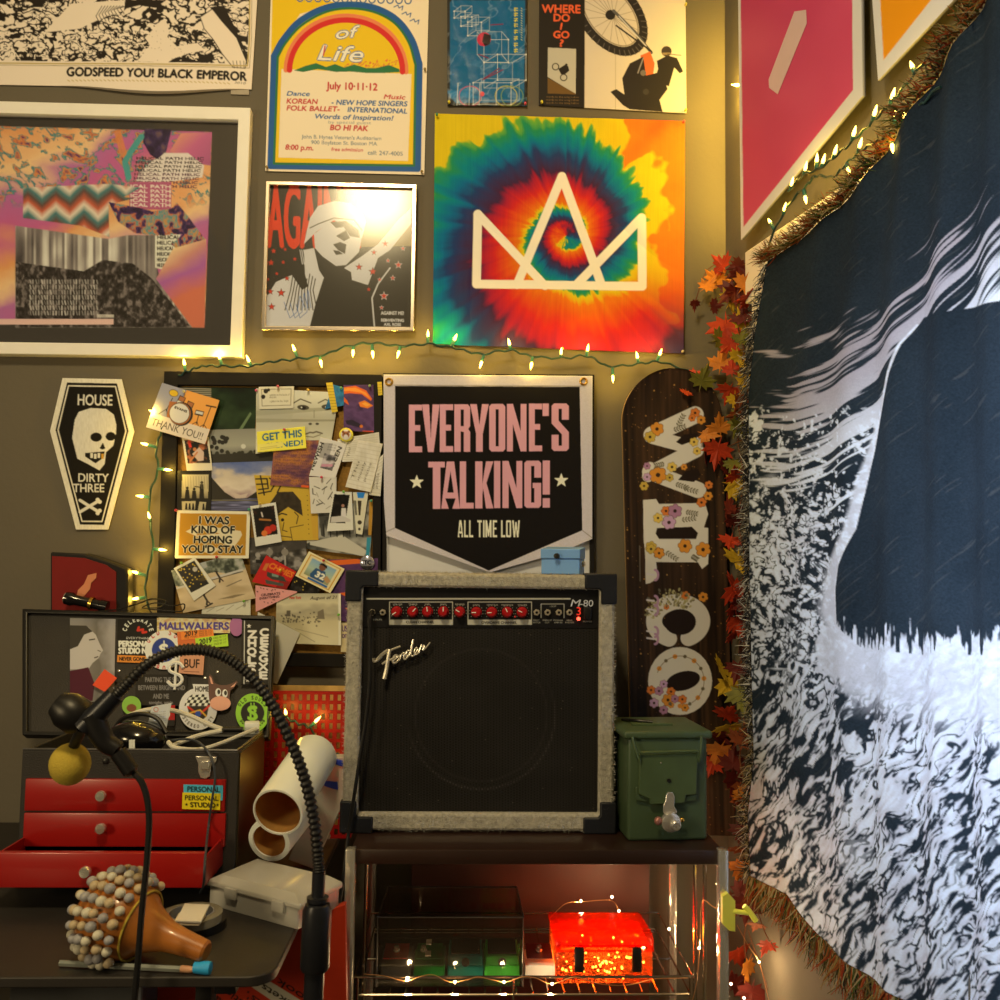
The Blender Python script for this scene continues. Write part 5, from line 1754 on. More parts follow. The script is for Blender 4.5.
ln_ = np.abs((fbm((X + warp * 2) / 6, (Y + warp) / 6, 3, 61) * (1 - kb) + fbm((X + warp * 2 + .55 * Y) / 6.5, (Y + warp) / 15, 3, 62) * kb) - .5)
lines_ = sstep(.062, .03, ln_) * (Y > 430) * (1 - wr) * (1 - .9 * sweep) * (.55 + .45 * sstep(.35, .6, big + .1))
cv.paint(MAU * .5 + WHT * .5 + (WHT * .5 - MAU * .5) * sstep(.4, .7, n_)[..., None], w_ * np.clip(1 - lines_, 0, 1))
fade = figm * np.interp(Y, [300, 600, 640, 660], [1, 1, .95, .6])
rag = sstep(.40, .5, fbm(X / 2.6, Y / 22, 3, 71) + np.interp(Y - np.interp(X, [846, 870, 900], [-10, 0, 4]), [300, 605, 655], [1, .42, -.25]))
cv.paint(base, figm * rag)
cv.paint(cv.a * (.92 + .16 * vnoise(X * 1.2, Y * 1.2, 77))[..., None])


def rugmap(u, v):
    left = np.interp(v, [0, .09, .18, .5, .8, .9, 1], [770, 757, 751, 752, 755, 749, 752])
    px = left + u * (1010 - left)
    top = np.interp(px, [749, 757, 769, 801, 842, 869, 893, 918, 1010], [292, 280, 262, 241, 208, 179, 146, 108, -36])
    bot = np.interp(px, [749, 752, 790, 819, 851, 883, 918, 1010], [874, 876, 895, 934, 962, 985, 1005, 1062])
    return np.stack([px, top + v * (bot - top)], -1)


RUGP = side(.040)
rug_b = lambda u, v: .006 * np.sin(u * 34 + 1.5 * v) * np.clip(u * 2, 0, 1) + .012 * np.sin(v * 3.1) * np.sin(u * 3) + .01 * fbm(u * 4, v * 3, 2, 9)
BL = thing('woven_blanket', 'navy and white woven blanket with a mountain scene, hung on the side wall', 'blanket', on(752, 876, RUGP))
sheet('woven_panel', cv, rugmap, RUGP, 1.0, CLOTH, BL, th=.003, edge=(.1, .1, .1), bulge=rug_b)


def rug_pt(u, v):
    p = rugmap(np.array([u]), np.array([v]))[0]
    return on(p[0], p[1], RUGP) + SNOR * float(rug_b(np.array([u]), np.array([v]))[0]), p


def strand(mb, p, d, L, w, c):
    mb.col = c
    q = [p]
    dd = Vector(d).normalized()
    for i in range(3):
        dd = (dd + Vector((random.gauss(0, .28), random.gauss(0, .2), random.gauss(0, .28) - .12))).normalized()
        q.append(q[-1] + dd * L / 3)
    s_ = dd.cross(CAMP - p).normalized() * w
    k = SNOR * w
    vs, fs = [], []
    for i, a in enumerate(q):
        t = 1 - i / 4
        vs += [a + s_ * t, a - s_ * t, a + k * t]
    for i in range(3):
        b = i * 3
        fs += [(b, b + 1, b + 4, b + 3), (b + 1, b + 2, b + 5, b + 4), (b + 2, b, b + 3, b + 5)]
    mb.add(vs, fs)


UPV = Vector((0, 0, 1))
mb = MB()
NEU = [(.03, .035, .045), (.48, .48, .47), (.16, .155, .14), (.05, .05, .055), (.02, .02, .025)]
for i in range(1500):
    p, _ = rug_pt(0.0, random.random())
    c = random.choice(NEU if p.z > 1.05 or random.random() < .6 else [(.25, .22, .12), (.4, .36, .22), (.05, .045, .03)])
    strand(mb, p + SNOR * random.uniform(-.004, .006), -SDIR * 1.0 + UPV * random.gauss(-.35, .6) + SNOR * .25, random.uniform(.018, .038), .0012, c)
WRM = [(.22, .035, .015), (.24, .07, .02), (.05, .075, .02), (.22, .15, .05), (.10, .08, .03), (.03, .03, .02), (.30, .24, .13)]
for i in range(1100):
    u = random.random() ** 1.3
    p, _ = rug_pt(u, 1.0)
    strand(mb, p + SNOR * random.uniform(-.003, .004), -UPV + SDIR * random.gauss(.1, .25) + SNOR * .1, random.uniform(.035, .065), .0013, random.choice(WRM))
for i in range(1000):
    u = random.random() ** 1.3
    p, _ = rug_pt(u, 0.0)
    strand(mb, p + SNOR * random.uniform(0, .006), UPV * .45 + SDIR * random.gauss(-.35, .35) + SNOR * .5, random.uniform(.022, .04), .0013, random.choice(WRM + [(.25, .2, .1)]))
o = mb.build('fringe', mat('yarn_fringe', attr=True, rough=.95, spec=.05), BL)
tag(o, kind='stuff')

# ================================================================== autumn leaf garland in the corner
GR = thing('leaf_garland', 'autumn maple leaf garland hanging in the room corner beside the blanket', 'garland', at(742, 900, -.12))


def gy(px):
    s_ = on(px, 570, side(0)).y if px > 727 else 0.0
    return min(0, s_) - .028


def gp(px, py, off=0.): return at(px, py, gy(px) - off)


vine = [(748, 262), (738, 275), (746, 300), (738, 325), (744, 350), (738, 380), (744, 410), (738, 440), (744, 480), (738, 520), (745, 560), (740, 600), (746, 640), (738, 680), (744, 720), (740, 760), (748, 800), (744, 850), (750, 900), (744, 940), (750, 985), (746, 1040)]
VINE = mat('vine_stem', A('#6a3a18'), .7, var=.3)
mb = MB()
mb.tube([gp(*p) for p in vine], .0018, 6)
mb.build('vine', VINE, GR)
for pts in ([(744, 262), (724, 262), (706, 272), (694, 306)], [(744, 376), (724, 366), (706, 370), (684, 392)], [(742, 440), (726, 446), (708, 436)], [(742, 880), (734, 872), (730, 862)], [(748, 930), (758, 960), (768, 990)], [(748, 880), (764, 930), (775, 948)]):
    MB().tube([gp(*p, .004) for p in pts], .0012, 5).build('twig', VINE, GR)
LF = {'R': '#c4360f', 'O': '#d87a1a', 'Y': '#dca81e', 'G': '#7a701c', 'D': '#6a160a', 'B': '#8a3c0e'}
ML = [(0, -.5), (.04, -.2), (.32, -.34), (.30, -.18), (.62, -.12), (.48, .02), (.66, .22), (.40, .20), (.36, .32), (.20, .24), (.22, .55), (.12, .5), (0, .85)]
ML = ML + [(-x, y) for x, y in ML[-2:0:-1]]
LEAVES = [(718, 280, 26, 'O', 20), (707, 286, 20, 'O', 60), (722, 266, 24, 'R', -20), (733, 276, 26, 'D', 10), (745, 285, 24, 'O', 40), (750, 298, 26, 'R', -70), (732, 300, 24, 'Y', 10), (734, 313, 22, 'Y', 160), (744, 318, 26, 'D', 0), (726, 327, 34, 'R', 190), (743, 322, 20, 'Y', -30), (719, 340, 22, 'G', 80), (730, 344, 22, 'R', 220), (739, 356, 26, 'Y', 170), (721, 364, 24, 'O', 20), (732, 370, 18, 'R', -10), (745, 383, 22, 'Y', 30), (702, 381, 24, 'G', 10), (694, 376, 14, 'R', 60), (686, 392, 12, 'R', 170), (695, 303, 12, 'D', 190), (714, 306, 14, 'D', 90), (730, 390, 24, 'R', 180), (735, 399, 18, 'Y', 200), (742, 340, 20, 'G', 30),
          (706, 434, 20, 'O', 110), (720, 428, 22, 'O', -5), (718, 449, 28, 'R', 200), (706, 452, 22, 'D', 120), (726, 470, 22, 'D', 30), (733, 464, 18, 'G', 170), (733, 484, 26, 'Y', 95), (735, 476, 20, 'R', -20), (729, 510, 28, 'D', 80), (736, 520, 26, 'D', 10), (731, 540, 22, 'R', 190), (739, 560, 34, 'Y', 185), (735, 590, 28, 'R', 150), (741, 604, 24, 'D', 20), (738, 622, 26, 'R', 170), (733, 636, 20, 'R', 10), (742, 652, 24, 'B', 40), (721, 668, 26, 'Y', 70), (729, 684, 28, 'Y', 150), (738, 668, 22, 'D', 190), (741, 694, 28, 'G', 180), (727, 715, 24, 'R', 10), (729, 728, 30, 'Y', 195), (718, 737, 22, 'D', 100), (720, 750, 28, 'O', 190), (713, 763, 20, 'R', 200), (733, 764, 26, 'D', 10), (736, 782, 34, 'D', 190), (745, 800, 24, 'B', 180), (739, 740, 22, 'B', 20),
          (742, 850, 22, 'B', 10), (741, 866, 24, 'O', 185), (740, 893, 26, 'D', 80), (747, 904, 26, 'D', 190), (730, 905, 20, 'B', 100), (738, 952, 32, 'R', 170), (748, 967, 26, 'O', 200), (736, 985, 24, 'D', 60), (752, 992, 28, 'D', 180), (757, 925, 16, 'B', 200), (768, 945, 18, 'R', 195), (742, 830, 22, 'D', 190)]
for i in range(24):
    vx_, vy_ = vine[1 + (i * 5) % (len(vine) - 2)]
    LEAVES.append((vx_ + random.uniform(-8, 6), vy_ + random.uniform(-18, 18), random.uniform(18, 28), 'DBRODGDB'[i % 8], random.uniform(100, 260)))
LM = {}
for k, h in LF.items(): LM[k] = mat('leaf_' + {'R': 'red', 'O': 'orange', 'Y': 'yellow', 'G': 'olive', 'D': 'dark_red', 'B': 'russet'}[k], A(h, .72), .6, var=.5, vscale=60)
for i, (x, y, s, k, ang) in enumerate(LEAVES):
    c = gp(x, y, .012 + .02 * ((i * 7) % 5) / 5)
    sz = s * 1.32 / 470 / 1.3 * (2.05 + c.y) / 2.05
    a = R(ang) + random.gauss(0, .15)
    tx_, ty_ = random.gauss(0, .55), random.gauss(0, .5)
    rot = Matrix.Rotation(tx_, 3, 'X') @ Matrix.Rotation(ty_, 3, 'Z') @ Matrix.Rotation(a, 3, 'Y')
    vs = [c + rot @ Vector((0, -.12 * sz * 0, 0))]
    for (lx, ly) in ML:
        r2 = lx * lx + ly * ly
        vs.append(c + rot @ Vector((lx * sz, -(.25 * r2 - .10 * abs(lx)) * sz, ly * sz)))
    n = len(ML)
    fs = [(0, 1 + j, 1 + (j + 1) % n) for j in range(n)]
    nb = len(vs)
    vs2 = [v + rot @ Vector((0, .0006, 0)) for v in vs]
    fs2 = [tuple(nb + q for q in f[::-1]) for f in fs] + [(1 + j, nb + 1 + j, nb + 1 + (j + 1) % n, 1 + (j + 1) % n) for j in range(n)]
    st = c + rot @ Vector((0, 0, -.5 * sz))
    mb = MB().add(vs + vs2, fs + fs2)
    mb.build('leaf', LM[k], GR, ang=20)
# ================================================================== amplifier on the cart
AY = -.335                                     # front face
def pa(x, y, d=0.): return at(x, y, AY + d)


tl, tr, br, bl = pa(346.5, 573.5), pa(613.5, 574.5), pa(615, 831.5), pa(343, 831)
AX0, AX1 = (tl.x + bl.x) / 2, (tr.x + br.x) / 2
AZ1, AZ0 = (tl.z + tr.z) / 2, (bl.z + br.z) / 2
SHZ = AZ0 - .004                               # cart top
sc_ = (AX1 - AX0) / 268.                       # metres per pixel on the front


def af(x, y, d=0.):
    """point on the amplifier front from photo pixels, square to the cabinet"""
    u = (x - (346.5 + (343 - 346.5) * (y - 573) / 258)) / ((613.5 + 1.5 * (y - 573) / 258) - (346.5 - 3.5 * (y - 573) / 258))
    v = (y - 574) / 257.3
    return Vector((AX0 + u * (AX1 - AX0), AY + d, AZ1 + v * (AZ0 - AZ1)))


AMP = thing('guitar_amplifier', 'grey carpet-covered guitar amplifier with red knobs standing on the cart', 'amplifier', ((AX0 + AX1) / 2, AY + .13, SHZ))
CARPET = mat('grey_carpet', A('#b0a076'), .97, var=.6, vscale=150, bump=.8, bscale=420, spec=.05)


def rrect(x0, z0, x1, z1, r, y, n=5):
    P = []
    for cx, cz, a0 in ((x1 - r, z1 - r, 0), (x0 + r, z1 - r, 90), (x0 + r, z0 + r, 180), (x1 - r, z0 + r, 270)):
        for i in range(n + 1):
            t = R(a0 + 90 * i / n)
            P.append(Vector((cx + r * math.cos(t), y, cz + r * math.sin(t))))
    return P


i0, i1 = af(361.5, 588.5), af(599.5, 814)
mb = MB()
mb.ring(rrect(AX0, AZ0, AX1, AZ1, .012, AY), rrect(i0.x, i1.z, i1.x, i0.z, .003, AY), (0, .245, 0))
mb.build('cabinet', CARPET, AMP, bev=.006)
# short carpet fibres
mb = MB()
for i in range(9000):
    s_ = random.random()
    if random.random() < .72:
        x = random.uniform(AX0, AX1); z = random.uniform(AZ0, AZ1)
        if i0.x < x < i1.x and i1.z < z < i0.z:
            if random.random() < .5: x = random.choice([random.uniform(AX0, i0.x), random.uniform(i1.x, AX1)])
            else: z = random.choice([random.uniform(AZ0, i1.z), random.uniform(i0.z, AZ1)])
        p = Vector((x, AY, z)); nrm = Vector((0, -1, 0))
    elif random.random() < .6:
        p = Vector((random.uniform(AX0, AX1), AY + random.random() ** 2 * .1, AZ1)); nrm = Vector((0, -.3, 1))
    else:
        sd = random.choice([0, 1])
        p = Vector((AX1 if sd else AX0, AY + random.random() ** 2 * .1, random.uniform(AZ0, AZ1))); nrm = Vector((1 if sd else -1, -.3, 0))
    d = (nrm + Vector((random.gauss(0, .8), random.gauss(0, .5), random.gauss(0, .8)))).normalized() * random.uniform(.003, .0065)
    w = d.orthogonal().normalized() * .00045
    mb.add([p - w, p + w, p + d], [(0, 1, 2)])
o = mb.build('carpet_pile', mat('carpet_fibres', A('#b8a880'), .95, var=.6, vscale=200, spec=.02), AMP)
tag(o, kind='stuff')
MB().box(((AX0 + AX1) / 2, AY + .232, (AZ0 + AZ1) / 2), (i1.x - i0.x + .004, .02, i0.z - i1.z + .004)).build('back_panel', BLACKMATTE, AMP)
# corner protectors
CP = mat('black_corner_plastic', A('#1f1e1b'), .45, var=.1, spec=.3)
for cx, cz, sx, sz in ((AX0, AZ1, 1, -1), (AX1, AZ1, -1, -1), (AX1, AZ0, -1, 1), (AX0, AZ0, 1, 1)):
    L1, L2, w, t = .055, .052, .025, .004
    P = [(-t, -t), (L1, -t), (L1, w), (w + .004, w), (w, w + .004), (w, L2), (-t, L2)]
    pts = [Vector((cx + sx * a, AY - t, cz + sz * b)) for a, b in P]
    MB().prism(pts, (0, .045, 0)).build('corner_protector', CP, AMP, bev=.003)
# control panel
cv = Canvas(358, 584, 603, 630, 3.2, '#15120e')
CRM = '#b9ad84'
cv.line([(367, 598.8), (570, 598.8)], 1.5, CRM)


def o12(P): return [(340 + a / 3.571, 560 + b / 3.571) for a, b in P]


for x0, x1 in ((177, 402), (457, 684)):
    b = o12([(x0, 150), (x1, 150), (x1, 230), (x0, 230)])
    cv.line(b, .8, CRM, closed=True)
    cv.rect(b[0][0], 560 + 213 / 3.571, b[1][0], b[2][1], CRM)
cv.text('CLEAN CHANNEL', o12([(236, 226)])[0], o12([(336, 226)])[0], 2.4, '#1a1610', bold=.15)
cv.text('OVERDRIVE CHANNEL', o12([(505, 228)])[0], o12([(632, 228)])[0], 2.4, '#1a1610', bold=.15)
cv.line(o12([(718, 206), (718, 157), (800, 157), (800, 206)]), .6, CRM)
for t, x0, x1, y in (('VOLUME', 188, 222, 161), ('TREBLE', 244, 276, 161), ('MID', 303, 322, 161), ('BASS', 358, 380, 161), ('REVERB', 411, 445, 161), ('GAIN', 474, 498, 163), ('CONTOUR', 524, 564, 163), ('PRESENCE', 576, 618, 163), ('VOLUME', 634, 668, 163), ('LOOP', 748, 772, 168), ('INPUTS', 118, 150, 216), ('FOOT', 690, 712, 218), ('SWITCH', 688, 716, 226), ('PREAMP', 724, 756, 218), ('OUT', 732, 748, 226), ('POWER', 762, 796, 218), ('AMP IN', 764, 794, 226), ('HEAD', 808, 830, 218), ('PHONES', 804, 836, 226), ('POWER', 868, 900, 222)):
    cv.text(t, o12([(x0, y)])[0], o12([(x1, y)])[0], 1.5, CRM, a=.8)
KN = [(203, 184), (260, 184), (313, 184), (369, 184), (428, 185), (487, 186), (542, 186), (597, 186), (650, 186)]
for x, y in KN:
    for i in range(11):
        t = R(-220 + i * 26)
        p = o12([(x + 24 * math.cos(t), y + 24 * math.sin(t))])[0]
        cv.disc(p[0], p[1], .4, CRM, a=.8)
pts = [(361, 587.5), (600.5, 588.5), (600.5, 628), (361, 627)]


def amp_sheet(name, cv, px, d, m, parent, res, th=.002, bulge=None):
    """sheet on the square amplifier front"""
    return sheet(name, cv, px, (Vector((0, AY + d, 0)), Vector((0, -1, 0))), res, m, parent, th=th, bulge=bulge)


amp_sheet('control_panel', cv, pts, .012, VINYL, AMP, 2.6)
RED = mat('red_knob', A('#a81412'), .3, var=.05)
IVORY = mat('ivory_pointer', A('#e8dcb0'), .4, var=0)
for (x, y), ang in zip(KN, (-125, 40, -8, 0, -60, -92, -95, -25, -65)):
    p = o12([(x, y)])[0]
    c = at(p[0], p[1], AY + .010)
    k = MB().lathe([(.0098, 0), (.0098, .004), (.0080, .006), (.0076, .013), (.0066, .0145), (.0005, .0148)], c, (0, -1, 0), 20).build('knob', RED, AMP)
    t = R(90 - ang)
    d = Vector((math.cos(t), 0, math.sin(t)))
    e = d.cross(Vector((0, 1, 0))) * .0008
    b0 = c + Vector((0, -.0155, 0)) + d * .0008; b1 = b0 + d * .0078
    MB().prism([b0 + e, b1 + e, b1 - e, b0 - e], (0, .004, 0)).build('pointer', IVORY, k)
STEEL = mat('nickel', (.55, .5, .42), .3, .5, var=.1)
for x in (115, 153, 702, 741, 781, 819):
    p = o12([(x, 187)])[0]
    c = at(p[0], p[1], AY + .010)
    j = MB().lathe([(.0062, 0), (.0062, .003)], c, (0, -1, 0), 6).loop_lathe([(.0046, .002), (.0046, .007), (.0026, .007), (.0026, .002)], c, (0, -1, 0), 14).build('jack_socket', STEEL, AMP)
    MB().cyl(c + Vector((0, .001, 0)), c + Vector((0, -.004, 0)), .0025, n=10).build('hole', BLACK, j)
p = o12([(852, 210)])[0]
MB().ball(at(p[0], p[1], AY + .007), .0035, n=10, m=6).build('indicator_lamp', mat('lit_red_lamp', (1, .1, .05), .3, var=0, emit=5, ecol=(1, .06, .03)), AMP)
p = o12([(625, 203)])[0]
MB().ball(at(p[0], p[1], AY + .009), .0022, n=8, m=6).build('channel_lamp', mat('red_lens', A('#c8201a'), .2, var=0), AMP)
c = at(*o12([(884, 190)])[0], AY + .008)
MB().box(c, (.013, .01, .022), bev=.001).build('power_switch', BLACK, AMP)


def raised(t, p0, p1, h, d, depth, m, name, parent, shear=0., pl_y=None):
    """raised letters on the amplifier face"""
    W = text_width(t)
    a_, b_ = np.array(p0, float), np.array(p1, float)
    ex = (b_ - a_) / W
    u = (b_ - a_) / np.linalg.norm(b_ - a_)
    ey = np.array([u[1], -u[0]]) * h
    mb = MB(); x = 0
    for ch in t:
        E, adv, F_, co = GLY[ch]
        if len(co):
            P = [at(*(a_ + (x + q[0] + shear * q[1]) * ex + q[1] * ey), d) for q in co]
            n = len(P)
            Bk = [q + Vector((0, depth, 0)) for q in P]
            fs = [tuple(f) for f in F_] + [tuple(n + i for i in f[::-1]) for f in F_]
            cnt = {}
            for f in F_:
                for i, j in zip(f, list(f[1:]) + [f[0]]): cnt[(i, j)] = 1
            for (i, j) in cnt:
                if (j, i) not in cnt: fs.append((j, i, n + i, n + j))
            mb.add(P + Bk, fs)
        x += adv
    return mb.build(name, m, parent, ang=25)


IVORY2 = mat('silver_paint_letters', A('#c4bca0'), .4, var=.03)
raised('M', o12([(820, 166)])[0], o12([(858, 166)])[0], 6.8, AY + .008, .004, IVORY2, 'model_lettering', AMP, .2)
raised('-80', o12([(856, 166)])[0], o12([(905, 166)])[0], 6.4, AY + .008, .004, IVORY2, 'model_lettering', AMP, .05)
raised('3', o12([(843, 197)])[0], o12([(863, 197)])[0], 8, AY + .007, .003, mat('red_digit', A('#e02c1c'), .4, var=0, emit=.5, ecol=(1, .05, .02)), 'channel_digit', AMP)
# speaker grille with the speaker rim showing through
cv = Canvas(355, 624, 604, 818, 2.6, '#0e0c08')
X, Y = cv.X, cv.Y
hole = (np.sin(X * 2 * math.pi / 2.9) > .1) & (np.sin((Y + ((X / 2.9).astype(int) % 2) * 1.3) * 2 * math.pi / 2.7) > -.2)
cv.paint(np.where(hole[..., None], A('#080705'), A('#221d14')) * (.8 + .4 * fbm(X / 40, Y / 30, 2, 4))[..., None])
rr = np.hypot((X - 481), (Y - 715) * 1.0)
cv.paint(A('#4a4130') + 0 * X[..., None], .75 * np.exp(-((rr - 74) / 1.4) ** 2) * sstep(-30, 40, Y - 715 + (X - 481) * .3) * hole)
cv.paint(A('#3a3224') + 0 * X[..., None], .6 * np.exp(-((rr - 66) / 1.2) ** 2) * hole)
for i in range(40): cv.disc(RNG.uniform(360, 600), RNG.uniform(630, 812), .45, '#6a5c3c', a=.7)
amp_sheet('speaker_grille', cv, [(361, 627), (600.5, 628), (600.5, 815), (359.5, 814.5)], .014, mat('grille_weave', attr=True, rough=.7, spec=.25, bump=.6, bscale=500), AMP, 2.2)
# chrome script badge
LG = mat('chrome_badge', (.75, .71, .62), .22, .55, var=.05)
mb = MB()


def script(pts, w):
    P = [at(*q, AY - .001) for q in o12(pts)]
    P = spline(P, 5)
    mb.tube(P, w, 8, smooth=False)


script([(120, 350), (122, 362), (136, 356), (158, 334), (190, 318), (216, 308)], [.0030, .0018])
script([(178, 318), (172, 350), (166, 390), (158, 424)], [.0032, .0042])
script([(130, 356), (150, 336), (172, 322)], [.0020, .0032])
script([(150, 372), (168, 360), (186, 354), (200, 344)], .0022)
script([(186, 362), (200, 352), (206, 344), (198, 340), (190, 350), (190, 366), (200, 366), (212, 352), (214, 338), (212, 358), (220, 338), (230, 332), (228, 350), (234, 354), (244, 340), (252, 326), (242, 324), (236, 336), (240, 346), (250, 336), (256, 306), (262, 284), (256, 320), (254, 340), (262, 342), (272, 330), (278, 318), (272, 314), (266, 324), (268, 338), (280, 332), (288, 312), (292, 302), (292, 310), (302, 306), (296, 322), (306, 314), (322, 294)], [.0019, .0014])
mb.build('logo_badge', LG, AMP)
cv = Canvas(385, 660, 405, 672, 4, '#0e0c08')

# ---- cable plugged into the amplifier
t = thing('instrument_cable', 'black cable plugged into the amplifier input and hanging down its side', 'cable', at(352, 845, AY - .03))
c = at(*o12([(115, 187)])[0], AY + .002)
MB().lathe([(.0048, 0), (.0048, .016), (.0036, .019)], c, (0, -1, 0), 12).build('plug', BLACK, t)
MB().tube([c + Vector((0, -.017, 0)), at(369.5, 619, AY - .026), at(370.5, 640, AY - .024), at(370, 680, AY - .020), at(366, 720, AY - .018), at(361, 750, AY - .02), at(355, 790, AY - .024), at(349, 830, AY - .028), at(343, 880, AY - .05), at(334, 940, AY - .06), at(330, 1010, AY - .05)], .0032, 8).build('lead', mat('black_rubber', A('#17140f'), .45, var=.1), t)

# ---- pale blue effect pedal on the amplifier
def o13(P): return [(370 + a / 4.167, 360 + b / 4.167) for a, b in P]


PZ = AZ1 + .001
pb = thing('effect_pedal', 'small pale blue effect pedal on top of the amplifier', 'effect pedal', (at(565, 574, -.28).x, -.27, PZ))
x0, x1 = at(542, 574, -.30).x, at(577, 574, -.30).x
z1 = at(560, 549, -.30).z
BLUE = mat('pale_blue_enamel', (.17, .38, .86), .35, var=.05)
h = z1 - PZ
rz = rotz(R(-14))
ct = Vector(((x0 + x1) / 2 + .008, -.275, PZ))
MB().prism([ct + rz @ Vector(q) for q in ((-.036, -.028, 0), (.036, -.028, 0), (.036, .045, 0), (-.036, .045, 0))], (0, 0, h * .62)).build('body', BLUE, pb, bev=.002)
MB().prism([ct + rz @ Vector(q) for q in ((-.037, -.031, h * .62), (-.037, .048, h * .62), (-.037, .048, h * 1.12), (-.037, -.031, h))], rz @ Vector((.074, 0, 0))).build('lid', BLUE, pb, bev=.0015)
MB().lathe([(.0055, 0), (.005, .010), (.0005, .0105)], ct + rz @ Vector((-.006, -.031, h * .72)), rz @ Vector((0, -1, 0)), 14).build('knob', BLACK, pb)
MB().lathe([(.005, 0), (.005, .004), (.003, .006)], ct + rz @ Vector((.036, .008, h * .42)), rz @ Vector((1, 0, 0)), 12).build('jack_socket', STEEL, pb)

# ================================================================== cart
CW_ = mat('dark_brown_wood', A('#2e1a0e'), .35, var=.35, vscale=12, coat=.3)
CYF, CYB = -.43, -.03
cl, cr_ = at(346, 850, CYF).x, at(726, 850, CYF).x
CART = thing('utility_cart', 'dark wood topped cart with chrome legs under the amplifier', 'cart', ((cl + cr_) / 2, -.2, 0))
bt = .025
MB().box(((cl + cr_) / 2 + .002, (CYF + CYB) / 2, SHZ - bt / 2), (cr_ - cl - .012, CYB - CYF, bt), bev=.003).build('top_board', CW_, CART)
zt = SHZ
for x in (cl + .0085, cr_ - .0065):
    for y, nm in ((CYF + .0, 'f'), (CYB - .01, 'b')):
        MB().box((x, y, (zt + .002) / 2), (.016, .022, zt + .002), bev=.002).build('leg', CHROME, CART)
TUBES = mat('chrome_rod', (.7, .62, .5), .15, 1, var=.05)
SZ = atz(500, 990, .52).z
b_z = at(500, 993, -.365).z                  # wire shelf level
mb = MB()
mb2 = MB()
for x in (at(364, 900, -.36).x, at(691, 900, -.30).x, at(706, 900, -.34).x):
    MB().cyl((x, -.33, .1), (x, -.33, SHZ - bt), .0035, n=10).build('upright_rod', TUBES, CART)
MB().prism([(cl + .09, CYB - .012, .08), (cr_ - .055, CYB - .012, .08), (cr_ - .055, CYB - .012, SHZ - bt - .002), (cl + .09, CYB - .012, SHZ - bt - .002)], (0, .008, 0)).build('back_board', mat('red_brown_board', A('#4a2214'), .55, var=.2, vscale=8), CART)
# wire shelf: one welded wire grid
z_s = b_z
y0_, y1_ = -.367, CYB - .04
xl_, xr2 = cl + .018, at(690, 985, y0_).x
for i in range(22):
    x = xl_ + (xr2 - xl_) * i / 21
    mb.tube([(x, y0_, z_s + .004), (x, y0_ + .002, z_s), (x, y1_, z_s)], .0016, 6, smooth=False)
for y in (y0_, y1_, (y0_ + y1_) / 2): mb.tube([(xl_, y, z_s - .002), (xr2, y, z_s - .002)], .0022, 6, smooth=False)
zr = at(500, 977, y0_).z
mb.tube([(xl_ - .006, y0_, zr), (xr2 + .005, y0_, zr), (xr2 + .005, y1_, zr + .002), (xl_ - .006, y1_, zr + .002), (xl_ - .006, y0_, zr)], .0024, 8, smooth=False)
zb = at(500, 932, y1_).z
mb.tube([(xl_, y1_, zb), (xr2, y1_, zb)], .002, 6, smooth=False)
for x in (xl_, (xl_ + xr2) / 2 - .02, xr2): mb.tube([(x, y0_ - .001, zr), (x, y0_ - .001, z_s - .01)], .002, 6, smooth=False)
for x in (xl_, xr2): mb.tube([(x, y1_, zb), (x, y1_, z_s)], .002, 6, smooth=False)
mb.build('wire_shelf', TUBES, CART)
MB().box(((cl + cr_) / 2, (CYF + CYB) / 2, .12), (cr_ - cl - .03, CYB - CYF - .02, .015)).build('bottom_board', CW_, CART)
SH = z_s + .0018

# ---- dark clear bin on the shelf
BIN = thing('storage_bin', 'clear smoky open bin holding pedals on the cart shelf', 'bin', (at(450, 990, -.3).x, -.25, SH))
SMOKE = clear_mat('smoky_plastic', (.90, .88, .84), .08, .03, (.2, .17, .13))
fx0, fx1 = at(377, 950, -.345).x, at(523, 950, -.345).x
fz1 = at(450, 917, -.345).z
bz1 = at(450, 887, -.12).z


def thin(P, vec): return MB().prism(P, vec)


by = -.12
bb = SH + .001
F_ = [(fx0, -.345), (fx1, -.345), (fx1 - .004, by), (fx0 + .004, by)]
thin([(fx0, -.345, bb), (fx1, -.345, bb), (fx1, -.345, fz1), (fx0, -.345, fz1)], (0, .002, 0)).build('front_wall', SMOKE, BIN)
thin([(fx0, by, bb), (fx1, by, bb), (fx1, by, bz1), (fx0, by, bz1)], (0, .002, 0)).build('rear_wall', SMOKE, BIN)
for x in (fx0, fx1 - .002):
    thin([(x, -.343, bb), (x, by, bb), (x, by, bz1), (x, -.343, fz1)], (.002, 0, 0)).build('side_wall', SMOKE, BIN)
MB().box(((fx0 + fx1) / 2, (-.345 + by) / 2, bb), (fx1 - fx0, by + .345, .002)).build('floor_panel', SMOKE, BIN)
RIM = mat('smoky_rim', A('#3c3426'), .3, var=.05)
MB().tube([(fx0, -.345, bb), (fx0, -.345, fz1), (fx1, -.345, fz1), (fx1, -.345, bb)], .0022, 6, smooth=False).build('rim', RIM, BIN)
MB().tube([(fx0, -.343, fz1), (fx0, by, bz1), (fx1, by, bz1), (fx1, -.343, fz1)], .0018, 6, smooth=False).build('rim', RIM, BIN)


def o14(P): return [(350 + a / 4.762, 840 + b / 4.762) for a, b in P]


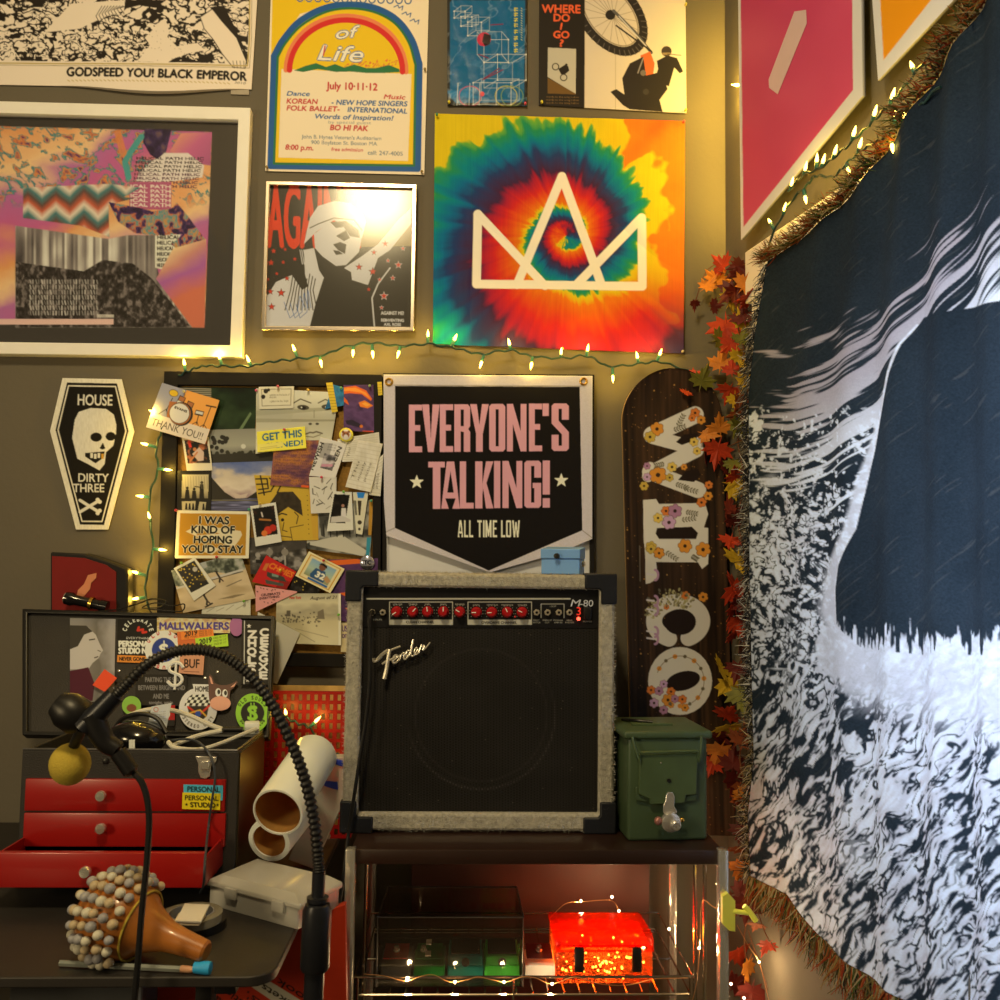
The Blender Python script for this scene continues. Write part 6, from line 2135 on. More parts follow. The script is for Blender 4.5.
def stomp(label, xa, xb, ytop, col, top, style):
    yf, yb = -.318, -.20
    x0, x1 = at(*o14([(xa, 600)])[0], yf).x, at(*o14([(xb, 600)])[0], yf).x
    h1 = at(*o14([(xa, ytop)])[0], yb).z - SH - .004
    w = x1 - x0; xc = (x0 + x1) / 2
    z0 = bb + .002
    T = thing('effect_pedal', label, 'effect pedal', (xc, (yf + yb) / 2, z0), 'effect pedals on the cart shelf')
    M_ = mat('enamel_' + style + '_' + col.strip('#'), A(col), .35, var=.05)
    hf = .035; ym = yf + (yb - yf) * .52

    def pr(P, name, m, x0_=x0, x1_=x1, b=.002, par=T):
        return MB().prism([(x0_, y, z0 + z) for y, z in P], (x1_ - x0_, 0, 0)).build(name, m, par, bev=b)
    pr([(yf, 0), (yb, 0), (yb, h1), (ym, h1 * .92), (ym - .002, hf * .8), (yf, hf * .62)], 'body', M_)
    if style == 'treadle':
        pr([(yf - .001, hf * .66), (ym - .003, hf * .86), (ym - .003, hf * 1.3), (yf + .002, hf * 1.05)], 'foot_plate', M_, x0 + .002, x1 - .002)
        pr([(yf + .008, hf * 1.10), (ym - .006, hf * 1.32), (ym - .006, hf * 1.38), (yf + .008, hf * 1.16)], 'rubber_pad', BLACKMATTE, x0 + .006, x1 - .006, .0008)
        MB().lathe([(.007, 0), (.007, .004), (.0005, .006)], (xc, yf - .001, z0 + hf * .82), (0, -1, 0), 14).build('thumb_screw', BLACK, T)
        n = 4 if top == 4 else 2
        for i in range(n):
            kx = x0 + w * (i + .5) / n
            MB().lathe([(.007, 0), (.006, .012), (.0005, .0125)], (kx, (ym + yb) / 2 + .01, z0 + h1 * .97), (0, -.25, 1), 12).build('knob', BLACK, T)
    else:
        pr([(yf + .004, hf * .9), (ym, hf * 1.02), (ym, hf * 1.06), (yf + .004, hf * .94)], 'face_plate', mat('plate_' + str(top).strip('#'), A(top), .4, var=.1), x0 + .004, x1 - .004, .0006)
        MB().lathe([(.006, 0), (.006, .005), (.0045, .006), (.0045, .013), (.0005, .014)], (xc - w * (.2 if style == 'mini' else 0), yf + .03, z0 + hf * .98), (0, -.5, 1), 14).build('foot_switch', CHROME, T)
        for i in range(3 if style == 'mini' else 1):
            MB().lathe([(.008, 0), (.0065, .014), (.0005, .0145)], (xc + w * .24, ym + .004 + i * .018, z0 + h1 * .93), (0, -.3, 1), 12).build('knob', BLACK, T)
    return T, x0, x1, yf, z0, hf


stomp('grey effect pedal with a red plate, first in the smoky bin', 145, 285, 500, '#5a584e', '#a8281c', 'plain')
T, xa, xb, yf, z0, hf = stomp('dark green effect pedal with white strips and three black knobs', 303, 450, 500, '#1e8a30', '#267a32', 'mini')
for zz in (0, .03): MB().box((xa + (xb - xa) * .45, yf + .02 + zz, z0 + hf * 1.0 + zz * .28), (.010, .02, .002)).build('label_strip', WHITEP, T)
stomp('teal effect pedal with a black foot pad', 465, 635, 486, '#178a72', 2, 'treadle')
stomp('bright green effect pedal with four knobs', 640, 808, 488, '#52e244', 4, 'treadle')
T, xa, xb, yf, z0, hf = stomp('white effect pedal standing between the smoky bin and the orange box', 832, 978, 560, '#f0e6d0', '#4a2420', 'plain')

# ---- glowing orange box
def o15(P): return [(530 + a / 4, 840 + b / 4) for a, b in P]


OY = -.34
ox0, ox1 = at(*o15([(104, 520)])[0], OY).x, at(*o15([(492, 520)])[0], OY).x
oz1 = at(*o15([(300, 432)])[0], OY).z
ozt = at(*o15([(260, 302)])[0], OY + .11).z
ob = SH + .001
BX = thing('plastic_box', 'glowing translucent orange box full of tiny lights on the cart shelf', 'box', ((ox0 + ox1) / 2, OY + .07, ob))
OR = bpy.data.materials.new('translucent_orange'); OR.use_nodes = True
nt = OR.node_tree; nt.nodes.remove(nt.nodes['Principled BSDF'])
tl_ = nt.nodes.new('ShaderNodeBsdfTranslucent'); tl_.inputs[0].default_value = (.95, .16, .02, 1)
tp_ = nt.nodes.new('ShaderNodeBsdfTransparent'); tp_.inputs[0].default_value = (1, .22, .03, 1)
gs_ = nt.nodes.new('ShaderNodeBsdfGlossy'); gs_.inputs[1].default_value = .12
m1 = nt.nodes.new('ShaderNodeMixShader'); m1.inputs[0].default_value = .80
m2 = nt.nodes.new('ShaderNodeMixShader'); m2.inputs[0].default_value = .06
nt.links.new(tl_.outputs[0], m1.inputs[1]); nt.links.new(tp_.outputs[0], m1.inputs[2])
nt.links.new(m1.outputs[0], m2.inputs[1]); nt.links.new(gs_.outputs[0], m2.inputs[2])
nt.links.new(m2.outputs[0], nt.nodes['Material Output'].inputs[0])


def shell(P, name, dx0, dx1, parent, m=OR):
    o = MB().prism([(dx0, y, z) for y, z in P], (dx1 - dx0, 0, 0)).build(name, m, parent, bev=.006)
    return o


shell([(OY, ob), (OY + .14, ob), (OY + .14, oz1 - .002), (OY, oz1 - .002)], 'base', ox0, ox1, BX)
shell([(OY - .002, oz1), (OY + .142, oz1), (OY + .142, ozt - .004), (OY + .10, ozt), (OY + .012, oz1 + .022)], 'lid', ox0 - .003, ox1 + .003, BX)
MB().ring([(ox0 - .001, OY - .002, oz1 - .006), (ox1 + .001, OY - .002, oz1 - .006), (ox1 + .001, OY - .002, oz1 + .004), (ox0 - .001, OY - .002, oz1 + .004)], [(ox0 + .008, OY - .002, oz1 - .004), (ox1 - .008, OY - .002, oz1 - .004), (ox1 - .008, OY - .002, oz1 + .002), (ox0 + .008, OY - .002, oz1 + .002)], (0, .004, 0)).build('rim', OR, BX)
for xa, xb in ((178, 216), (408, 446)):
    a_, b_ = at(*o15([(xa, 430)])[0], OY - .008), at(*o15([(xb, 527)])[0], OY - .008)
    MB().box(((a_.x + b_.x) / 2, OY - .008, (a_.z + b_.z) / 2), (b_.x - a_.x, .008, a_.z - b_.z), bev=.002).build('latch', BLACK, BX)
LEDS = MB()
for i in range(64):
    LEDS.ball((random.uniform(ox0 + .012, ox1 - .012), OY + random.uniform(.006, .09), ob + random.random() ** 1.6 * (ozt - ob - .02) + .006), random.uniform(.0012, .0024), n=6, m=4)
FL_ = thing('string_lights', 'tangle of tiny warm lights glowing inside the orange box', 'string lights', ((ox0 + ox1) / 2, OY + .06, ob))
o = LEDS.build('micro_lamps', MICRO, FL_); tag(o, kind='stuff')
mb = MB()
mb.tube([(random.uniform(ox0 + .01, ox1 - .01), OY + random.uniform(.012, .09), ob + random.uniform(.01, .07)) for i in range(40)], .0005, 5)
COPPER = mat('copper_wire', A('#b87a3a'), .3, .8, var=.1)
mb.build('copper_wire', COPPER, FL_)
for dx in (.2, .5, .8):
    l = bpy.data.lights.new('tangle_light', 'POINT'); l.energy = .30; l.color = (1, .50, .2); l.shadow_soft_size = .015
    lo = bpy.data.objects.new('tangle_light', l); COL.objects.link(lo); lo.parent = FL_
    lo.location = Vector((ox0 + (ox1 - ox0) * dx, OY + .06, ob + .045)) - wloc(FL_)

# ---- thin wire lights wound round the cart
def micro(label, wire, lamps, r=.0007, group=None):
    P = [q if isinstance(q, Vector) else at(*q) for q in wire]
    t = thing('wire_lights', label, 'string lights', P[0], group)
    MB().tube(P, r, 5).build('copper_wire', COPPER, t)
    for q in lamps:
        c = at(*q)
        MB().ball(c, .0018, (1, 1, 1.3), 8, 6).build('micro_lamp', MICRO, t)
        l = bpy.data.lights.new('micro_light', 'POINT'); l.energy = .18; l.color = (1, .68, .32); l.shadow_soft_size = .004
        lo = bpy.data.objects.new('micro_light', l); COL.objects.link(lo); lo.parent = t
        lo.location = c + Vector((0, -.006, .002)) - wloc(t)


y_ = y0_ - .004
micro('thin wire lights woven along the front rail of the cart shelf', [(364, 974, y_), (385, 976, y_), (405, 981, y_), (422, 976, y_), (434, 975, y_), (450, 982, y_), (466, 980, y_), (478, 977, y_), (494, 980, y_), (506, 982, y_), (522, 977, y_), (536, 978, y_), (552, 984, y_), (575, 977, y_), (600, 984, y_), (628, 985, y_), (655, 979, y_), (688, 978, y_)], [(407, 980, y_ - .004), (455, 982, y_ - .004), (504, 982, y_ - .004), (552, 984, y_ - .004)])
micro('thin wire lights running up the chrome leg to the yellow hook', [(722, 912, -.40), (712, 906, -.40), (702, 902, -.37), (700, 940, -.37), (697, 980, -.37), (690, 1010, -.37)], [(717, 884, -.40), (722, 912, -.41), (669, 929, -.15), (699, 948, -.375)])
micro('loop of thin wire lights rising behind the orange box', [(550, 918, -.18), (565, 904, -.16), (581, 902, -.15), (604, 900, -.13), (614, 902, -.13), (619, 912, -.14), (624, 930, -.15)], [(581, 901, -.155), (619, 911, -.145), (612, 897, -.12)])
micro('thin wire lights trailing down among the leaves beside the cart', [(737, 925, -.20), (748, 945, -.20), (759, 962, -.20), (765, 985, -.20), (772, 1012, -.2)], [(759, 962, -.205), (731, 984, -.205), (744, 998, -.2)])

# ---- yellow hook clipped on the cart leg
HK = thing('plastic_hook', 'yellow plastic hook with a crossbar clipped beside the chrome cart leg', 'hook', at(729, 912, -.45))
YL = mat('yellow_plastic', A('#f2dc40'), .35, var=.05)
p0, p1 = at(722, 896, -.37), at(735.5, 931, -.37)
HY = -.45
MB().prism([at(722.5, 896, HY - .010), at(728, 893, HY - .010), at(735.5, 901, HY), at(735.5, 932, HY), at(729.5, 931, HY - .010), at(722.5, 924, HY - .010)], (0, .012, 0)).build('back_plate', YL, HK, bev=.001)
a_, b_ = at(733, 911, HY), at(748, 913, HY)
MB().cyl(a_, b_, .0042, .0036, n=12).tube([at(744, 906, HY), at(749, 911, HY), at(756, 921, HY)], .0046, 10).build('peg', YL, HK)

# ================================================================== ammunition can
GRN = mat('olive_enamel', A('#424d28'), .42, var=.18, vscale=14, bump=.06, bscale=50)
GRN2 = mat('olive_enamel_worn', A('#465026'), .4, var=.25, vscale=25)


def o16(P): return [(600 + a / 6.25, 700 + b / 6.25) for a, b in P]


KY = -.378
kx0, kx1 = at(620, 800, KY).x, at(705, 800, KY).x
kz1 = at(660, 737, KY).z
kc = Vector(((kx0 + kx1) / 2 + .004, KY + .075, SHZ))
kw, kd, kh = kx1 - kx0, .15, kz1 - SHZ
CAN = thing('metal_can', 'olive green metal ammunition can with a lock on the cart beside the amplifier', 'metal can', kc)
rk = rotz(R(4))


def kp(x, y, z): return kc + rk @ Vector((x, y, z))


MB().box(kp(0, 0, kh / 2), (kw - .006, kd, kh), rk, bev=.007, seg=3).build('body', GRN, CAN)
MB().box(kp(0, 0, kh + .004), (kw + .010, kd + .012, .014), rk, bev=.005, seg=3).build('lid', GRN, CAN)
MB().box(kp(-.012, -.01, kh + .0125), (.075, .02, .004), rk, bev=.0015).build('lid_bracket', GRN2, CAN)
MB().tube([kp(-.055, .035, kh + .013), kp(-.04, .0, kh + .017), kp(-.01, -.012, kh + .016)], .003, 8).build('carry_handle', BLACK, CAN)
FY = -kd / 2 - .003


def kf(X, Y, d=0.):
    p = o16([(X, Y)])[0]
    q = at(p[0], p[1], KY - .004)
    lx = (rk.inverted() @ (q - kc))
    return kp(lx.x, FY - d, lx.z)


P = [(236, 332), (606, 330), (600, 588), (530, 592), (526, 640), (302, 645), (300, 610), (232, 580)]
MB().prism([kf(*q, .010) for q in P], rk @ Vector((0, .010, 0))).build('latch_plate', GRN2, CAN, bev=.002)
P = [(218, 540), (240, 540), (240, 590), (310, 596), (312, 632), (290, 632), (220, 622)]
MB().prism([kf(*q, .004) for q in P], rk @ Vector((0, .004, 0))).build('latch_tab', GRN, CAN, bev=.001)
P = [(530, 600), (605, 592), (602, 628), (530, 634)]
MB().prism([kf(*q, .004) for q in P], rk @ Vector((0, .004, 0))).build('latch_tab', GRN, CAN, bev=.001)
MB().tube([kf(195, 225, .006), kf(205, 290, .010), kf(240, 382, .013), kf(236, 318, .014), kf(600, 312, .014), kf(606, 378, .013), kf(628, 290, .010), kf(634, 225, .006)], .0024, 8, smooth=False).build('wire_bail', GRN2, CAN)
MB().cyl(kf(421, 496, .0085), kf(421, 496, .0125), .0036, n=16).build('hole', mat('black_hole', (.004, .004, .003), .9, var=0), CAN)
MB().ball(kf(370, 385, .011), .0013, n=8, m=5).build('rivet', CHROME, CAN)
LK = thing('padlock', 'chrome cam padlock with a copper knob hanging on the olive metal can', 'padlock', kf(430, 800, .02))
P = [(398, 580), (412, 563), (442, 566), (452, 590), (450, 650), (470, 690), (400, 700), (380, 690), (382, 640), (394, 620)]
MB().prism([kf(*q, .016) for q in P], rk @ Vector((0, .004, 0))).build('hasp', CHROME, LK, bev=.001)
c = kf(425, 745, .012)
MB().lathe([(.0165, 0), (.0178, .004), (.0165, .010), (.012, .013)], c, rk @ Vector((0, -1, -.1)), 24).build('lock_body', CHROME, LK)
MB().lathe([(.0088, .010), (.0088, .020), (.0070, .022), (.0035, .022), (.0035, .017)], kf(445, 752, .012), rk @ Vector((0, -1, -.1)), 18).build('lock_barrel', CHROME, LK)
MB().ball(kf(345, 738, .018), .0068, (1, .9, 1.1), 14, 10).build('knob', mat('copper_knob', A('#a86a4a'), .35, .4, var=.1), LK)
MB().ball(kf(498, 735, .016), .0045, n=10, m=8).build('rivet', BRASS, LK)
# ================================================================== dark desk
TY = -.42
TZ = at(150, 888, TY).z
DESK = thing('desk', 'dark flat desk top with a rounded corner carrying the toolbox', 'desk', (-.7, -.4, 0))
rx = (atz(265, 985, TZ).x + atz(300, 925, TZ).x) / 2
fy = atz(150, 977, TZ).y
P = [(-1.35, fy), (rx - .035, fy)] + [(rx - .035 + .035 * math.sin(t), fy + .035 - .035 * math.cos(t)) for t in np.linspace(.2, 1.57, 6)] + [(rx, -.02), (-1.35, -.02)]
MB().prism([(x, y, TZ - .014) for x, y in P], (0, 0, .014)).build('desk_top', mat('dark_laminate', A('#2b2419'), .5, var=.15, bump=.1, bscale=300), DESK, bev=.002)
for x, y in ((atz(186, 990, TZ).x, fy + .06), (-1.25, fy + .06), (rx - .05, -.1), (-1.25, -.1)):
    MB().box((x, y, (TZ - .014) / 2), (.022, .03, TZ - .014), bev=.002).build('leg', BLACKMATTE, DESK)
c = atz(225, 984, TZ - .02)
MB().box((c.x, fy + .05, TZ - .024), (.03, .05, .02), bev=.003).build('bracket', BLACK, DESK)
MB().box((-.9, fy + .04, TZ - .026), (.5, .012, .022), bev=.001).build('rail', BLACKMATTE, DESK)

# ================================================================== toolbox
TB = thing('toolbox', 'black toolbox with red drawers and an open sticker-covered lid', 'toolbox', (-.65, -.32, TZ))
VIN = mat('black_vinyl', A('#2a241a'), .6, var=.2, bump=.5, bscale=420)
EDGE = mat('dark_metal_edge', A('#5a5240'), .4, .6, var=.2)
REDM = mat('red_enamel', A('#9c130b'), .32, var=.06, vscale=10, coat=.2)
bx1 = at(237, 800, TY).x
bx0 = at(20, 800, TY).x
zt = at(150, 751.5, TY).z
TYB = -.215
SIDEW = mat('toolbox_side', A('#3a2e18'), .35, .35, var=.3, vscale=12)
o_ = [(bx0, TY), (bx1, TY), (bx1, TYB), (bx0, TYB)]
i_ = [(bx0 + .006, TY + .006), (bx1 - .006, TY + .006), (bx1 - .006, TYB - .006), (bx0 + .006, TYB - .006)]
MB().ring([(x, y, TZ) for x, y in o_], [(x, y, TZ) for x, y in i_], (0, 0, zt - TZ)).build('body', VIN, TB, bev=.0015)
ti = at(150, 775, TY).z
MB().box(((bx0 + bx1) / 2, (TY + TYB) / 2, ti - .004), (bx1 - bx0 - .013, TYB - TY - .013, .006)).build('tray_floor', BLACKMATTE, TB)
MB().tube([(bx1 - .003, TYB, zt + .002), (bx1 - .003, TY + .003, zt + .002), (bx0, TY + .003, zt + .002)], .0025, 6, smooth=False).build('rim', EDGE, TB)
MB().box((bx1 + .001, (TY + TYB) / 2, (TZ + zt) / 2), (.002, TYB - TY - .012, zt - TZ - .006)).build('side_panel', SIDEW, TB)


def drawer(y0, y1, x1, yp, knob):
    a_, b_ = at(150, y0, yp), at(150, y1, yp)
    xr = at(x1, (y0 + y1) / 2, yp).x
    xl = bx0 + .01
    d = MB().box(((xl + xr) / 2, yp + .006, (a_.z + b_.z) / 2), (xr - xl, .012, a_.z - b_.z), bev=.0015).build('drawer', REDM, TB)
    if yp < TY - .05:
        MB().ring([(xl, yp + .012, b_.z), (xr, yp + .012, b_.z), (xr, TY + .002, b_.z), (xl, TY + .002, b_.z)], [(xl + .003, yp + .013, b_.z), (xr - .003, yp + .013, b_.z), (xr - .003, TY, b_.z), (xl + .003, TY, b_.z)], (0, 0, (a_.z - b_.z) * .85)).build('tray', REDM, d)
        MB().box(((xl + xr) / 2, (yp + TY) / 2 + .006, b_.z + .004), (xr - xl - .008, TY - yp - .016, .004)).build('tray_base', BLACKMATTE, d)
    k = at(knob[0], knob[1], yp - .012)
    MB().lathe([(.004, .014), (.004, .004), (.0085, .002), (.009, -.003), (.0075, -.006), (.0005, -.0065)], k, (0, 1, 0), 18).build('knob', CHROME, d)
    return d


d1 = drawer(779.5, 811.5, 225, TY - .006, (101, 796))
drawer(813.5, 847, 225, TY - .006, (101, 828.5))
d3 = drawer(853, 888, 204, TY - .115, (85.5, 872))
# latch
l_ = thing
c = at(205, 763, TY - .002)
L_ = MB().prism([at(x, y, TY - .004) for x, y in ((195, 756), (216.5, 757), (216, 762), (211, 765), (210, 776), (206, 779), (200.5, 778), (198, 772), (198, 764))], (0, .004, 0)).build('latch', CHROME, TB, bev=.001)
MB().prism([at(x, y, TY - .009) for x, y in ((201, 761), (209, 761), (209, 770), (201, 770))], (0, .005, 0)).build('latch_clip', CHROME, L_, bev=.0015)
MB().lathe([(.005, 0), (.005, .003), (.003, .004)], at(106, 761, TY), (0, -1, 0), 12).build('lock_cylinder', BLACK, TB)
# drawer stickers
cv = Canvas(180, 782, 225, 812, 3, '#4fb0b0')
cv.text('PERSONAL', (187, 791.5), (220, 792.3), 5, '#12302e', bold=.3)
sheet('sticker', cv, [(183.5, 784.5), (223, 785.5), (222.5, 800.5), (183.5, 799.5)], wy(TY - .0085), 2.2, PRINT, d1, th=.0006)
cv = Canvas(180, 782, 225, 812, 3, '#e8c818')
cv.text('PERSONAL', (184.5, 800), (218.5, 800.8), 4.6, '#1a1608', bold=.25)
cv.text('STUDIO', (190.5, 807), (216, 807.6), 4.6, '#1a1608', bold=.35, shear=-.15)
star(cv, 186.5, 804.5, 2, '#1a1608'); star(cv, 217.5, 805, 2, '#1a1608')
sheet('sticker', cv, [(182.5, 792.5), (220.5, 793.5), (220, 810), (182, 809)], wy(TY - .0095), 2.2, PRINT, d1, th=.0006)

# lid leaning back on the wall
lp0, lp1 = at(170, 738, TYB), at(170, 612, -.088)
lx = Vector((1, 0, 0)); lu = (lp1 - lp0).normalized()
ln = lx.cross(lu)
if ln.y > 0: ln = -ln


def lid_pl(off=0.): return (lp0 + ln * off, ln)


LQ = [(22, 608.5), (275, 615.5), (269, 738), (22, 735)]
MB().prism([on(*p, lid_pl(0)) for p in LQ], -ln * .022).build('lid', VIN, TB, bev=.003)
LID = [o for o in TB.children if o.name.startswith('lid')][0]
rimq = [(22, 608.5), (275, 615.5), (269, 738), (22, 735)]; rimi = [(27, 612.5), (271, 619), (265.5, 734), (27, 731)]
MB().ring([on(*p, lid_pl(.010)) for p in rimq], [on(*p, lid_pl(.010)) for p in rimi], -ln * .010).build('rim', BLACK, LID, bev=.002)
MB().tube([on(272, 616, lid_pl(.012)), on(267, 737, lid_pl(.012))], .0016, 6).build('metal_edge', EDGE, LID)
for x, y in ((217.5, 672), (119, 671), (205, 678), (145, 668)):
    MB().lathe([(.0032, 0), (.0026, .002), (.0005, .0026)], on(x, y, lid_pl(.0005)), ln, 10).build('rivet', CHROME, LID)


def o17(P): return [(80 + a / 4.762, 600 + b / 4.762) for a, b in P]


SN = [0]


def sticker(q, base, draw, res=2.4, m=None, lab=None):
    cv = Canvas(*bbox(q), 3.2, base)
    fm = quadmap(q)
    cv.L = lambda u, v: tuple(fm(np.array([float(u)]), np.array([float(v)]))[0])
    draw(cv)
    SN[0] += 1
    o = sheet('sticker', cv, q, lid_pl(.0012 + SN[0] * .0006), res, m or PRINT, LID, th=.0008)
    if lab: o['label'] = lab
    return o


def discmap(cx, cy, rx, ry):
    def f(u, v):
        a_, b_ = u * 2 - 1, v * 2 - 1
        return np.stack([cx + rx * a_ * np.sqrt(1 - b_ * b_ / 2), cy + ry * b_ * np.sqrt(1 - a_ * a_ / 2)], -1)
    return f


def round_sticker(cx, cy, rx, ry, base, draw, lab=None):
    cv = Canvas(cx - rx - 2, cy - ry - 2, cx + rx + 2, cy + ry + 2, 3.2, base)
    draw(cv)
    SN[0] += 1
    f = discmap(cx, cy, rx, ry)
    o = sheet('sticker', cv, f, lid_pl(.0012 + SN[0] * .0006), 2.4, PRINT, LID, th=.0008)
    if lab: o['label'] = lab
    return o


def arc_text(cv, t, cx, cy, r, a0, a1, h, c, bold=.15, inward=False):
    n = len(t)
    for i, ch in enumerate(t):
        if ch == ' ': continue
        g = R(a0 + (a1 - a0) * (i + .5) / n)
        p = (cx + r * math.cos(g), cy + r * math.sin(g))
        d = (-math.sin(g), math.cos(g)) if a1 > a0 else (math.sin(g), -math.cos(g))
        w = h * .62
        cv.text(ch, (p[0] - d[0] * w / 2, p[1] - d[1] * w / 2), (p[0] + d[0] * w / 2, p[1] + d[1] * w / 2), h, c, bold=bold)


def d_(cv):
    cv.paint(ramp((cv.X - 82) / 34 + .3 * fbm(cv.X / 8, cv.Y / 10, 3, 2), [(0, '#8a8068'), (.6, '#6a614c'), (1, '#9a907a')]))
    cv.poly(o17([(-60, 130), (40, 130), (75, 165), (92, 205), (110, 240), (98, 255), (90, 275), (60, 300), (40, 330), (-60, 330)]), '#b8ac90')
    cv.poly(o17([(-60, 120), (30, 122), (60, 150), (20, 165), (-10, 220), (-60, 240)]), '#3a3426')
    cv.line(o17([(45, 190), (70, 186)]), 1.2, '#2a261c').line(o17([(85, 240), (98, 245)]), .9, '#5a503c').line(o17([(70, 275), (85, 270)]), 1.2, '#4a3c30')
    cv.poly(o17([(-60, 340), (40, 320), (70, 400), (60, 480), (-60, 480)]), '#4a1420')


sticker([(70, 618), (115.5, 619), (114, 702), (70, 702)], '#8a8068', d_, lab='grey picture of a face in profile')


def d_(cv):
    arc_text(cv, 'CELEBRATE', 138, 633, 11.5, 185, 355, 4.2, '#e0d8b8')
    cv.line(o17([(280, 130), (275, 145), (300, 140), (298, 155), (315, 152)]), 2.2, '#c8301c')
    cv.text('EVERYTHING', (126, 639), (151, 639.5), 2.2, '#c8c0a0')


sticker([(117.5, 619), (157.5, 620), (157, 640.5), (117, 640)], '#15120d', d_)


def d_(cv):
    g = np.random.default_rng(4)
    for k, (t, yb) in enumerate((('PERSONAL', 646.5), ('STUDIO NO', 653.5))):
        cv.text(t, (118.5, yb), (151.5, yb), 5.6, '#ddd4b4', bold=.5)


sticker([(117.5, 640.5), (153, 641), (152.5, 655), (117, 654.5)], '#15120d', d_)
sticker([(117.5, 655), (147, 656), (146.5, 663), (117, 662)], '#d8822a', lambda cv: cv.text('NEVER GONE', (119, 660.5), (145, 661), 3.6, '#2a1a08', bold=.25))


def d_(cv):
    n = fbm(cv.X / 5, cv.Y / 4, 3, 3)
    cv.paint(ramp(n, [(.2, '#b8902a'), (.5, '#d8c88a'), (.7, '#c8a05a'), (.9, '#a8706a')]))
    cv.text('MALLWALKERS', (159, 629.5), (229, 629.5), 7, '#4a3a70', bold=.5)


sticker([(157, 617), (231, 618), (230, 633), (157, 633)], '#c8a860', d_)


def d_(cv):
    arc_text(cv, 'OLD SOULS CLUB', 164, 650, 16, 200, 480, 4.6, '#b8302a', .25)
    cv.disc(164, 650, 12.2, '#26386e').text('S', (158.8, 655.5), (168.5, 655.5), 11, '#e0d8c0', bold=.6).line([(164, 641), (164, 660)], 1.2, '#e0d8c0')


round_sticker(164, 650, 19, 19.5, '#d8d0b4', d_)


def tagd(c):
    def d(cv):
        cv.text('2019', cv.L(.1, .62), cv.L(.5, .52), 5, '#1f1a0c', shear=.2, bold=.3)
        for i in range(3): cv.text('PASS 03 117', cv.L(.56, .3 + i * .26), cv.L(.95, .22 + i * .26), 2.0, '#2a2410')
        cv.text('FEE PAID', cv.L(.1, .9), cv.L(.5, .82), 1.8, '#2a2410')
    return d


sticker([(177, 632), (207, 629), (207.5, 645.5), (178, 646)], '#c8642a', lambda cv: None)
sticker([(180.5, 632), (213, 628.5), (214, 637), (181.5, 640)], '#e07c2a', tagd(0))
sticker([(195, 638.5), (227.5, 634), (228.5, 646), (196.5, 649)], '#a8c82e', tagd(1))
round_sticker(236.5, 626.5, 7, 9.5, '#a0607a', lambda cv: None)
sticker([(180, 655.5), (204.5, 655), (203, 675), (178.5, 673)], '#c88a5c', lambda cv: (cv.text('BUF', (183.5, 667.5), (199.5, 668), 8.5, '#1f150c', bold=.25), cv.line([(184, 671.5), (199, 672)], .8, '#7a4a2c')))


def d_(cv):
    for t, x0, x1, y in (('PARTING THE SEA', 145, 179, 682), ('BETWEEN BRIGHT AND', 138, 185, 690), ('AND ME', 153, 169, 698.5), ('tonight, again', 149, 173, 704)):
        cv.text(t, (x0, y), (x1, y), 4.6 if y < 700 else 3, '#7a7260', bold=.15)


sticker([(136, 674), (187, 675), (186, 706), (135, 705)], '#1f1a12', d_)
S_ = []


def smap(u, v):
    return quadmap([(164, 656), (187, 656), (187, 691), (164, 691)])(u, v)


mb = MB()
sp = [(183.5, 668), (180, 663.5), (174, 663), (169.5, 666.5), (170, 671), (175, 673.5), (180.5, 676), (182, 680.5), (178.5, 685), (172, 685.5), (167.5, 681.5)]
SN[0] += 1
LW = mat('cream_sticker', A('#ddd2ae'), .5, var=.03)
pl = lid_pl(.004 + SN[0] * .0006)
mb.tube([on(*p, pl) for p in sp], .0034, 6).tube([on(176.5, 656.5, pl), on(174.5, 690, pl)], .0026, 6)
mb.build('sticker', LW, LID)['label'] = 'cream dollar sign sticker'


def d_(cv):
    X, Y = cv.X, cv.Y
    m = np.hypot((X - 198) / 14, (Y - 710) / 17) < 1
    chk = ((X * .33 + Y * .12).astype(int) + (Y * .33).astype(int)) % 2 == 0
    cv.paint(np.where(chk[..., None], A('#e0d6b4'), A('#17140e')), (m & (Y < 706)).astype(float))
    cv.poly([(187, 706), (209, 706), (207, 716), (200, 722), (190, 717)], '#2a2016').line([(188, 707), (199, 715), (209, 706)], 2, '#c8301c').line([(190, 713), (200, 710), (206, 716)], 1.6, '#d8a02a').disc(198, 714, 3, '#2a4a8a')
    arc_text(cv, 'STEREO CITY', 198, 711, 17, 160, 20, 3.4, '#2a241a')


round_sticker(198, 709, 19, 21, '#d6ccac', d_)
sticker([(192.5, 684), (212, 684.5), (210, 693), (195, 695)], '#d8ceae', lambda cv: cv.text('HOME', (195, 691.5), (209, 691.5), 5, '#2a241a', bold=.25))


def d_(cv):
    pass


# brown bull head sticker
mb = MB(); mb.col = A('#5a2e1c')
SN[0] += 1


def bull(off):
    def f(u, v): return quadmap([(207, 674), (238.5, 674), (238.5, 712), (207, 712)])(u, v)
    return f


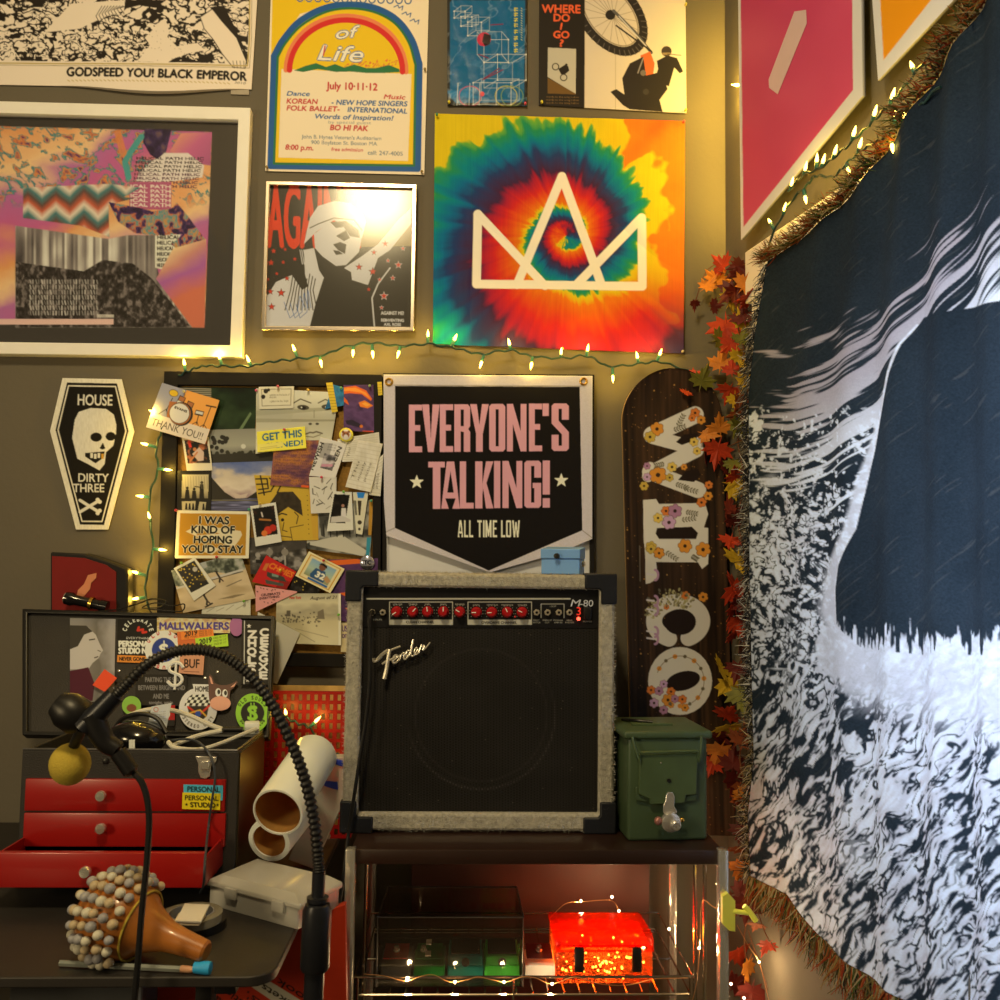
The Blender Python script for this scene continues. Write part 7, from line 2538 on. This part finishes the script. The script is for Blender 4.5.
SN[0] += 1
bp = lid_pl(.0015 + SN[0] * .0006)
BR = mat('brown_sticker', A('#57301f'), .45, var=.05); PKS = mat('peach_sticker', A('#d8956a'), .45, var=.05)
outl = o17([(612, 372), (618, 352), (628, 362), (640, 395), (665, 405), (700, 405), (722, 398), (745, 385), (752, 392), (730, 420), (716, 430), (712, 460), (716, 490), (700, 520), (670, 524), (640, 515), (616, 480), (612, 440)])
bl_ = MB().prism([on(*p, lid_pl(.0015 + SN[0] * .0006)) for p in outl], -ln * .001).build('sticker', BR, LID)
bl_['label'] = 'brown bull head sticker'
c = o17([(668, 492)])[0]
MB().prism([on(c[0] + 10.4 * math.cos(t), c[1] + 7.2 * math.sin(t), lid_pl(.0022 + SN[0] * .0006)) for t in np.linspace(0, 6.283, 24, endpoint=False)], -ln * .0006).build('muzzle', PKS, bl_)
for x, y, rx_, ry_, m in ((658, 440, 2.9, 4.2, LW), (690, 445, 2.7, 4.2, LW)):
    p = o17([(x, y)])[0]
    e_ = MB().prism([on(p[0] + rx_ * math.cos(t), p[1] + ry_ * math.sin(t), lid_pl(.0022 + SN[0] * .0006)) for t in np.linspace(0, 6.283, 16, endpoint=False)], -ln * .0006)
    q = (p[0] + .6, p[1] - .6)
    e_.build('eye', m, bl_)
    MB().prism([on(q[0] + 1.5 * math.cos(t), q[1] + 2.4 * math.sin(t), lid_pl(.0028 + SN[0] * .0006)) for t in np.linspace(0, 6.283, 12, endpoint=False)], -ln * .0005).build('pupil', BLACK, bl_)
for pts in (o17([(616, 362), (626, 372), (634, 400), (624, 398)]), o17([(716, 416), (744, 392), (734, 412)])):
    MB().prism([on(*p, lid_pl(.0021 + SN[0] * .0006)) for p in pts], -ln * .0005).build('inner_ear', PKS, bl_)


def d_(cv):
    cv.disc(252.5, 713, 11.8, '#17140c')
    arc_text(cv, 'OLD SOULS', 252.5, 713, 13.4, 205, 335, 3.6, '#17140c', .2)
    arc_text(cv, 'SOCIAL CLUB', 252.5, 713, 14.8, 150, 30, 3.4, '#17140c', .2)
    cv.text('S', (246.8, 720), (258.2, 720), 14, '#8fc02e', bold=.5).text('B', (248.5, 719), (257.5, 719), 11, '#8fc02e', bold=.1).line([(251, 703), (251, 723)], 1, '#8fc02e').line([(254, 703), (254, 723)], 1, '#8fc02e')


round_sticker(252.5, 713, 16.8, 19.5, '#8fc02e', d_)


def d_(cv):
    cv.line([(244.5, 621), (244, 684)], .7, '#cfc6a6')
    for t, x, y0 in (('ZHQLS', 247.5, 638), ('CESGXE', 259.5, 636)):
        for i, ch in enumerate(t): cv.text(ch, (x - i * .25, y0 + i * 8.6), (x + 9.5 - i * .25, y0 + i * 8.6), 7.2, '#d6ccaa', bold=.6)
    star(cv, 249, 626, 2.5, '#d6ccaa'); star(cv, 247.5, 680, 2.5, '#d6ccaa')


sticker([(242, 620), (272, 621), (269.5, 685), (240.5, 684)], '#17140e', d_)
round_sticker(131.5, 705.5, 9.5, 9.5, '#86b03a', lambda cv: cv.disc(131.5, 708, 5, '#7a4424', 4))
sticker([(104.5, 669), (117, 678), (105, 692), (92.5, 685)], '#e04a22', lambda cv: None, lab='plain red-orange square sticker')
sticker([(158, 706), (175, 705), (174.5, 726), (158, 726)], '#a81414', lambda cv: (cv.text('O', (162.5, 718), (170, 718), 8, '#e0d8c0', bold=.5), cv.rect(158, 720, 176, 727, '#15120d')))

# ================================================================== things lying in the toolbox top
def nz(px, py, z): return atz(px, py, z)


GB = mat('glossy_black', A('#100d0a'), .18, var=.05, coat=.5)
hc = thing('headphones', 'glossy black rounded headphone shell lying in the open toolbox', 'headphones', at(137, 752, -.33))
c = at(137, 738, -.34)
MB().ball(c, .05, (1.02, .8, .60), 28, 18, Matrix.Rotation(R(6), 3, 'Y')).build('ear_shell', GB, hc)
MB().tube([c + Vector((-.045, .01, .012)), c + Vector((-.03, .012, .032)), c + Vector((.0, .014, .040)), c + Vector((.03, .012, .032)), c + Vector((.05, .005, .008))], .004, 8).build('band', BLACK, hc)
cvp = wy(c.y - .041)
for i, (x, w) in enumerate(((130.5, 1.6), (133.5, 1.2))):
    MB().prism([at(x - w, 740, c.y - .040), at(x + w, 739.5, c.y - .040), at(x + w, 749, c.y - .040), at(x - w, 749.5, c.y - .040)], (0, .006, 0)).build('white_mark', WHITEP, hc)
CRC = mat('cream_cable_sleeve', A('#cdbd8e'), .5, var=.05)
t = thing('charging_cable', 'thick cream cable looping out of the toolbox with a black plug', 'cable', at(190, 742, -.33))
MB().tube([at(128, 716, -.29), at(142, 711, -.285), at(158, 709, -.28), at(175, 711, -.28), at(192, 716.5, -.285), at(208, 724, -.29), at(222, 729, -.29)], .0042, 8).build('cable_run', CRC, t)
MB().tube([at(222, 730.5, -.295), at(205, 734, -.30), at(190, 738.5, -.315), at(172, 746, -.33)], .0042, 8).build('cable_run', CRC, t)
MB().cyl(at(224, 729.5, -.292), at(243, 729.5, -.292), .005, n=12).build('plug', BLACK, t)
t = thing('charging_cable', 'cream cable running from the white power plug across the toolbox tray', 'cable', at(230, 742, -.31))
MB().tube([at(168, 742, -.36), at(176, 748, -.37), at(200, 749.5, -.37), at(222, 743, -.34), at(240, 735.5, -.31), at(256, 729, -.28)], .0040, 8).build('cable_run', CRC, t)
t = thing('power_plug', 'square white power plug at the corner of the open toolbox', 'power plug', at(252, 735, -.27))
c = at(252, 727.5, -.265)
MB().box(c, (.027, .024, .022), rotz(R(12)), bev=.003).build('plug_body', WHITEP, t)
MB().box(c + Vector((.012, -.012, -.004)), (.006, .006, .006)).build('socket', mat('grey_port', A('#8a8270'), .5, var=.05), t)
cv = Canvas(145, 700, 172, 736, 3, '#d8d0ba')
for i in range(9): cv.text('caution warning fr', (153, 713 + i * 2.3), (166, 711.8 + i * 2.3), 1.1, '#6a6458')
cv.arc(156, 709.5, 2.2, 2.2, 0, 360, .7, '#c86a50')
o = sheet('paper_tag', cv, [(151.5, 706.5), (171.5, 703), (165.5, 732.5), (148.5, 722)], wy(-.315), 2, PRINT, th=.0006)
tag(o, 'curled white warning tag standing up in the toolbox', 'tag')
t = thing('thin_cable', 'thin grey cable hanging over the toolbox front', 'cable', at(208, 870, TY - .02))
MB().tube([at(168, 741, -.33), at(184, 739, -.34), at(196, 741, -.38), at(205, 748, TY - .002), at(212, 760, TY - .016), at(215, 778, TY - .02), at(212, 800, TY - .02), at(208, 830, TY - .02), at(205, 860, TY - .13), at(203.5, 884, TY - .128), atz(200, 893, TZ + .003)], .0020, 8).build('cable_run', mat('grey_rubber', A('#3a3a34'), .45, var=.05), t)

# torch and loose wire on the lid edge
t = thing('torch', 'small black and gold torch lying on the toolbox lid edge', 'torch', at(92, 611, -.085))
a_, b_ = at(66, 598, -.085), at(106, 606.5, -.085)
MB().lathe([(.013, 0), (.014, .012), (.0105, .02), (.0105, .07), (.012, .072), (.012, .086)], a_, b_ - a_, 18).build('barrel', GB, t)
MB().loop_lathe([(.0125, .050), (.0135, .050), (.0135, .056), (.0125, .056)], a_, b_ - a_, 18).build('ring', BRASS, t)
MB().lathe([(.011, .001), (.011, -.002)], a_, b_ - a_, 18).build('lens', CHROME, t)
t = thing('wire_tangle', 'tangle of thin black wire lying along the toolbox lid edge', 'wire', at(150, 611, -.09))
MB().tube([at(*p, -.098) for p in ((92, 612), (120, 609), (140, 603), (152, 599), (166, 601), (160, 607), (142, 608), (155, 603), (172, 606), (184, 604), (182, 611), (168, 611), (150, 610), (160, 620), (167, 636), (170, 646))], .0014, 6).build('wire', BLACK, t)

# red and black bag behind the toolbox
t = thing('bag', 'red bag with black edges and an orange flame shape behind the toolbox', 'bag', at(100, 640, -.05))
P = [(50, 552), (84, 553.5), (108, 561), (126, 568), (127.5, 574), (127, 700), (50, 700)]
MB().prism([at(*p, -.062) for p in P], (0, .045, 0)).build('body', mat('black_canvas', A('#1a1510'), .8, var=.2), t, bev=.004)
P = [(52, 556), (84, 558), (106, 565), (116, 572), (116, 698), (52, 698)]
MB().prism([at(*p, -.064) for p in P], (0, .003, 0)).build('red_panel', mat('red_canvas', A('#7a120c'), .8, var=.2, vscale=20), t)
P = [(78, 590), (84, 584), (88, 575), (96.5, 573), (96, 578), (91, 583), (90, 589), (84, 596), (76, 598)]
MB().prism([at(*p, -.066) for p in P], (0, .002, 0)).build('flame_patch', mat('orange_patch', A('#d8824a'), .8, var=.1), t)

# ================================================================== red basket behind the tumblers
t = thing('woven_basket', 'bright red perforated basket standing between toolbox and amplifier', 'basket', (at(305, 790, -.13).x, -.09, TZ))
REDB = mat('red_basket_plastic', A('#8c0d08'), .4, var=.15, vscale=40)
bxa, bxb = at(262, 740, -.13).x, at(352, 740, -.13).x
bza, bzb = TZ, at(300, 691, -.13).z
nx, nz_ = 11, 15
mb = MB()
xs = np.cumsum([0] + [(.55 if i % 2 == 0 else .45) for i in range(nx * 2 + 1)]); zs = np.cumsum([0] + [(.36 if i % 2 == 0 else .64) for i in range(nz_ * 2 + 1)])
xs = bxa + xs / xs[-1] * (bxb - bxa); zs = bza + zs / zs[-1] * (bzb - bza)
vid = {}
vs = []
for k in range(2):
    for j, z in enumerate(zs):
        for i, x in enumerate(xs):
            vid[(k, i, j)] = len(vs)
            vs.append((x, -.13 + k * .004, z + .012 * (i / len(xs) - .5) * 0))
fs = []
solid = lambda i, j: 0 <= i < len(xs) - 1 and 0 <= j < len(zs) - 1 and not (i % 2 == 1 and j % 2 == 1)
for j in range(len(zs) - 1):
    for i in range(len(xs) - 1):
        if not solid(i, j): continue
        fs.append((vid[(0, i, j)], vid[(0, i + 1, j)], vid[(0, i + 1, j + 1)], vid[(0, i, j + 1)]))
        fs.append((vid[(1, i, j)], vid[(1, i, j + 1)], vid[(1, i + 1, j + 1)], vid[(1, i + 1, j)]))
        for (di, dj, a_, b_) in ((-1, 0, (i, j), (i, j + 1)), (1, 0, (i + 1, j + 1), (i + 1, j)), (0, -1, (i + 1, j), (i, j)), (0, 1, (i, j + 1), (i + 1, j + 1))):
            if not solid(i + di, j + dj):
                fs.append((vid[(0, *a_)], vid[(0, *b_)], vid[(1, *b_)], vid[(1, *a_)]))
mb.add(vs, fs)
mb.build('front_panel', REDB, t)
MB().box((bxa, -.085, (bza + bzb) / 2), (.004, .085, bzb - bza)).build('side_panel', REDB, t)
MB().box((bxb, -.085, (bza + bzb) / 2), (.004, .085, bzb - bza)).build('side_panel', REDB, t)
MB().box(((bxa + bxb) / 2, -.043, (bza + bzb) / 2), (bxb - bxa, .004, bzb - bza)).build('rear_panel', mat('basket_lining', A('#d8a04a'), .8, var=.6, vscale=28), t)

# ================================================================== white tumblers, leaning organiser
WHT_ = mat('white_enamel', A('#e6dcc4'), .3, var=.04)
GOLD = mat('copper_lining', (.75, .42, .13), .25, .6, var=.3, vscale=25)


def tumbler(label, p0, p1, r, L, w=.003):
    d = (p1 - p0).normalized()
    t = thing('tumbler', label, 'tumbler', p0 + Vector((0, 0, -r)), 'white tumblers beside the toolbox')
    MB().lathe([(r - w, .004), (r - w, -.0004), (r, 0), (r + .0005, .003), (r * 1.0, L * .5), (r * .99, L * .97), (r * .92, L), (.0005, L)], p0, d, 36, caps=False).build('shell', WHT_, t)
    MB().lathe([(r - w + .0005, -.0006), (r - w - .0005, .006), (r * .98 - w, L * .9), (.0005, L * .9)], p0, d, 36, caps=False).build('lining', GOLD, t)
    return t


tumbler('white tumbler with a copper lining, uppermost of the two beside the toolbox', at(277.5, 812.5, -.50), at(309, 764, -.36), .0410, .185)
tumbler('white tumbler lying underneath the other, its rim just above the parts box', at(269, 841, -.41), at(303, 800, -.28), .0375, .15, .008)
MILK = clear_mat('milky_plastic', (.86, .87, .88), .18, .46, (.84, .83, .80))
t = thing('parts_organiser', 'tall thin clear parts organiser with blue latches leaning by the amplifier', 'parts organiser', at(305, 866, -.30))
q = [(288, 860), (331, 757), (345, 757), (345, 800), (313, 869)]
MB().prism([at(*p, -.318) for p in q], (0, .03, 0)).build('case', MILK, t, bev=.002)
BLT = mat('blue_latch', A('#2a3a8a'), .4, var=.05)
for P in ([(325, 781), (337, 782.5), (338, 790), (333, 789), (324, 786)], [(333.5, 759), (343, 761), (343, 767), (334, 764)]):
    MB().prism([at(*p, -.323) for p in P], (0, .006, 0)).build('latch', BLT, t, bev=.001)
for (a_, b_) in (((300, 845), (318, 857)), ((308, 825), (329, 838)), ((316, 806), (338, 818))):
    MB().prism([at(a_[0], a_[1], -.314), at(b_[0], b_[1], -.314), at(b_[0], b_[1] + 1.5, -.314), at(a_[0], a_[1] + 1.5, -.314)], (0, .022, 0)).build('divider', MILK, t)

# ================================================================== clear parts box on the desk
L0, F0, R0 = atz(207, 905, TZ), atz(299, 931, TZ), atz(341, 907, TZ)
B0 = L0 + R0 - F0
hB = .030
t = thing('parts_box', 'clear plastic parts box with a milky lid on the desk corner', 'parts box', (L0 + R0) / 2)
cen = (L0 + R0) / 2


def sc(P, k): return [cen + (p - cen) * k for p in P]


qb = [L0, F0, R0, B0]
UP = Vector((0, 0, 1))
zz = Vector((0, 0, .0006))
MB().ring([p + zz for p in sc(qb, .96)], [p + zz for p in sc(qb, .92)], (0, 0, hB)).build('tray', MILK, t)
MB().prism([p + zz for p in sc(qb, .955)], (0, 0, .002)).build('tray_floor', MILK, t)
ld = MB()
lo_, hi_ = [p + UP * hB for p in sc(qb, 1.02)], [p + UP * (hB + .008) for p in sc(qb, 1.02)]
tp = [p + UP * (hB + .018) for p in sc(qb, .80)]
ld.add(lo_ + hi_ + tp, [(3, 2, 1, 0), (0, 1, 5, 4), (1, 2, 6, 5), (2, 3, 7, 6), (3, 0, 4, 7), (4, 5, 9, 8), (5, 6, 10, 9), (6, 7, 11, 10), (7, 4, 8, 11), (8, 9, 10, 11)])
ld.build('lid', MILK, t, bev=.002)
for k in (.25, .5, .75):
    a_ = F0.lerp(L0, k); b_ = R0.lerp(B0, k)
    a_, b_ = cen + (a_ - cen) * .92, cen + (b_ - cen) * .92
    w = (L0 - F0).normalized() * .0012
    MB().prism([a_ - w + zz * 2, a_ + w + zz * 2, a_ + w + UP * (hB - .002), a_ - w + UP * (hB - .002)], b_ - a_).build('divider', MILK, t)
a_ = F0.lerp(R0, .5); b_ = L0.lerp(B0, .5)
a_, b_ = cen + (a_ - cen) * .92, cen + (b_ - cen) * .92
w = (R0 - F0).normalized() * .0012
MB().prism([a_ - w + zz * 2, a_ + w + zz * 2, a_ + w + UP * (hB - .002), a_ - w + UP * (hB - .002)], b_ - a_).build('divider', MILK, t)
for k in (.22, .72):
    p = F0.lerp(L0, k); p = cen + (p - cen) * 1.03
    MB().box(p + UP * (hB - .002), (.024, .006, .016), Matrix.Rotation(math.atan2((F0 - L0).y, (F0 - L0).x), 3, 'Z'), bev=.001).build('latch', MILK, t)
mb = MB()
for i in range(46):
    u, v = random.random(), random.random()
    p = L0 + (F0 - L0) * u + (B0 - L0) * v
    p = cen + (p - cen) * .86
    mb.box(p + UP * (.004 + random.random() * .008), (.008, .004, .004), Matrix.Rotation(random.random() * 6, 3, 'Z'))
o = mb.build('small_parts', mat('small_screws', A('#b8a878'), .35, .5, var=.3), t)
tag(o, kind='stuff')

# ================================================================== shekere, tape rolls, cards, pencil
sr = .057
sc0 = atz(119, 917, TZ + sr)
se = atz(205, 951, TZ + .026)
ax = (se - sc0)
LN = ax.length
t = thing('gourd_shaker', 'brown gourd shaker wrapped in a net of pale beads on the desk', 'shaker', (sc0.x, sc0.y, TZ))
GO = mat('gourd_skin', A('#a85f1c'), .35, var=.3, vscale=18, coat=.3)
prof = [(.0005, -sr)]
for i in range(1, 12):
    g = math.pi * i / 15
    prof.append((sr * math.sin(g) * .97, -sr * math.cos(g)))
prof += [(.0335, sr * .80), (.0255, LN * .46), (.0195, LN * .58), (.0168, LN * .72), (.0150, LN * .88), (.0138, LN), (.0110, LN + .003), (.0005, LN + .003)]
MB().lathe(prof, sc0, ax, 32).build('gourd', GO, t)
axn = ax.normalized()
BD = [mat('bead_' + n, A(h), .45, var=.2, vscale=60) for n, h in (('cream', '#c8b684'), ('tan', '#b89a62'), ('grey', '#9a8e74'))]
xa = axn.orthogonal().normalized(); ya = axn.cross(xa)
nb = 0
for r_i, (dt, n) in enumerate(((.42, 18), (.20, 20), (-.04, 22), (-.27, 20), (-.50, 18), (-.72, 13), (-.90, 8))):
    rad = math.sqrt(max(0, 1 - dt * dt))
    for j in range(n):
        g = 2 * math.pi * (j + .5 * (r_i % 2)) / n
        d = axn * dt + (xa * math.cos(g) + ya * math.sin(g)) * rad
        p = sc0 + d * (sr + .0035)
        if p.z < TZ + .006: continue
        if (CAMP - p).dot(d) < -.35 and nb > 0: continue
        if nb >= 100: break
        nb += 1
        MB().ball(p + Vector((random.gauss(0, .001), 0, random.gauss(0, .001))), random.uniform(.0064, .0076), (1, 1, .92), 12, 8).build('bead', BD[nb % 3], t)
NET = mat('yellow_cord', A('#b8962a'), .7, var=.2)
mb = MB()
mb.torus(sc0 + axn * sr * .62, axn, sr * .80, .0016, 40, 6)
mb.build('net_ring', NET, t)
p = atz(194, 928, TZ)
t1 = thing('tape_roll', 'flat black tape roll lowest of the two stacked on the desk', 'tape roll', p)
MB().loop_lathe([(.046, .0005), (.046, .013), (.030, .013), (.030, .0005)], p, UP, 40).build('roll', BLACK, t1)
p2 = atz(191, 921, TZ + .0145)
t2 = thing('tape_roll', 'clear grey tape roll stacked on the black one', 'tape roll', p2)
MB().loop_lathe([(.044, 0), (.0445, .012), (.033, .013), (.033, 0)], p2, UP, 40).build('roll', clear_mat('clear_tape_roll', (.75, .74, .70), .2, .45, (.42, .40, .33)), t2)
MB().loop_lathe([(.0325, 0), (.0325, .0135), (.031, .0135), (.031, 0)], p2, UP, 40).build('core', mat('grey_core', A('#8a8068'), .7, var=.1), t2)
zc = p2.z + .0145
q = [atz(184.5, 904, zc + .006), atz(209.5, 905, zc + .006), atz(201, 922, zc + .006), atz(176, 921, zc + .006)]
CRD = mat('cream_card', A('#e6d2a0'), .6, var=.04)
o = MB().prism([Vector((v.x, v.y, zc + .004)) for v in q], (0, 0, .003)).build('note_card', CRD, bev=.0005)
tag(o, 'cream card resting on top of the stacked tape rolls', 'card')
q2 = [atz(179, 915, zc), atz(206, 916, zc), atz(199, 926, zc), atz(173, 925, zc)]
o = MB().prism([Vector((v.x, v.y, zc + .0002)) for v in q2], (0, 0, .003)).build('note_card', mat('cream_card_edge', A('#d8bd84'), .6, var=.05))
tag(o, 'second cream card under the first on the tape rolls', 'card')
t = thing('pencil', 'silver pencil with a bright blue eraser cap at the desk edge', 'pencil', atz(150, 966, TZ))
a_, b_ = atz(60, 963, TZ + .005), atz(181, 969, TZ + .005)
d = (b_ - a_).normalized()
MB().cyl(a_, b_, .0042, n=6).build('shaft', mat('silver_paint', A('#8f8a68'), .35, .3, var=.1), t)
MB().lathe([(.0046, 0), (.0046, .012), (.002, .02)], b_, d, 12).build('ferrule', mat('peach_tip', A('#d8965a'), .5, var=.1), t)
MB().lathe([(.0068, .018), (.0072, .020), (.0085, .036), (.0080, .040), (.0005, .041)], b_ + Vector((0, 0, .003)), d, 18).build('eraser_cap', mat('sky_blue_rubber', A('#2f9ac0'), .5, var=.05), t)

# ================================================================== gooseneck holder in front
GYP = -.80
t = thing('gooseneck_stand', 'black gooseneck microphone stand arching in front of the toolbox', 'microphone stand', (at(318, 990, GYP).x, GYP, 0))
NK = mat('black_flex', A('#17140f'), .45, var=.1)


def g_(x, y, d=0.): return at(x, y, GYP + d)


path = [g_(112, 700), g_(126, 685), g_(148, 664), g_(174, 652), g_(200, 649.5), g_(226, 657), g_(250, 675), g_(272, 704), g_(291, 742), g_(305, 780), g_(314, 820), g_(318, 856), g_(319, 876)]
pp = spline(path, 10)
# ridged flexible neck
rad = 6.4 / FPX * (2.05 + GYP) * .95
pts, acc = [], 0
mb = MB()
fine = spline(path, 26)
n = 10
vs, prev = [], None
for i, p in enumerate(fine):
    tg = (fine[min(i + 1, len(fine) - 1)] - fine[max(i - 1, 0)]).normalized()
    a_ = tg.orthogonal().normalized() if prev is None else (prev - tg * prev.dot(tg)).normalized()
    prev = a_; b_ = tg.cross(a_)
    r = rad * (1.0 if i % 4 < 2 else .78)
    for j in range(n):
        g = 2 * math.pi * j / n
        vs.append(p + (a_ * math.cos(g) + b_ * math.sin(g)) * r)
k = len(fine)
fs = [(i * n + j, i * n + (j + 1) % n, (i + 1) * n + (j + 1) % n, (i + 1) * n + j) for i in range(k - 1) for j in range(n)] + [tuple(range(n))[::-1], tuple((k - 1) * n + j for j in range(n))]
mb.add(vs, fs).build('neck', NK, t, ang=80)
MET = mat('black_metal', A('#26241f'), .35, .4, var=.1)
c = g_(319, 872)
w1 = .0195 * .92
dn = Vector((-.02, 0, -1))
MB().lathe([(.0085, 0), (.0085, .030), (.014, .031), (.014, .036), (.0085, .036), (.0155, .040), (.0185, .048), (.0185, .118), (.0165, .122), (.0125, .124), (.0125, c.z - .004), (.0005, c.z - .004)], c, dn, 28).build('shaft', MET, t)
MB().lathe([(.13, 0), (.13, .010), (.03, .016), (.014, .02)], (c.x - .02 * c.z, GYP, .0005), UP, 36).build('base', MET, t)
MB().cyl(g_(116, 694), g_(84, 728), .0125, .0150, n=20).build('clip_collar', MET, t)
MB().lathe([(.017, 0), (.024, .01), (.024, .03), (.016, .045)], g_(86, 722, .01), g_(60, 705) - g_(86, 722), 20).build('clip', BLACK, t)
MB().tube([g_(92, 715), g_(104, 740), g_(118, 750)], [.016, .011], 12).build('clip_arm', BLACK, t)
MB().ball(g_(70, 764, .03), .026, (1, 1, 1.05), 20, 14).build('windscreen', mat('yellow_foam', A('#b8962a'), .9, var=.2, bump=.6, bscale=500), t)
MB().cyl(g_(72, 750, .03), g_(82, 728), .007, n=12).build('windscreen_stem', BLACK, t)
t = thing('microphone_cable', 'black cable hanging from the gooseneck clip past the gourd shaker', 'cable', g_(138, 1000))
MB().lathe([(.011, 0), (.011, .03), (.006, .034)], g_(118, 752), g_(134, 775) - g_(118, 752), 14).build('plug', BLACK, t)
MB().tube([g_(130, 768), g_(143, 785), g_(149, 815), g_(147, 860), g_(142, 910), g_(138, 960), g_(134, 1010), g_(130, 1100), g_(128, 1250), g_(135, 1400), g_(160, 1540)], .0042, 10).build('cable_run', NK, t)

# ================================================================== under the desk
oy = -.52
cv = Canvas(150, 925, 345, 1022, 2.2, '#b8300f')
cv.poly([(249, 985), (266, 979), (330, 1018), (300, 1020)], '#c8b480')
cv.text('tickets', (302, 1008), (263, 983.5), 6.2, '#20140a', bold=.2)
cv.text('book', (314, 1001), (279, 978), 6.5, '#20140a', bold=.2)
cv.text("lists',", (272, 1008), (247, 991), 6.2, '#20140a', bold=.2)
cv.text('plastic', (258, 1012), (228, 989), 6.2, '#20140a', bold=.2)
cv.text('valuable', (240, 1014), (203, 984), 6.2, '#20140a', bold=.2)
o = sheet('cardboard_sleeve', cv, [(152, 972), (345, 905), (352, 1366), (152, 1366)], wy(oy), 1.5, PRINT, th=.02, edge='#8a2410')
tag(o, 'orange-red cardboard sleeve with upside-down black writing under the desk', 'cardboard sleeve')
gx0, gx1 = at(10, 985, -.6).x, at(141, 985, -.6).x
gz = at(100, 966, -.6).z
t = thing('storage_crate', 'grey storage crate with pale edges under the desk', 'crate', ((gx0 + gx1) / 2, -.48, 0))
GRY_ = mat('grey_plastic', A('#4a4638'), .5, var=.12)
MB().ring([(gx0, -.60, 0.001), (gx1, -.60, 0.001), (gx1, -.36, 0.001), (gx0, -.36, 0.001)], [(gx0 + .006, -.594, 0.001), (gx1 - .006, -.594, 0.001), (gx1 - .006, -.366, 0.001), (gx0 + .006, -.366, 0.001)], (0, 0, gz)).build('walls', GRY_, t, bev=.002)
MB().box(((gx0 + gx1) / 2, -.48, .008), (gx1 - gx0 - .012, .23, .008)).build('floor_panel', GRY_, t)
PE_ = mat('pale_grey_edge', A('#7a7460'), .5, var=.1)
MB().tube([(gx0, -.602, gz), (gx1, -.602, gz), (gx1, -.602, .01)], .004, 8, smooth=False).build('edge', PE_, t)
